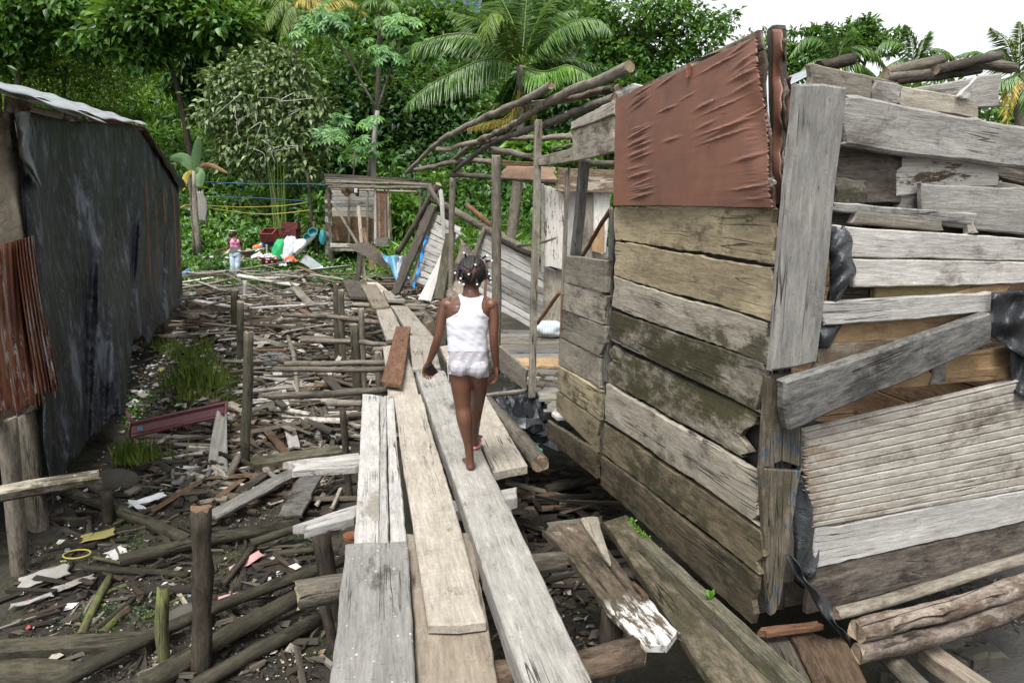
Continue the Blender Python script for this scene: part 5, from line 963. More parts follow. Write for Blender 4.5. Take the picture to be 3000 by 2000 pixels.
sticks(900, vreg(540, 1110, 815, 1010), .25, 1.3, .30, 51); sticks(800, vreg(720, 1120, 960, 1300), .15, .8, .20, 52); sticks(260, vreg(420, 1000, 1180, 1480), .12, .7, .08, 53, .02, .07); sticks(200, vreg(420, 1000, 1230, 1480), .12, .6, .05, 57, .02, .07, 1.5, 'chips'); sticks(240, vreg(60, 960, 1450, 1980, lm), .08, .45, .03, 54, .012, .04, 1.5, 'chips'); sticks(260, vreg(1090, 1300, 800, 960), .2, 1.0, .22, 55); sticks(200, vreg(1390, 1780, 1380, 1760), .2, .9, .12, 56, .02, .09, .4, 'chips')
# ---------------------------------------------------------------- far bank: shed, crates, sacks, ropes
SD = thing('stilt_shed', 'small open plank shed with a roof of layered poles below the hill', 'shed', (-6, 24, -.9))
YS = 24.0
def ps(top, bot, w, m, Y=YS, n='post'): return plank(n, atY(*bot, Y), atY(*top, Y), w/F*Y, w/F*Y*.7, M_[m], SD, up=V((0, -1, 0)), cell=.3)
ps((961, 549), (971, 770), 9, 'loggrey'); ps((1099, 553), (1099, 716), 7, 'bleach'); ps((1137, 556), (1140, 700), 6, 'wallgrey'); ps((1127, 556), (1130, 700), 5, 'loggrey'); ps((1110, 560), (1112, 700), 5, 'logpale'); ps((1230, 558), (1232, 712), 6, 'loggrey', 24.4); ps((1256, 556), (1250, 690), 6, 'loggrey', 25.0); ps((1212, 560), (1206, 690), 4, 'loggrey', 27.0)
ps((1140, 600), (1148, 724), 7, 'blue', n='leaning_strip'); ps((976, 594), (1046, 712), 6, 'wallgrey', 23.9, 'brace'); ps((978, 655), (990, 705), 7, 'brown', 24.2, 'brace')
def sh(pts, m, Y, n='wall_board', k=1, **q): return strips(SD, yq(pts, Y), k, [m] if isinstance(m, str) else m, n, nn=V((0, -1, 0)), **q)
sh([(973, 556), (1097, 556), (1097, 634), (973, 634)], ['bleach', 'pale', 'white', 'silver', 'white', 'bleach'], 26.2, k=7, seed=4); slab('wall_board', yq([(973, 614), (1097, 622), (1097, 636), (973, 634)], 26.15), .03, M_['pale'], SD)
slab('door_panel', yq([(975, 634), (1097, 640), (1097, 708), (975, 708)], 26.1), .04, M_['brown'], SD, nvmin=6); slab('door_panel', yq([(1101, 556), (1140, 558), (1140, 712), (1101, 712)], 25.9), .04, M_['redw'], SD)
for x in (1022, 1076): plank('stud', atY(x, 712, 25.9), atY(x, 556, 25.9), .08, .05, M_['wallgrey'], SD, up=V((0, -1, 0)))
strips(SD, yq([(952, 556), (970, 556), (972, 752), (953, 745)], (25.6, 24, 24, 25.6)), 14, ['mossy', 'wallgrey', 'walldim', 'bleach'], 'side_board', seed=8)
slab('floor_board', yq([(968, 712), (1070, 715), (1072, 724), (968, 724)], 23.9), .05, M_['bleach'], SD); slab('floor_board', yq([(968, 726), (1072, 726), (1074, 736), (968, 736)], 23.92), .05, M_['wallgrey'], SD); slab('floor_board', yq([(1100, 698), (1138, 698), (1138, 722), (1100, 722)], 23.9), .05, M_['grey'], SD)
slab('floor_deck', [atY(965, 722, 24), atY(1140, 722, 24), atY(1140, 718, 26.2), atY(965, 718, 26.2)], .05, M_['dark'], SD, n=V((0, 0, 1)))
pole('stilt', [atY(972, 800, 24), atY(971, 724, 24)], .09, M_['mossy'], SD)
for i, (x0, y0, x1, y1, Y, m) in enumerate(((950, 516, 1232, 530, 25.4, 'logdark'), (952, 522, 1268, 538, 25.0, 'loggrey'), (954, 528, 1262, 541, 24.6, 'loggrey'), (955, 534, 1266, 543, 24.2, 'logpale'), (953, 541, 1268, 548, 23.9, 'loggrey'), (962, 548, 1266, 552, 23.7, 'loggrey'), (950, 512, 1180, 524, 26.0, 'logdark'), (965, 552, 1220, 562, 25.9, 'logpale'))):
    pole('roof_pole', [atY(x0, y0, Y), atY((x0+x1)/2, (y0+y1)/2+R.uniform(-2, 2), Y), atY(x1, y1, Y)], .045, M_[m], SD, bend=.03, step=.5)
sheet('hanging_cloth', lambda u, v: atY(1000+u*52, 553+v*(12+12*math.sin(u*5)**2), 23.8+.05*math.sin(u*14)), 14, 5, M_['brown'], SD)
sheet('hanging_cloth', lambda u, v: atY(1038+u*10, 552+v*14, 23.6+.05*math.sin(u*14)), 4, 4, M_['whitesack'], SD)
# clothes-line poles and ropes
WPL = 'poles carrying the ropes'
YW = 25.5
def wpole(lab, x0, y0, x1, y1, Y, w, m): b = atG(x1, y1); tag(pole('line_pole', [atY(x1, y1+8, Y), atY((x0+x1)/2+1, (y0+y1)/2, Y), atY(x0, y0, Y)], w/2/F*Y, M_[m], step=.5, bend=.03), lab, 'pole', WPL)
wpole('pale rope pole nearest the banana plant', 553, 515, 570, 740, 24, 8, 'loggrey'); wpole('rope pole in front of the bamboo stems, left of the shed', 900, 505, 917, 690, 26, 8, 'logdark'); wpole('short dark pole leaning right of the pale rope pole', 575, 655, 590, 718, 24.5, 5, 'logdark'); wpole('mossy pole close to the left wall of the shed', 918, 650, 931, 735, 25, 7, 'mossy'); wpole('pole half hidden behind the banana plant', 594, 555, 606, 660, 25, 6, 'loggrey')
def rope(lab, pts, m, r=.018): tag(pole('rope', [atY(*p) for p in pts], r, M_[m], seg=6, jit=0, bend=0, step=.4, cap=M_[m]), lab, 'rope', 'ropes strung below the hill')
rope('blue rope strung high from the banana plant to the shed roof', [(556, 531, 24), (740, 539, 25), (904, 539, 26), (955, 543, 24)], 'wireb'); rope('lower greenish blue rope sagging between the poles', [(556, 580, 24), (720, 579, 25), (907, 590, 26)], 'wireb'); rope('yellow rope sagging between the poles', [(530, 608, 22), (562, 600, 24), (700, 607, 25), (830, 603, 26), (905, 592, 26)], 'ropey'); rope('lowest yellow rope sagging between the poles', [(562, 600, 24), (660, 617, 25), (780, 628, 26), (907, 616, 26)], 'ropey')
# crates
def crate(name, label, c, w, d, h, mat, rz=0, tx=0, ty=0, cat='crate'):
    t = thing(name, label, cat, c); Mx = Matrix.Translation(V(c))@Matrix.Rotation(rz, 4, 'Z')@Matrix.Rotation(tx, 4, 'X')@Matrix.Rotation(ty, 4, 'Y')
    mb = MB(); mb.box((0, 0, .01), (w, d, .02), Mx)
    for sx in (-1, 1):
        for k in range(4): mb.box((sx*w/2, 0, h*(.12+.22*k)), (.02, d, h*.13), Mx)
        mb.box((sx*w/2, 0, h*.97), (.045, d, .04), Mx)
    for sy in (-1, 1):
        for k in range(4): mb.box((0, sy*d/2, h*(.12+.22*k)), (w, .02, h*.13), Mx)
        for k in range(9): mb.box((-w/2+w*(k+.5)/9, sy*d/2, h*.5), (.03, .03, h*.9), Mx)
        mb.box((0, sy*d/2, h*.97), (w+.04, .045, .04), Mx)
    for sx in (-1, 1):
        for sy in (-1, 1): mb.box((sx*w/2, sy*d/2, h/2), (.05, .05, h), Mx)
    mb.build('body', [M_[mat]], t)
    hb = MB(); hb.box((0, -d/2-.02, h*.62), (w*.3, .015, .05), Mx); hb.build('handle', [M_['maroon' if mat != 'crateblue' else 'wireb']], t); return t
crate('plastic_crate', 'blue plastic crate under the tilted red crate', atY(792, 722, 24.3), .40, .36, .30, 'crateblue', .15); crate('plastic_crate', 'open red plastic crate tilted towards the viewer on the blue crate', atY(793, 702, 24.1), .44, .40, .32, 'cratered', -.12, .42)
crate('plastic_crate', 'lower dark red crate of the stack behind the white sacks', atY(853, 716, 24.8), .52, .40, .27, 'cratebrown', .1); crate('plastic_crate', 'middle dark red crate of the stack behind the white sacks', atY(852, 691, 24.8), .54, .40, .27, 'cratebrown', -.15); crate('plastic_crate', 'topmost dark red crate of the stack behind the white sacks', atY(852, 670, 24.8), .52, .40, .20, 'cratebrown', .05)
for lab, x, y, w, h, m, ln, sd in (('full bright green sack leaning left of the white sacks', 812, 765, .21, .72, 'greensack', (.12, .1), 1), ('larger white sack standing beside the green sack', 842, 762, .24, .78, 'whitesack', (.10, .2), 2), ('smaller white sack leaning on a dark plank', 872, 742, .22, .46, 'whitesack', (.10, .2), 3)):
    sackm('full_sack', atY(x, y, 23.6), w, w*.8, h, m, lab, 'sack', seed=sd, lean=ln, group='full sacks')
bs = atY(788, 776, 22.6); bt_o = thing('basin', 'round red basin heaped with pale rubbish in front of the green sack', 'basin', bs)
def lathe(pr, n=24):
    v = [(r*math.cos(2*math.pi*k/n), r*math.sin(2*math.pi*k/n), z) for r, z in pr for k in range(n)]; f = [[i*n+k, i*n+(k+1) % n, (i+1)*n+(k+1) % n, (i+1)*n+k] for i in range(len(pr)-1) for k in range(n)]; return np.array(v), f
v, f = lathe([(.01, .0), (.21, .0), (.28, .24), (.31, .25), (.30, .27), (.265, .25), (.20, .02), (.01, .02)]); put('bowl', v+np.array(bs), f, M_['basin'], Matrix.Translation(bs), bt_o, smooth=True)
tag(heap('rubbish_heap', bs+V((0, 0, .2)), (.25, .25, .14), 'whitesack', None, None, 31), 'heap of pale plastic rubbish filling the red basin', 'rubbish')
tag(heap('plastic_bag', atY(852, 766, 22.9), (.18, .10, .16), 'orangep', None, None, 32), 'orange plastic bag at the foot of the larger white sack', 'bag'); tag(heap('round_tub', atY(753, 726, 24), (.15, .14, .11), 'orangep', None, None, 33, amp=.1), 'coral coloured round tub lying left of the blue crate', 'tub')
tag(heap('plastic_bag', atY(828, 778, 22.6), (.12, .06, .06), 'whitesack', None, None, 34), 'small white and pink bag beside the red basin', 'bag'); tag(heap('plastic_bag', atY(768, 722, 24.4), (.14, .12, .10), 'foam', None, None, 35), 'white rubbish lying between the coral tub and the blue crate', 'rubbish')
ms = sheet('zinc_sheet', lambda u, v: lerp(lerp(atY(876, 768, 22.5), atY(896, 748, 23.5), v), lerp(atY(918, 790, 21.6), atY(947, 780, 22.2), v), u)+V((0, 0, .03*math.sin(v*40)))+V((0, 0, .02*math.sin(u*5))), 10, 40, M_['zinc']); tag(ms, 'corrugated zinc sheet lying on the grass right of the red basin', 'metal sheet')
tag(plank('propped_stick', atY(866, 745, 23.2), atY(922, 690, 24.2), .12, .05, M_['dark'], up=V((0, -1, .3))), 'dark plank leaning behind the smaller white sack', 'plank'); tag(plank('propped_stick', atY(781, 748, 23), atY(780, 715, 23.2), .05, .03, M_['pale'], up=V((0, -1, 0))), 'short pale stake in the grass behind the red basin', 'stake'); tag(plank('propped_stick', atY(715, 735, 23.5), atY(776, 727, 24), .06, .03, M_['white'], up=V((0, -.5, 1))), 'white stick lying on the grass between the woman and the blue crate', 'stick')
def net(lab, x, y, Y, r, tilt):
    t = thing('net_basket', lab, 'basket', atY(x, y, Y)); Mx = Matrix.Translation(atY(x, y, Y))@Matrix.Rotation(tilt, 4, 'X')
    mb = MB(); mb.tube([Mx@V((math.cos(a)*r, math.sin(a)*r, 0)) for a in np.linspace(0, 6.28, 20)], .015, 6); mb.build('rim', [M_['tealnet']], t)
    mb = MB(); v, f = lathe([(r, 0), (r*.92, -r*.5), (r*.75, -r*.9), (.01, -r)], 18); m = np.array(Mx); mb.add(v@m[:3, :3].T+m[:3, 3], f); mb.build('bowl', [M_['tealnet']], t)
net('teal net basket hanging on the mossy pole by the shed, the upper one', 916, 680, 24.7, .16, 1.0); net('small teal net basket below and left of the upper one', 900, 695, 24.6, .13, 1.2)
sackm('net_bag', atY(947, 718, 24.4), .12, .12, .5, 'tealnet', 'long teal net bag hanging beside the left wall of the shed', 'net bag')
sackm('bluish_bundle', atG(570, 806, 0), .22, .2, .3, 'cloth', 'brown bundle standing on blue cloth at the left end of the heap', 'bundle'); tag(heap('blue_cloth', atG(548, 812, 0), (.3, .2, .18), 'bluetarp', None, None, 36), 'blue cloth crumpled at the corner of the tarp hut', 'cloth')
# ---------------------------------------------------------------- vegetation
def clump(rs, blobs, n, L, W, per=26, spread=.26, up=.7, droop=.35):
    """leaf clusters spread over lumpy crown blobs: returns arrays for leaves_mesh"""
    Ps, Ds, Ns = [], [], []; vol = np.array([(b[1][0]*b[1][1]*b[1][2])**(.67) for b in blobs]); vol /= vol.sum()
    for (c, r), q in zip(blobs, vol):
        m = max(3, int(n*q/per)); dirs = unit(m, rs); rad = .35+.65*rs.rand(m)**.45; cc = np.array(c)+dirs*np.array(r)*rad[:, None]
        for j in range(m):
            k = rs.randint(per//2, per*3//2); off = rs.randn(k, 3)*np.mean(r)*spread*np.array([1, 1, .7]); p = cc[j]+off; o = off/(np.mean(r)*spread)+dirs[j]*.8
            Ps.append(p); Ds.append(o*.6+rs.randn(k, 3)*.5-[0, 0, droop]); Ns.append(dirs[j]*.35+[0, 0, up]+rs.randn(k, 3)*.35)
    P = np.concatenate(Ps); k = len(P); return P, np.concatenate(Ds), np.concatenate(Ns), L*(.6+.7*rs.rand(k)), W*(.6+.7*rs.rand(k))
def crown(name, blobs, n, L, W, mat, parent, seed, **k):
    rs = np.random.RandomState(seed); o = leaves_mesh(name, *clump(rs, blobs, n, L, W, **k), mat, parent); return o
def tree(name, label, base, trunkpts, r, blobs, n, L, W, mat, seed, bark='loggrey', cat='tree', group='trees on the hillside', limbs=True, **k):
    t = thing(name, label, cat, base, group); rs = random.Random(seed)
    pole('trunk', trunkpts, r, M_[bark], t, r1=r*.5, seg=10, step=.5, bend=.03)
    top = V(trunkpts[-1]); low = V(trunkpts[-1]).lerp(V(trunkpts[-2]), .5)
    if limbs:
        for i, (c, rr) in enumerate(blobs[:7]): pole('limb', [lerp(low, top, rs.random()), lerp(top, V(c), .5)+V((rs.gauss(0, .15), rs.gauss(0, .15), .1)), V(c)], r*.42, M_[bark], t, r1=r*.10, seg=6, step=.5, bend=.05)
    crown('crown', blobs, n, L, W, mat, t, seed, **k); return t
def BL(Y, *bl):   # crown blobs given where they are seen at depth Y, radius in photo pixels
    o = []
    for b in bl:
        x, y, rx, ry = b[:4]; dy = b[4] if len(b) > 4 else 0; s_ = (Y+dy)/F; o.append((tuple(atY(x, y, Y+dy)), (rx*s_, max(rx, ry)*.8*s_, ry*s_)))
    return o
def hillbase(px, Y): x = ray(px, 560).x*Y; return V((x, Y, gz(x, Y)-.1))
def mk(name, label, px, Y, blobs, n, L, W, mat, seed, r=.16, top=None, mid=None, **k):
    b = hillbase(px, Y); bl = BL(Y, *blobs); tp = atY(*top, Y) if top else V(bl[0][0])-V((0, 0, bl[0][1][2]*.4)); pts = [b]+([atY(*mid, Y)] if mid else [lerp(b, tp, .5)+V((R.uniform(-.2, .2), 0, 0))])+[tp]
    return tree(name, label, b, pts, r, bl, n, L, W, mat, seed, **k)
# hillside ground cover
def cover(name, n, mat, L, W, seed, xr=(-200, 1800), yr=(28, 56), mound=.9, per=14, dr=.3, sel=None, up=.9):
    rs = np.random.RandomState(seed); y = yr[0]+(yr[1]-yr[0])*rs.rand(n)**.8; px = rs.uniform(xr[0], xr[1], n); x = (px-1500)/F/1.0*y
    z = ground_z(x, y)
    if sel is not None: k = sel(px, x, y, rs); x, y, z = x[k], y[k], z[k]; n = len(x)
    h = mound*(.5+.5*snoise(x*1.0, y+z, seed+7, 1.1))*(.6+.6*rs.rand(n))
    C = np.stack([x, y, z+np.maximum(h, .02)], 1); P = (C[:, None]+rs.randn(n, per, 3)*[.28, .28, .22]).reshape(-1, 3); k = len(P)
    D = rs.randn(k, 3)*.6+[0, -.35, -dr]; N = rs.randn(k, 3)*.4+[0, -.45, up]; sc = np.clip(y/34, .55, 1.3).repeat(per)
    return tag(leaves_mesh(name, P, D, N, L*sc*(.6+.7*rs.rand(k)), W*sc*(.6+.6*rs.rand(k)), mat), kind='stuff')
cover('hill_undergrowth', 6200, 'lf_mid', .36, .20, 1); cover('hill_undergrowth', 2600, 'lf_dark', .40, .24, 2, mound=1.5); cover('hill_undergrowth', 3600, 'lf_bright', .30, .17, 3, xr=(100, 1700), yr=(27.5, 39), mound=.8)
cover('hill_undergrowth', 3200, 'lf_bright', .5, .10, 4, xr=(60, 640), yr=(31, 47), mound=1.3, per=22, dr=-.1); cover('hill_undergrowth', 2400, 'lf_olive', .16, .11, 5, xr=(-150, 420), yr=(38, 54), mound=2.0, per=28)
cover('hill_undergrowth', 900, 'lf_bright', .6, .12, 6, xr=(1130, 1720), yr=(21, 29), mound=.9, per=20, dr=-.2)
cover('hill_undergrowth', 2600, 'lf_mid', .45, .26, 8, xr=(1700, 3300), yr=(24, 48), mound=1.6)
# low green on the bank
def bank(n, mat, L, W, seed, yr, xr, hm=.12, per=8):
    rs = np.random.RandomState(seed); y = rs.uniform(yr[0], yr[1], n); x = (rs.uniform(xr[0], xr[1], n)-1500)/F*y; k = snoise(x, y, seed, 1.4) > -.35; x, y = x[k], y[k]; n = len(x); C = np.stack([x, y, ground_z(x, y)+hm*rs.rand(n)], 1)
    P = (C[:, None]+rs.randn(n, per, 3)*[.13, .13, .03]).reshape(-1, 3); k = len(P); return tag(leaves_mesh('bank_grass', P, rs.randn(k, 3)*.5+[0, 0, .35], rs.randn(k, 3)*.4+[0, -.5, .8], L*(.5+.8*rs.rand(k)), W*(.6+.6*rs.rand(k)), mat), kind='stuff')
bank(4200, 'lf_weed', .16, .05, 11, (20.2, 28), (480, 1300)); bank(4200, 'lf_mid', .13, .09, 12, (20.8, 29), (480, 1300), .2); bank(2200, 'lf_mid', .18, .12, 13, (23.5, 29.5), (480, 1300), .45)
# individual trees and shrubs, front to back
TR = tree
mk('leafy_shrub', 'rounded grey green shrub with yellowish stems below it, in the middle of the hillside', 800, 29, [(760, 300, 80, 60), (690, 250, 60, 45), (860, 230, 80, 50), (640, 330, 45, 50), (905, 330, 50, 70), (760, 180, 60, 36), (840, 420, 80, 45), (690, 430, 60, 40), (620, 250, 30, 30), (930, 420, 40, 30), (800, 160, 40, 26), (740, 480, 50, 26), (900, 490, 50, 26)], 6800, .30, .15, 'lf_grey', 21, r=.09, top=(790, 420), cat='shrub', droop=.7, spread=.42, group=None)
SHR = [o for o in COL.objects if o.name.startswith('leafy_shrub')][0]
for i in range(16): x, y = R.uniform(690, 860), R.uniform(250, 440); a = atY(x, y, 27.6); pole('twig', [a, a+V((R.uniform(-.5, .5), -.1, R.uniform(-.4, .3))), a+V((R.uniform(-1, 1), -.2, R.uniform(-.8, .5)))], .016, M_['white'], SHR, r1=.008, seg=5, step=.3)
bm = thing('bamboo_stems', 'clump of thin yellow green stems under the rounded shrub', 'bamboo', hillbase(815, 28.5))
for i in range(16): x = R.uniform(770, 850); b = hillbase(R.uniform(795, 835), 28.5+R.uniform(-.4, .4)); pole('stem', [b, lerp(b, atY(x, 470, 28.5), .5), atY(x+R.uniform(-8, 8), 440, 28.6)], .035, M_['lf_olive'], bm, r1=.015, seg=6, step=.7, cap=M_['lf_olive'])
mk('leaning_tree', 'tree with a thin dark leaning trunk left of the rounded shrub', 590, 31, [(440, 60, 130, 60), (330, 90, 80, 50), (550, 40, 110, 60), (420, 150, 70, 40), (640, 80, 90, 60)], 6500, .42, .24, 'lf_mid', 22, r=.15, top=(425, 80), mid=(505, 210), bark='logdark')
mk('dark_tree', 'dark tree hung with vines above the leaning trunk', 600, 38, [(600, 150, 90, 80), (560, 230, 60, 60), (640, 210, 60, 60)], 5000, .45, .2, 'lf_dark', 23, r=.25, bark='logdark', droop=.9)
mk('broadleaf_tree', 'big leaved tree filling the top left corner of the photo', 60, 34, [(60, 40, 120, 60), (180, 20, 110, 50), (20, 140, 90, 60), (250, 110, 70, 50)], 5200, .42, .22, 'lf_mid', 24, r=.2)
mk('feathery_tree', 'olive feathery tree above the zinc roof of the tarp hut', 200, 36, [(190, 170, 130, 60), (90, 240, 110, 60), (300, 230, 110, 50), (60, 110, 70, 60)], 9500, .18, .10, 'lf_olive', 25, r=.16, spread=.34)
mk('broadleaf_tree', 'large leaved tree at the top left of centre, right of the leaning trunk crown', 700, 36, [(700, 40, 90, 60), (780, 90, 60, 50), (640, 20, 70, 40), (590, 60, 60, 50)], 4200, .48, .28, 'lf_mid', 26, r=.2)
mk('dark_tree', 'dense dark tree mass behind the forked white trunk', 1180, 37, [(1180, 320, 130, 110), (1060, 260, 100, 110), (1280, 400, 130, 90), (1010, 380, 90, 90), (1130, 440, 140, 60), (1330, 310, 110, 100), (960, 300, 70, 80), (1400, 420, 80, 80)], 15500, .36, .2, 'lf_dark', 27, r=.35, bark='logdark')
mk('dark_tree', 'tall dark tree behind the thin straight palm trunk at the top centre', 1180, 43, [(1180, 150, 150, 100), (1010, 160, 110, 90), (1330, 170, 130, 110), (930, 240, 90, 90), (1250, 70, 110, 60), (1080, 60, 90, 60)], 11000, .45, .26, 'lf_mid', 28, r=.35, bark='logdark')
mk('dark_tree', 'shady tree between the shrub and the dark tree mass', 950, 34, [(930, 440, 70, 60), (1000, 470, 70, 40), (880, 470, 60, 40)], 3200, .34, .2, 'lf_dark', 29, r=.12)
mk('canopy_tree', 'wide crowned tree against the white sky behind the red brown panel', 1850, 38, [(1830, 60, 120, 70), (1950, 40, 110, 50), (1760, 130, 100, 60), (2040, 110, 90, 50), (1880, 170, 110, 50), (1990, 190, 90, 40), (1740, 220, 110, 50), (1690, 40, 100, 60), (2100, 70, 50, 40), (1830, 240, 90, 40)], 9500, .32, .18, 'lf_mid', 30, r=.45, bark='logdark', spread=.17)
mk('dark_tree', 'dark tree below the wide crowned tree behind the roof poles', 1700, 34, [(1700, 280, 110, 70), (1850, 280, 90, 50), (1600, 330, 110, 80), (1750, 380, 120, 60), (1500, 380, 90, 80)], 8000, .34, .2, 'lf_dark', 31, r=.25, bark='logdark')
mk('canopy_tree', 'thin airy tree against the sky at the top right, right of the tall panel', 2420, 52, [(2560, 90, 45, 25), (2500, 120, 50, 25), (2430, 110, 50, 25), (2360, 95, 35, 18), (2330, 160, 50, 30), (2420, 180, 60, 30), (2310, 210, 50, 30), (2620, 110, 40, 18), (2580, 150, 40, 18), (2400, 140, 40, 20), (2520, 70, 30, 16)], 5200, .40, .22, 'lf_mid', 32, r=.2, bark='logdark', spread=.22)
mk('canopy_tree', 'low green trees showing left of the thin airy tree', 2240, 50, [(2230, 150, 60, 40), (2150, 180, 50, 40)], 1800, .4, .22, 'lf_mid', 33, r=.15)
mk('leafy_bush', 'bright broad leaved bush seen through the roof poles of the hut frame', 1640, 17, [(1620, 430, 45, 28), (1560, 440, 40, 24), (1680, 440, 50, 24)], 420, .32, .24, 'lf_bright', 34, r=.05, top=(1620, 460), cat='bush', droop=.6, group=None)
mk('leafy_bush', 'green bush at the foot of the hill just right of the far shed', 1190, 27, [(1190, 640, 40, 70), (1230, 700, 40, 50), (1170, 700, 30, 40)], 1500, .34, .17, 'lf_bright', 35, r=.05, top=(1190, 660), cat='bush', group=None)
mk('leafy_bush', 'bush between the rope pole and the left wall of the shed', 930, 27, [(930, 640, 30, 60), (900, 700, 30, 30), (945, 700, 20, 40)], 1300, .26, .13, 'lf_mid', 36, r=.04, top=(930, 660), cat='bush', group=None)
mk('broadleaf_tree', 'green trees filling the gap behind the boards at the right edge', 2850, 34, [(2850, 340, 110, 70), (2990, 400, 100, 100), (2700, 330, 100, 70), (2600, 290, 80, 50), (2900, 480, 130, 80), (3060, 330, 80, 80)], 5200, .36, .2, 'lf_mid', 37, r=.2)
# palms
def frond(name, path, L, mat, parent, W=.05, n=56, hang=.55, seed=1, r=.03):
    rs = np.random.RandomState(seed); pts = np.array(catmull(path, .15)); s_ = np.linspace(.12, .995, n); idx = s_*(len(pts)-1); i0 = np.minimum(idx.astype(int), len(pts)-2); fr = (idx-i0)[:, None]
    P = pts[i0]*(1-fr)+pts[i0+1]*fr; T = pts[i0+1]-pts[i0]; T /= np.linalg.norm(T, axis=1)[:, None]; upv = np.array([0, 0, 1.]); S = np.cross(T, upv); S /= np.linalg.norm(S, axis=1)[:, None]+1e-6; U = np.cross(S, T)
    ll = L*np.sin(math.pi*np.clip(s_*.86+.16, 0, 1))**.6*(.85+.3*rs.rand(n))
    Pa, Da, Na, La = [], [], [], []
    for sg in (-1, 1):
        Pa.append(P); Da.append(S*sg*(1-hang*.6)+T*.55-upv*hang+rs.randn(n, 3)*.09); Na.append(U+S*sg*.4+rs.randn(n, 3)*.15); La.append(ll)
    o = leaves_mesh(name, np.concatenate(Pa), np.concatenate(Da), np.concatenate(Na), np.concatenate(La), W, mat, parent, fold=.3, droop=.14)
    pole('rachis', path, r, M_['lf_olive' if mat != 'lf_palmy' else 'lf_palmy'], o, r1=r*.25, seg=5, step=.3, bend=0, cap=M_['lf_olive']); return o
def palm(label, base, top, r, fr, Lf, mat, Y, group='palms', bark='loggrey', n=56, W=.05, seed=1):
    t = thing('palm_tree', label, 'palm', base, group); pole('trunk', [base, lerp(V(base), V(top), .5)+V((.15, 0, 0)), top], r, M_[bark], t, r1=r*.8, seg=12, step=.3, jit=.05, bend=.02)
    for i, f in enumerate(fr):
        m = f[3] if len(f) > 3 else mat; frond('frond', [V(top)]+[atY(*q) for q in f[0]], Lf*f[1], m, t, seed=seed*50+i, n=n, W=W, hang=f[2])
    return t
Yp = 24; ct = atY(1528, 195, Yp)
palm('large coconut palm with drooping fronds behind the bent roof poles', hillbase(1482, Yp), ct, .20, [
    ([(1440, 170, 23), (1320, 215, 22), (1230, 270, 21.5), (1172, 330, 21.3)], 1.1, .85), ([(1450, 120, 24), (1340, 98, 24), (1250, 120, 24), (1180, 165, 24)], 1.0, .8), ([(1480, 60, 23), (1440, 40, 22.5), (1425, 90, 22), (1435, 160, 22)], .8, .6, 'lf_olive'),
    ([(1500, 60, 24.5), (1440, -30, 25), (1340, -70, 25.5)], 1.1, .5), ([(1540, 40, 24.5), (1545, -60, 25)], 1.0, .35), ([(1580, 50, 24), (1640, -20, 24), (1720, -30, 24)], 1.0, .5), ([(1600, 110, 23.5), (1680, 60, 23), (1760, 60, 22.6), (1800, 110, 22.4)], 1.0, .75), ([(1610, 180, 24), (1680, 170, 24), (1760, 200, 24)], .95, .7, 'lf_dark'),
    ([(1600, 210, 23), (1660, 190, 22.5), (1720, 215, 22.2), (1765, 265, 22)], .9, .8, 'lf_bright'), ([(1570, 215, 23), (1600, 215, 22.5), (1620, 270, 22.3)], .8, .8, 'lf_bright'), ([(1490, 250, 24.5), (1450, 330, 25), (1440, 400, 25.3)], .9, .5, 'lf_dark'), ([(1560, 260, 25), (1590, 330, 25.5)], .9, .5, 'lf_dark'), ([(1500, 330, 23.8), (1440, 355, 23.5), (1380, 370, 23.3), (1330, 375, 23.2)], .45, .7, 'lf_palmy'), ([(1490, 320, 24), (1460, 300, 23.8), (1430, 330, 23.6)], .5, .7, 'lf_olive'), ([(1545, 300, 24), (1580, 360, 24), (1600, 430, 24)], .5, .5, 'lf_palmy'), ([(1480, 120, 25), (1400, 60, 26), (1300, 30, 26.5)], 1.0, .6), ([(1560, 90, 25), (1620, 40, 26), (1700, 30, 26.5)], 1.0, .6)], .95, 'lf_palm', Yp, n=120, W=.055)
Yq = 33
palm('yellowing palm at the top left of centre with hanging dead fronds', hillbase(858, Yq), atY(862, 10, Yq), .2, [([(820, 0, 32), (780, 60, 31), (770, 120, 31)], 1, .8), ([(840, 30, 32), (822, 100, 31.5), (815, 180, 31.5)], 1, .6), ([(900, -10, 32), (960, 20, 31.5), (1000, 70, 31)], 1, .8, 'lf_palmy'), ([(930, 10, 33), (1020, 0, 33), (1080, 50, 33)], 1, .8, 'lf_palmy'), ([(870, 60, 32), (880, 130, 31.8)], 1, .5, 'lf_olive'), ([(810, -20, 33), (740, 0, 33), (690, 50, 33)], 1, .7)], .7, 'lf_olive', Yq, seed=2)
palm('thin straight palm with a slim trunk left of the big coconut palm', hillbase(1070, 33), atY(1115, 40, 33), .14, [([(1130, 0, 32), (1165, 20, 31.6), (1180, 80, 31.5)], .8, .8), ([(1090, 0, 32), (1050, 20, 32), (1030, 70, 32)], .8, .8), ([(1110, 50, 32), (1125, 110, 31.8)], .8, .6), ([(1140, -40, 33), (1230, -30, 33), (1290, 30, 33)], .9, .7), ([(1120, -50, 33), (1110, -100, 33)], .8, .4)], .6, 'lf_palm', 33, seed=3, bark='mossy')
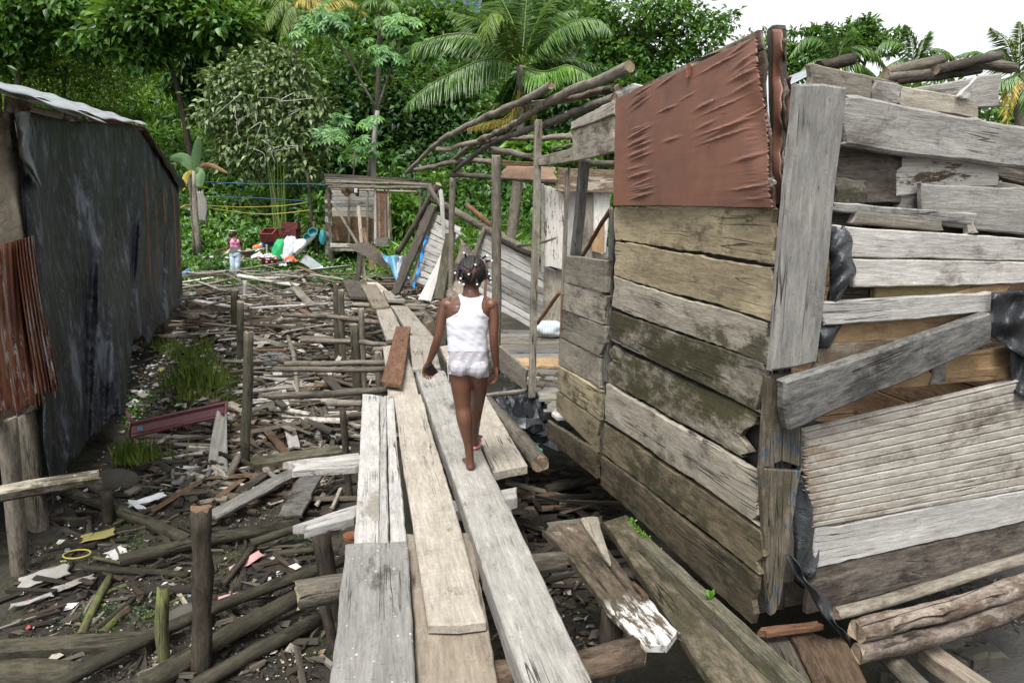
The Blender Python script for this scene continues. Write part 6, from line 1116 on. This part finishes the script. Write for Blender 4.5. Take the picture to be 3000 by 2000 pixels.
for lab, x, y, Y, k, sd in (('left one of two small palms beyond the shack roof', 2450, 185, 40, 1.0, 4), ('right one of two small palms beyond the shack roof', 2680, 190, 44, .95, 5)):
    S_ = 95*k; palm(lab, hillbase(x, Y), atY(x, y, Y), .15, [([(x-S_*.4, y-S_*.7, Y), (x-S_*1.0, y-S_*.75, Y), (x-S_*1.5, y-S_*.1, Y)], 1, .7), ([(x-S_*.3, y-S_*.2, Y), (x-S_*.9, y+S_*.05, Y-1), (x-S_*1.3, y+S_*.5, Y-1)], 1, .8), ([(x-S_*.1, y-S_*.8, Y), (x-S_*.3, y-S_*1.3, Y)], 1, .3), ([(x+S_*.3, y-S_*.8, Y), (x+S_*.5, y-S_*1.1, Y)], 1, .3), ([(x+S_*.5, y-S_*.5, Y), (x+S_*1.1, y-S_*.4, Y), (x+S_*1.6, y+S_*.2, Y)], 1, .7), ([(x+S_*.4, y-S_*.1, Y-1), (x+S_*1.0, y+S_*.2, Y-1), (x+S_*1.4, y+S_*.6, Y-1)], 1, .8), ([(x, y+S_*.1, Y-1), (x+S_*.2, y+S_*.7, Y-1)], 1, .6, 'lf_palmy')], .9, 'lf_palm', Y, n=44, W=.09, seed=sd)
palm('palm with orange fruit at the right edge behind the shack', hillbase(2990, 26), atY(2985, 215, 26), .2, [([(2940, 150, 26), (2880, 160, 25.5), (2820, 220, 25)], 1, .8), ([(2950, 120, 26), (2900, 80, 26)], 1, .4, 'lf_grass'), ([(2990, 120, 26), (2985, 60, 26)], 1, .3, 'lf_grass'), ([(2950, 230, 25), (2905, 250, 24.6), (2890, 330, 24.5)], 1, .8), ([(2960, 260, 25), (2950, 340, 24.8), (2955, 400, 24.8)], .9, .6, 'lf_palmy'), ([(3010, 260, 25), (3000, 340, 24.8)], 1, .7), ([(3040, 150, 26), (3100, 160, 26), (3150, 230, 26)], 1, .8), ([(2930, 190, 26), (2860, 150, 26.2), (2790, 170, 26.4)], .9, .6)], .6, 'lf_palm', 26, seed=6)
fz = bpy.data.objects[-1] if False else None
for p_ in [o for o in COL.objects if o.name.startswith('palm_tree') and 'orange fruit' in o['label']]:
    mb = MB()
    for i in range(26): mb.ball(atY(2985+R.gauss(0, 16), 258+R.gauss(0, 14), 25.3), .055, 0, 7, 5)
    fo = mb.build('fruit_cluster', [M_['orangep']], p_); fo['kind'] = 'stuff'
# forked white-trunked tree with hand shaped leaves
CT = thing('cecropia_tree', 'thin forked tree with a white trunk and hand shaped leaves behind the shed roof', 'tree', hillbase(1090, 28.5)); Yc = 28.5
fk = atY(1106, 325, Yc); pole('trunk', [hillbase(1088, Yc), atY(1094, 450, Yc), fk], .11, M_['white'], CT, r1=.085, step=.4); pole('branch', [fk, atY(1070, 260, Yc), atY(1010, 150, Yc), atY(962, 88, Yc)], .055, M_['loggrey'], CT, r1=.03, step=.4, bend=.01); pole('branch', [fk, atY(1125, 260, Yc), atY(1150, 190, Yc), atY(1165, 110, Yc)], .055, M_['loggrey'], CT, r1=.03, step=.4, bend=.01)
def hands(parent, Y, spots, L=.42, seed=1, mat='lf_cec', name='crown'):
    rs = np.random.RandomState(seed); Ps, Ds, Ns = [], [], []
    for x, y, n, sx, sy in spots:
        for i in range(n):
            c = np.array(atY(x+rs.randn()*sx, y+rs.randn()*sy, Y+rs.randn()*.5)); nz = np.array([rs.randn()*.4, -.5+rs.randn()*.3, .75]); nz /= np.linalg.norm(nz); e1 = np.cross(nz, [1, .2, .1]); e1 /= np.linalg.norm(e1); e2 = np.cross(nz, e1)
            for k in range(9):
                a = k*.66+rs.randn()*.06; d = math.cos(a)*e1+math.sin(a)*e2; Ps.append(c); Ds.append(d-[0, 0, .35]); Ns.append(nz)
    return leaves_mesh(name, np.array(Ps), np.array(Ds), np.array(Ns), L, L*.42, mat, parent, fold=.12, droop=.15)
hands(CT, Yc, [(950, 60, 16, 34, 20), (905, 80, 8, 24, 14), (985, 40, 9, 20, 14), (1160, 150, 22, 45, 26), (1140, 80, 8, 20, 14), (1240, 130, 12, 30, 18), (1200, 60, 10, 30, 16), (1260, 155, 6, 14, 8), (1130, 165, 8, 16, 10)], .42, 1)
CT2 = thing('cecropia_sapling', 'sapling with hand shaped leaves right of the rounded shrub, above the shed', 'sapling', hillbase(1010, 27.5)); pole('trunk', [hillbase(1010, 27.5), atY(1040, 440, 27.5)], .03, M_['mossy'], CT2, step=.4); hands(CT2, 27.5, [(980, 390, 9, 30, 14), (1050, 450, 8, 26, 16), (1080, 360, 5, 16, 12), (990, 350, 6, 22, 10), (1090, 425, 3, 8, 8), (1040, 420, 5, 20, 12)], .36, 2)
# banana plant
BN = thing('banana_plant', 'banana plant with one brown leaf beside the far end of the tarp hut', 'banana plant', hillbase(570, 23.5)); Yb = 23.5
pole('stem', [atY(584, 740, Yb), atY(570, 600, Yb), atY(568, 500, Yb)], .10, M_['logpale'], BN, r1=.06, step=.4)
def bleaf(path, w, mat, seed):
    pts = np.array(catmull([V(p) for p in path], .08)); n = len(pts); T = np.gradient(pts, axis=0); T /= np.linalg.norm(T, axis=1)[:, None]; S = np.cross(T, np.array(CAM)-pts); S /= np.linalg.norm(S, axis=1)[:, None]; rs = np.random.RandomState(seed)
    def f(u, v): i = min(n-1, int(u*(n-1))); ww = w*math.sin(math.pi*min(.98, .06+u*.9))**.55; return pts[i]+S[i]*(v-.5)*2*ww*(1+.06*math.sin(u*60))+np.array([0, .10, -.12])*abs(v-.5)*2*ww*1.5
    return sheet('leaf', f, n-1, 8, M_[mat], BN, t=.006)
bleaf([atY(570, 505, Yb), atY(540, 465, Yb), atY(500, 462, Yb)], .20, 'lf_ban', 1); bleaf([atY(570, 505, Yb), atY(575, 455, Yb), atY(583, 400, Yb)], .15, 'lf_ban', 2); bleaf([atY(570, 500, Yb), atY(585, 505, Yb-.2), atY(583, 552, Yb-.4)], .17, 'lf_ban', 3); bleaf([atY(570, 500, Yb), atY(610, 482, Yb), atY(670, 508, Yb)], .07, 'lf_dead', 4); bleaf([atY(565, 500, Yb), atY(545, 515, Yb-.2), atY(535, 560, Yb-.4)], .09, 'lf_palmy', 5)
for i in range(4): bleaf([atY(572+i*6, 560, Yb), atY(578+i*8, 600, Yb), atY(582+i*5, 650, Yb)], .05, 'cloth', 6+i)
# houses at the top of the hill, seen through the leaves
for lab, x, y, w, h, Y in (('white and blue house at the hilltop, seen between the palm fronds', 1345, 45, 130, 70, 56), ('white house up on the hill behind the leaves above the forked tree', 1190, 20, 110, 60, 57), ('pale house with a grey roof behind the trees left of the roof pole end', 1760, 225, 160, 60, 42)):
    c = atY(x, y, Y); s_ = Y/F; H = thing('hillside_house', lab, 'house', c); mb = MB(); mb.box(c, (w*s_, 4, h*s_)); mb.build('wall', [M_['housewall']], H)
    mb = MB(); mb.box(c+V((0, -.3, h*s_/2+.15)), (w*s_+.8, 5, .3)); mb.build('roof', [M_['houseblue' if Y > 50 else 'zinc']], H)
    for k in (-.3, 0, .3): mb = MB(); mb.box(c+V((k*w*s_, -2.02, .1)), (.9, .06, .8)); mb.build('window', [M_['houseblue']], H)
# ---------------------------------------------------------------- people
s = NT('skin'); n_ = s.noise(4, 4); s.bsdf(s.mix(s.mr(n_, .3, .7), (.125, .055, .032), (.085, .036, .022)), .42, s.noise(160, 2), .05, .002, .45)
s = NT('skin2'); s.bsdf((.075, .033, .022), .45)
s = NT('sole'); s.bsdf((.30, .13, .09), .6)
flat('hair', (.010, .009, .009), .5, bs=.6, noise=40, dirt=0); flat('bead', (.75, .77, .80), .25, dirt=0)
s = NT('cotton'); s.bsdf((.56, .56, .61), .85, s.noise(220, 2), .15, .001, .2)
s = NT('dots'); v1 = s.n('ShaderNodeTexVoronoi'); s.l(s.tc.outputs['Object'], v1.inputs['Vector']); v1.inputs['Scale'].default_value = 60
hs_ = s.n('ShaderNodeHueSaturation'); s.l(v1.outputs['Color'], hs_.inputs['Color']); hs_.inputs['Saturation'].default_value = .75; hs_.inputs['Value'].default_value = .95
s.bsdf(s.mix(s.mr(v1.outputs['Distance'], .30, .40, 1, 0), (.36, .355, .385), s.mix(.72, hs_.outputs[0], (.38, .37, .39))), .85)
flat('pinktop', (.80, .28, .45), .8, dirt=0); flat('jeans', (.50, .62, .76), .8, dirt=.1); flat('flipflop', (.75, .30, .36), .5, dirt=0); flat('phonered', (.60, .05, .04), .3, dirt=0)
def evalmesh(o):
    dg = bpy.context.evaluated_depsgraph_get(); dg.update(); m = bpy.data.meshes.new_from_object(o.evaluated_get(dg)); o.modifiers.clear(); old = o.data; nm = old.name; o.data = m; bpy.data.meshes.remove(old); m.name = nm
def limb(mb, pts, rad, seg=14):
    path = catmull(pts, .012 if (pts[0]-pts[-1]).length < 1.2 else .03); t = np.linspace(0, 1, len(path)); cum = np.cumsum([0]+[(V(pts[i+1])-V(pts[i])).length for i in range(len(pts)-1)]); cum /= cum[-1]
    r = np.interp(t, cum, rad); v, f = tube_geo(path, r, seg); mb.add(v, f); mb.ball(tuple(pts[0]), rad[0]*.98); mb.ball(tuple(pts[-1]), rad[-1]*.98)
def rings(mb, rg, seg=28):
    v = []; n = len(rg)
    for c, rx, ry in rg:
        for k in range(seg):
            a = 2*math.pi*k/seg; ca, sa = math.cos(a), math.sin(a); e = 2/2.5; v.append((c[0]+rx*math.copysign(abs(ca)**e, ca), c[1]+ry*math.copysign(abs(sa)**e, sa), c[2]))
    f = [[i*seg+k, i*seg+(k+1) % seg, (i+1)*seg+(k+1) % seg, (i+1)*seg+k] for i in range(n-1) for k in range(seg)]; f += [list(range(seg))[::-1], [(n-1)*seg+k for k in range(seg)]]
    mb.add(v, [g[::-1] for g in f] if rg[0][0][2] > rg[-1][0][2] else f)
def hand(mb, w, d, side, palmn, sc, curl):
    """palm, four unequal bent fingers and a thumb from the side of the palm. w wrist, d pointing direction, side = towards the thumb"""
    d = V(d).normalized(); pn = V(palmn).normalized(); s_ = V(side)-d*V(side).dot(d); s_.normalize(); pn = d.cross(s_)*(1 if d.cross(s_).dot(pn) > 0 else -1)
    for k in range(4): o = s_*(.024-.016*k)*sc; limb(mb, [w+o*.4, w+d*.035*sc+o*.9, w+d*.068*sc+o], [.013*sc, .0125*sc, .0095*sc], 10)
    for k, L in enumerate((.060, .068, .063, .048)):
        o = s_*(.026-.0175*k)*sc; b = w+d*.068*sc+o; c1, c2, c3 = curl*(.5+.06*k), curl*(1.1+.1*k), curl*(1.7+.12*k); p = [b]
        for c_, l in ((c1, .42), (c2, .32), (c3, .26)): p.append(p[-1]+(d*math.cos(c_)+pn*math.sin(c_)+s_*.04*(1.5-k))*L*l*sc)
        limb(mb, p, [.0082*sc, .0076*sc, .0068*sc, .0055*sc], 8)
    b = w+d*.022*sc+s_*.026*sc; limb(mb, [b, b+(d*.6+s_*.55+pn*.35)*.030*sc, b+(d*.95+s_*.25+pn*.5)*.055*sc], [.0105*sc, .0088*sc, .0065*sc], 8)
def shell(body, name, mat, sel, off, root, wr=None, solid=.005):
    me = body.data; n = len(me.vertices); co = np.empty(n*3); me.vertices.foreach_get('co', co); co = co.reshape(-1, 3); no = np.empty(n*3); me.vertices.foreach_get('normal', no); no = no.reshape(-1, 3)
    wc = co@np.array(MW[body])[:3, :3].T+np.array(MW[body])[:3, 3]; k = sel(wc, no)
    fs = [list(p.vertices) for p in me.polygons if all(k[i] for i in p.vertices)]; used = sorted({i for f in fs for i in f}); mp = {a: b for b, a in enumerate(used)}; u = np.array(used)
    w_ = wc[u]+no[u]*(off+(wr(wc[u]) if wr is not None else 0))[:, None] if wr is not None else wc[u]+no[u]*off
    o = put(name, w_, [[mp[i] for i in f] for f in fs], M_[mat], MW[root], root, smooth=True)
    m = o.modifiers.new('s', 'SOLIDIFY'); m.thickness = solid; m.offset = -1; sm = o.modifiers.new('m', 'SMOOTH'); sm.factor = .5; sm.iterations = 4; evalmesh(o); return o
def proj(w):
    y = w[:, 1]; x = w[:, 0]; z = w[:, 2]-CZ; d = y*cp-z*sp; yn = -(y*sp+z*cp)/d; return 1500+F*x/d, 1000+F*yn
def finish(mb, name, mat, root, vox, it=6):
    o = mb.build(name, [M_[mat]], root, MW[root], smooth=True); m = o.modifiers.new('r', 'REMESH'); m.mode = 'VOXEL'; m.voxel_size = vox; m.use_smooth_shade = True
    m = o.modifiers.new('s', 'SMOOTH'); m.factor = .5; m.iterations = it; evalmesh(o); return o
def segd(w, a, b): a = np.array(a); b = np.array(b); t = np.clip((w-a)@(b-a)/((b-a)@(b-a)), 0, 1); return np.linalg.norm(w-(a+t[:, None]*(b-a)), axis=1)
# --- the girl on the walkway, seen from behind
hl = atZ(1378, 1380, .075); Yg = hl.y+.02; pxm = Yg/F*1.0
G = thing('person', 'girl in white tank top and dotted shorts walking away on the grey beam', 'person', (hl.x, Yg, .075))
def g(x, y, dy=0.): return atY(x, y, Yg+dy)
def gr(hw): return hw*pxm*1.02
mb = MB()
rings(mb, [(g(1380, 850), gr(21), .046), (g(1380, 862), gr(26), .052), (g(1378, 874), gr(47), .056), (g(1376, 884), gr(64), .06), (g(1374, 896), gr(70), .066), (g(1372, 915), gr(66), .074), (g(1370, 945), gr(60), .079), (g(1369, 985), gr(55.5), .074), (g(1369, 1012), gr(56), .076), (g(1371, 1040), gr(56), .080), (g(1372, 1066), gr(58), .085), (g(1373, 1080), gr(54), .074), (g(1374, 1092), gr(34), .05)])
for x, y in ((1347, 1074), (1400, 1077)): mb.ball(tuple(g(x, y, -.038)), (gr(29), .062, gr(28)))
for x in (1343, 1405): mb.ball(tuple(g(x, 915, -.03)), (gr(26), .045, gr(30)))
LL = [g(1349, 1088), g(1351, 1130, -.004), g(1356, 1190, .0), g(1361, 1230, -.014), g(1372, 1296, -.004), g(1377, 1345, .0), hl+V((0, .02, .03))]
limb(mb, LL, [gr(33), gr(30.5), gr(24), gr(23.5), gr(14.5), gr(12), .025], 18)
hr = atZ(1392, 1306, .095); RY = hr.y-Yg
LR = [g(1399, 1086), g(1402, 1125, .045), g(1397, 1190, .16), g(1393, 1222, .18), g(1391, 1282, RY*.85), hr+V((0, .0, .028))]
limb(mb, LR, [gr(31.5), gr(28), gr(20), gr(18), gr(11), .023], 18)
for hp, tw in ((hl+V((0, .02, .0)), V((-.035, .165, 0))), (hr+V((0, 0, .0)), V((.015, .17, 0)))):
    mb.ball(tuple(hp+V((0, .002, .024))), (.027, .033, .026)); limb(mb, [hp+V((0, .01, .034)), hp+tw*.45+V((0, 0, .030)), hp+tw*.85+V((0, 0, .017))], [.026, .026, .015], 12)
    sd = tw.cross(V((0, 0, 1))).normalized()
    limb(mb, [hp+V((0, .01, .02))-sd*.010, hp+tw*.85+V((0, 0, .014))+sd*.014], [.02, .014], 10); limb(mb, [hp+V((0, .01, .02))+sd*.010, hp+tw*.85+V((0, 0, .014))-sd*.018], [.02, .013], 10)
    for k in range(5): b = hp+tw*.86+sd*(.024-.0125*k)*(-1 if tw.x > 0 else 1); limb(mb, [b+V((0, 0, .014)), b+tw.normalized()*(.026-.003*k)+V((0, 0, .010))], [.0085-.0007*k, .0065], 8)
AL = [g(1306, 890, .0), g(1294, 930, -.012), g(1284, 985, -.025), g(1273, 1020, -.005), g(1257, 1061, .03)]
AR = [g(1443, 890, .0), g(1447, 935, -.012), g(1446, 992, -.025), g(1450, 1030, -.008), g(1454, 1076, .022)]
ra = [gr(17), gr(15), gr(12.5), gr(12.5), gr(8.2)]
limb(mb, AL, ra, 16); limb(mb, AR, ra, 16); mb.ball(tuple(g(1312, 893)), (gr(22), .043, gr(20))); mb.ball(tuple(g(1438, 893)), (gr(22), .043, gr(20)))
hand(mb, AL[-1], V((-.30, .25, -.85)), V((.75, .55, 0)), V((.7, -.25, -.3)), .88, .75); hand(mb, AR[-1], V((-.06, .15, -1)), V((-.30, .9, 0)), V((-.9, -.3, -.1)), .88, .62)
limb(mb, [g(1380, 866), g(1380, 845, .004), g(1381, 820, .012)], [gr(25), gr(22), gr(23)], 16)
hc = g(1382, 797, .012); limb(mb, [hc+V((0, .02, -.055)), hc+V((0, .045, -.085))], [.058, .030], 14)
mb.ball(tuple(hc), (.0785, .093, .090), 0, 26, 18); mb.ball(tuple(hc+V((0, .03, -.035))), (.062, .066, .070), 0, 20, 14)
for sx in (-1, 1): mb.ball(tuple(hc+V((sx*.079, .004, -.022))), (.009, .019, .027), 0, 12, 8); mb.ball(tuple(hc+V((sx*.040, .074, -.030))), (.022, .018, .018))
limb(mb, [hc+V((0, .090, -.010)), hc+V((0, .108, -.042))], [.008, .014], 10); mb.ball(tuple(hc+V((0, .092, -.072))), (.022, .012, .010)); mb.ball(tuple(hc+V((0, .08, -.102))), (.02, .016, .014))
BD = finish(mb, 'body', 'skin', G, .0032, 5)
def armd(w): return np.minimum(np.minimum.reduce([segd(w, AL[i], AL[i+1])/max(ra[i], ra[i+1]) for i in range(4)]), np.minimum.reduce([segd(w, AR[i], AR[i+1])/max(ra[i], ra[i+1]) for i in range(4)]))
yl = [855, 862, 875, 893, 905, 915, 925, 938, 1100]
def topsel(w, no):
    px, py = proj(w); xl = np.interp(py, yl, [1336, 1340, 1346, 1349, 1347, 1340, 1324, 1300, 1300]); xr = np.interp(py, yl, [1424, 1421, 1416, 1411, 1412, 1416, 1426, 1440, 1440])
    nk = np.interp(px, [1335, 1346, 1358, 1380, 1402, 1414, 1425], [852, 858, 868, 872, 869, 862, 856])
    return (py > nk)&(py < 1031)&(px > xl)&(px < xr)&((py < 930)|(armd(w) > 1.12))
def twr(w): px, py = proj(w); return (.0020*snoise(px*.45, py, 61, .24)+.0012*snoise(px*.4, py, 62, .6))*sstep(910, 970, py)
shell(BD, 'tank_top', 'cotton', topsel, .0055, G, twr)
def shsel(w, no):
    px, py = proj(w); return (py > 1026)&(py < np.interp(px, [1310, 1345, 1372, 1378, 1400, 1435], [1096, 1100, 1097, 1098, 1106, 1104]))&(armd(w) > 1.35)&(px > 1300)&(px < 1436)&(np.minimum(segd(w, AL[-1], AL[-1]+V((-.03, .02, -.12))), segd(w, AR[-1], AR[-1]+V((0, .02, -.13)))) > .05)
def swr(w): px, py = proj(w); return .0016*np.sin(px*.22+py*.12)+.0012*sstep(1086, 1096, py)*np.interp(px, [1310, 1435], [1, .6])
shell(BD, 'shorts', 'dots', shsel, .0050, G, swr, .005)
limbp = [g(1314, 1040, -.03), g(1312, 1070, -.035), g(1315, 1120, -.02)]; mbs = MB(); mbs.tube(catmull(limbp, .02), .003, 6); mbs.build('shorts_cord', [M_['cotton']], G, smooth=True)
def hairsel(w, no):
    d = w-np.array(hc); px, py = proj(w); hl_ = np.interp(d[:, 1], [-.09, -.05, 0, .05, .09], [-.062, -.058, -.012, .022, .052])
    k = (d[:, 2] > hl_)&(np.abs(d[:, 0]) < .084)&~((np.abs(d[:, 0]) > .072)&(d[:, 2] < .0)&(np.abs(d[:, 1]) < .03)); th = np.arctan2(d[:, 0], -d[:, 1]); r = np.abs(d[:, 0]-.012-.02*np.sin(d[:, 2]*14)); q = np.abs(d[:, 2]-.012-.5*np.abs(d[:, 0]))
    return k&~((r < .0032)&(d[:, 2] > -.05))&~((q < .0030)&(d[:, 1] < .02))
def hwr(w): d = w-np.array(hc); return .0022*np.sin(np.arctan2(d[:, 0], d[:, 1]*.4-d[:, 2])*34)
shell(BD, 'hair', 'hair', hairsel, .0075, G, hwr, .006)
for i, (zx, zy, dx, dz) in enumerate(((345, 212, -.012, -.03), (356, 255, -.004, -.022), (392, 192, -.008, -.022), (432, 248, .004, -.03), (330, 190, -.035, -.02), (492, 215, .025, -.035), (498, 245, .02, -.03), (488, 145, .04, .006), (465, 124, .035, .016), (360, 112, -.012, .022), (415, 142, .010, -.016), (345, 240, -.02, -.028), (480, 190, .03, -.03))):
    p = g(1200+zx/2.178, 700+zy/2.178); d = V((p.x-hc.x, 0, p.z-hc.z)); rr = min(.99, math.hypot(d.x/.085, d.z/.097)); yy = -math.sqrt(1-rr*rr)*.10; a = V((p.x, hc.y+yy+.0, p.z)); a = hc+(a-hc)*1.02; b = a+V((dx*.8, -.012, dz*.85))
    br = MB(); br.tube(catmull([a, lerp(a, b, .5)+V((0, -.014, .004)), b], .004), .0065, 8, r1=.0045); bo = br.build('braid', [M_['hair']], G, smooth=True)
    for k in (.55, 1.0): m2 = MB(); m2.ball(tuple(lerp(a, b, k)+V((0, -.007, 0))), .0066, 0, 10, 8); m2.build('hair_bead', [M_['bead']], bo, smooth=True)
for sx in (-1, 1):
    ey = MB(); ey.ball(tuple(hc+V((sx*.032, .083, -.012))), (.012, .009, .008)); eo = ey.build('eye', [M_['bead'], M_['black']], G, smooth=True)
fl = MB()
fp_ = hr+V((0, .07, -.006)); v, f = lathe([(.001, -.008), (.036, -.008), (.04, 0), (.036, .008), (.001, .008)], 20); v = v*np.array([1, 2.65, 1]); fl.add(v+np.array(fp_), f); fl.tube(catmull([hr+V((-.038, .09, .002)), hr+V((0, .125, .045)), hr+V((.038, .09, .002))], .01), .005, 6); fl.build('sandal', [M_['flipflop']], G, smooth=True)
ph = thing('phone', 'black phone with a red edge held in the left hand of the girl', 'phone', g(1264, 1084, .035)); Mx = Matrix.Translation(g(1265, 1083, .03))@Matrix.Rotation(-.45, 4, 'Y')@Matrix.Rotation(.5, 4, 'X')@Matrix.Rotation(.3, 4, 'Z')
pb_ = MB(); pb_.box((0, 0, .003), (.046, .012, .075), Mx); pb_.build('case', [M_['black']], ph); pb_ = MB(); pb_.box((0, 0, -.037), (.047, .0125, .005), Mx); pb_.build('red_edge', [M_['phonered']], ph); pb_ = MB(); pb_.box((0, .0067, .004), (.040, .001, .066), Mx); pb_.build('screen', [M_['glass']], ph)
# --- the woman on the bank
Yw = 22.4; wpx = Yw/F
W_ = thing('person', 'woman in pink crop top and pale jeans standing beyond the debris', 'person', atY(688, 817, Yw))
def q(x, y, dy=0.): return atY(x, y, Yw+dy)
def wr_(h): return h*wpx
mb = MB()
rings(mb, [(q(684, 694), wr_(4.6), .05), (q(686, 698), wr_(10), .07), (q(688, 702), wr_(14), .09), (q(689, 709), wr_(14), .12), (q(689, 718), wr_(12.2), .10), (q(689, 727), wr_(12), .095), (q(690, 734), wr_(15), .12), (q(690, 742), wr_(16.2), .13), (q(690, 750), wr_(15), .11)])
for x in (683.5, 695): mb.ball(tuple(q(x, 709, -.09)), (wr_(6), .06, wr_(6)))
WL = [q(682, 746), q(682, 768, -.02), q(682.5, 782, -.03), q(683, 800, .02), q(684, 812, .03)]; WR_ = [q(698, 746), q(697.5, 768), q(696, 782, -.02), q(694, 800, .06), q(693, 811, .06)]
for L in (WL, WR_): limb(mb, L, [wr_(8.6), wr_(7.4), wr_(5.6), wr_(4.8), wr_(3.4)]); mb.ball(tuple(L[-1]+V((0, -.07, -.04))), (.05, .13, .045))
A1 = [q(673.5, 699), q(670.5, 709), q(670, 718, .02), q(667, 724, -.06), q(663.5, 730.5, -.14)]; A2 = [q(703, 699), q(706.5, 709), q(709.5, 720, .03), q(713, 731), q(715.5, 740, -.03)]
rw = [wr_(4.2), wr_(3.8), wr_(3.2), wr_(3.0), wr_(2.2)]
limb(mb, A1, rw); limb(mb, A2, rw); hand(mb, A1[-1], V((-.8, -.5, -.1)), V((0, -.3, 1)), V((0, 0, 1)), 1.2, .35); hand(mb, A2[-1], V((.1, -.1, -1)), V((-.2, -.9, 0)), V((-1, 0, 0)), 1.2, .7)
limb(mb, [q(684, 696), q(683, 688)], [wr_(5), wr_(4.6)]); wh = q(681.5, 682, -.0)
mb.ball(tuple(wh), (.078, .095, .105), 0, 22, 16); mb.ball(tuple(wh+V((-.02, -.035, -.06))), (.058, .06, .07), 0, 18, 12); limb(mb, [wh+V((-.035, -.088, .0)), wh+V((-.042, -.112, -.035))], [.010, .016], 8); mb.ball(tuple(wh+V((-.035, -.09, -.07))), (.03, .016, .012))
for sx in (-1, 1): mb.ball(tuple(wh+V((sx*.078, .01, -.015))), (.012, .022, .032))
WB = finish(mb, 'body', 'skin2', W_, .010, 3)
def adw(w): return np.minimum(np.minimum.reduce([segd(w, A1[i], A1[i+1])/max(rw[i], rw[i+1]) for i in range(4)]), np.minimum.reduce([segd(w, A2[i], A2[i+1])/max(rw[i], rw[i+1]) for i in range(4)]))
def ptop(w, no): px, py = proj(w); nk = np.interp(px, [674, 679, 681, 690, 699, 701, 705], [708, 699, 698, 711, 698, 700, 708]); return (py > nk)&(py < 724.5)&(px > 673.5)&(px < 705.5)&(adw(w) > 1.15)
shell(WB, 'crop_top', 'pinktop', ptop, .012, W_, None, .012)
def jsel(w, no): px, py = proj(w); return (py > 730)&(py < 813)&(adw(w) > 1.4)&(px > 670)&(px < 709.5)
shell(WB, 'jeans', 'jeans', jsel, .013, W_, None, .012)
def wh_sel(w, no): d = w-np.array(wh); return (d[:, 2] > np.interp(d[:, 1], [-.1, -.06, 0, .06], [.075, .055, -.01, -.07]))&(np.linalg.norm(d, axis=1) < .14)
shell(WB, 'hair', 'hair', wh_sel, .016, W_, None, .014); m2 = MB(); m2.ball(tuple(wh+V((.035, .10, -.03))), (.05, .05, .07)); m2.build('hair_bun', [M_['hair']], W_, smooth=True)
hb_ = MB(); hb_.tube([tuple(wh+V((math.cos(a)*.088, math.sin(a)*.108-.01, .055-.02*math.sin(a)))) for a in np.linspace(0, 6.283, 26)], .014, 8); hb_.build('headband', [M_['bead']], W_, smooth=True)
for sx in (-1, 1): ey = MB(); ey.ball(tuple(wh+V((-.022+sx*.034, -.092, .006))), (.014, .008, .009)); ey.build('eye', [M_['bead']], W_, smooth=True)
yl_ = thing('husk_strips', 'bundle of yellowish husk strips held in the lowered hand of the woman', 'husk strips', q(712, 752, -.04))
for k, (x, y) in enumerate(((703, 768), (706, 764), (710, 760))): plank('strip', q(716, 744, -.05), q(x, y, -.06-.02*k), .045, .012, M_['pale' if k else 'yellowp'], yl_, up=V((0, -1, 0)), cell=.1)
# ---------------------------------------------------------------- camera, light
cam = bpy.data.cameras.new('camera'); co = bpy.data.objects.new('camera', cam); COL.objects.link(co)
cam.sensor_width = 36; cam.lens = 36*F/3000; cam.clip_end = 2000; cam.clip_start = .05
co.location = CAM; co.rotation_euler = (math.pi/2-PITCH, 0, 0); SC.camera = co
w = bpy.data.worlds.new('World'); SC.world = w; w.use_nodes = True; nt = w.node_tree; bg = nt.nodes['Background']
sky = nt.nodes.new('ShaderNodeTexSky'); sky.sky_type = 'NISHITA'; sky.sun_disc = False; EL, AZ = math.radians(62), math.radians(200)
sky.sun_elevation = EL; sky.sun_rotation = AZ; sky.dust_density = 4.; sky.air_density = 1.2; sky.ozone_density = 1.
hs = nt.nodes.new('ShaderNodeHueSaturation'); hs.inputs['Saturation'].default_value = .12
nt.links.new(sky.outputs[0], hs.inputs['Color']); nt.links.new(hs.outputs[0], bg.inputs[0]); bg.inputs[1].default_value = .15
sl = bpy.data.lights.new('sun', 'SUN'); so = bpy.data.objects.new('sun', sl); COL.objects.link(so); sl.energy = 2.0; sl.angle = math.radians(20); sl.color = (1, .97, .92)
d = V((math.sin(AZ)*math.cos(EL), math.cos(AZ)*math.cos(EL), math.sin(EL)))
so.rotation_euler = d.to_track_quat('Z', 'Y').to_euler(); so.location = (0, 0, 30)
SC.view_settings.view_transform = 'Standard'; SC.view_settings.look = 'None'; SC.view_settings.exposure = .92; SC.view_settings.gamma = 1
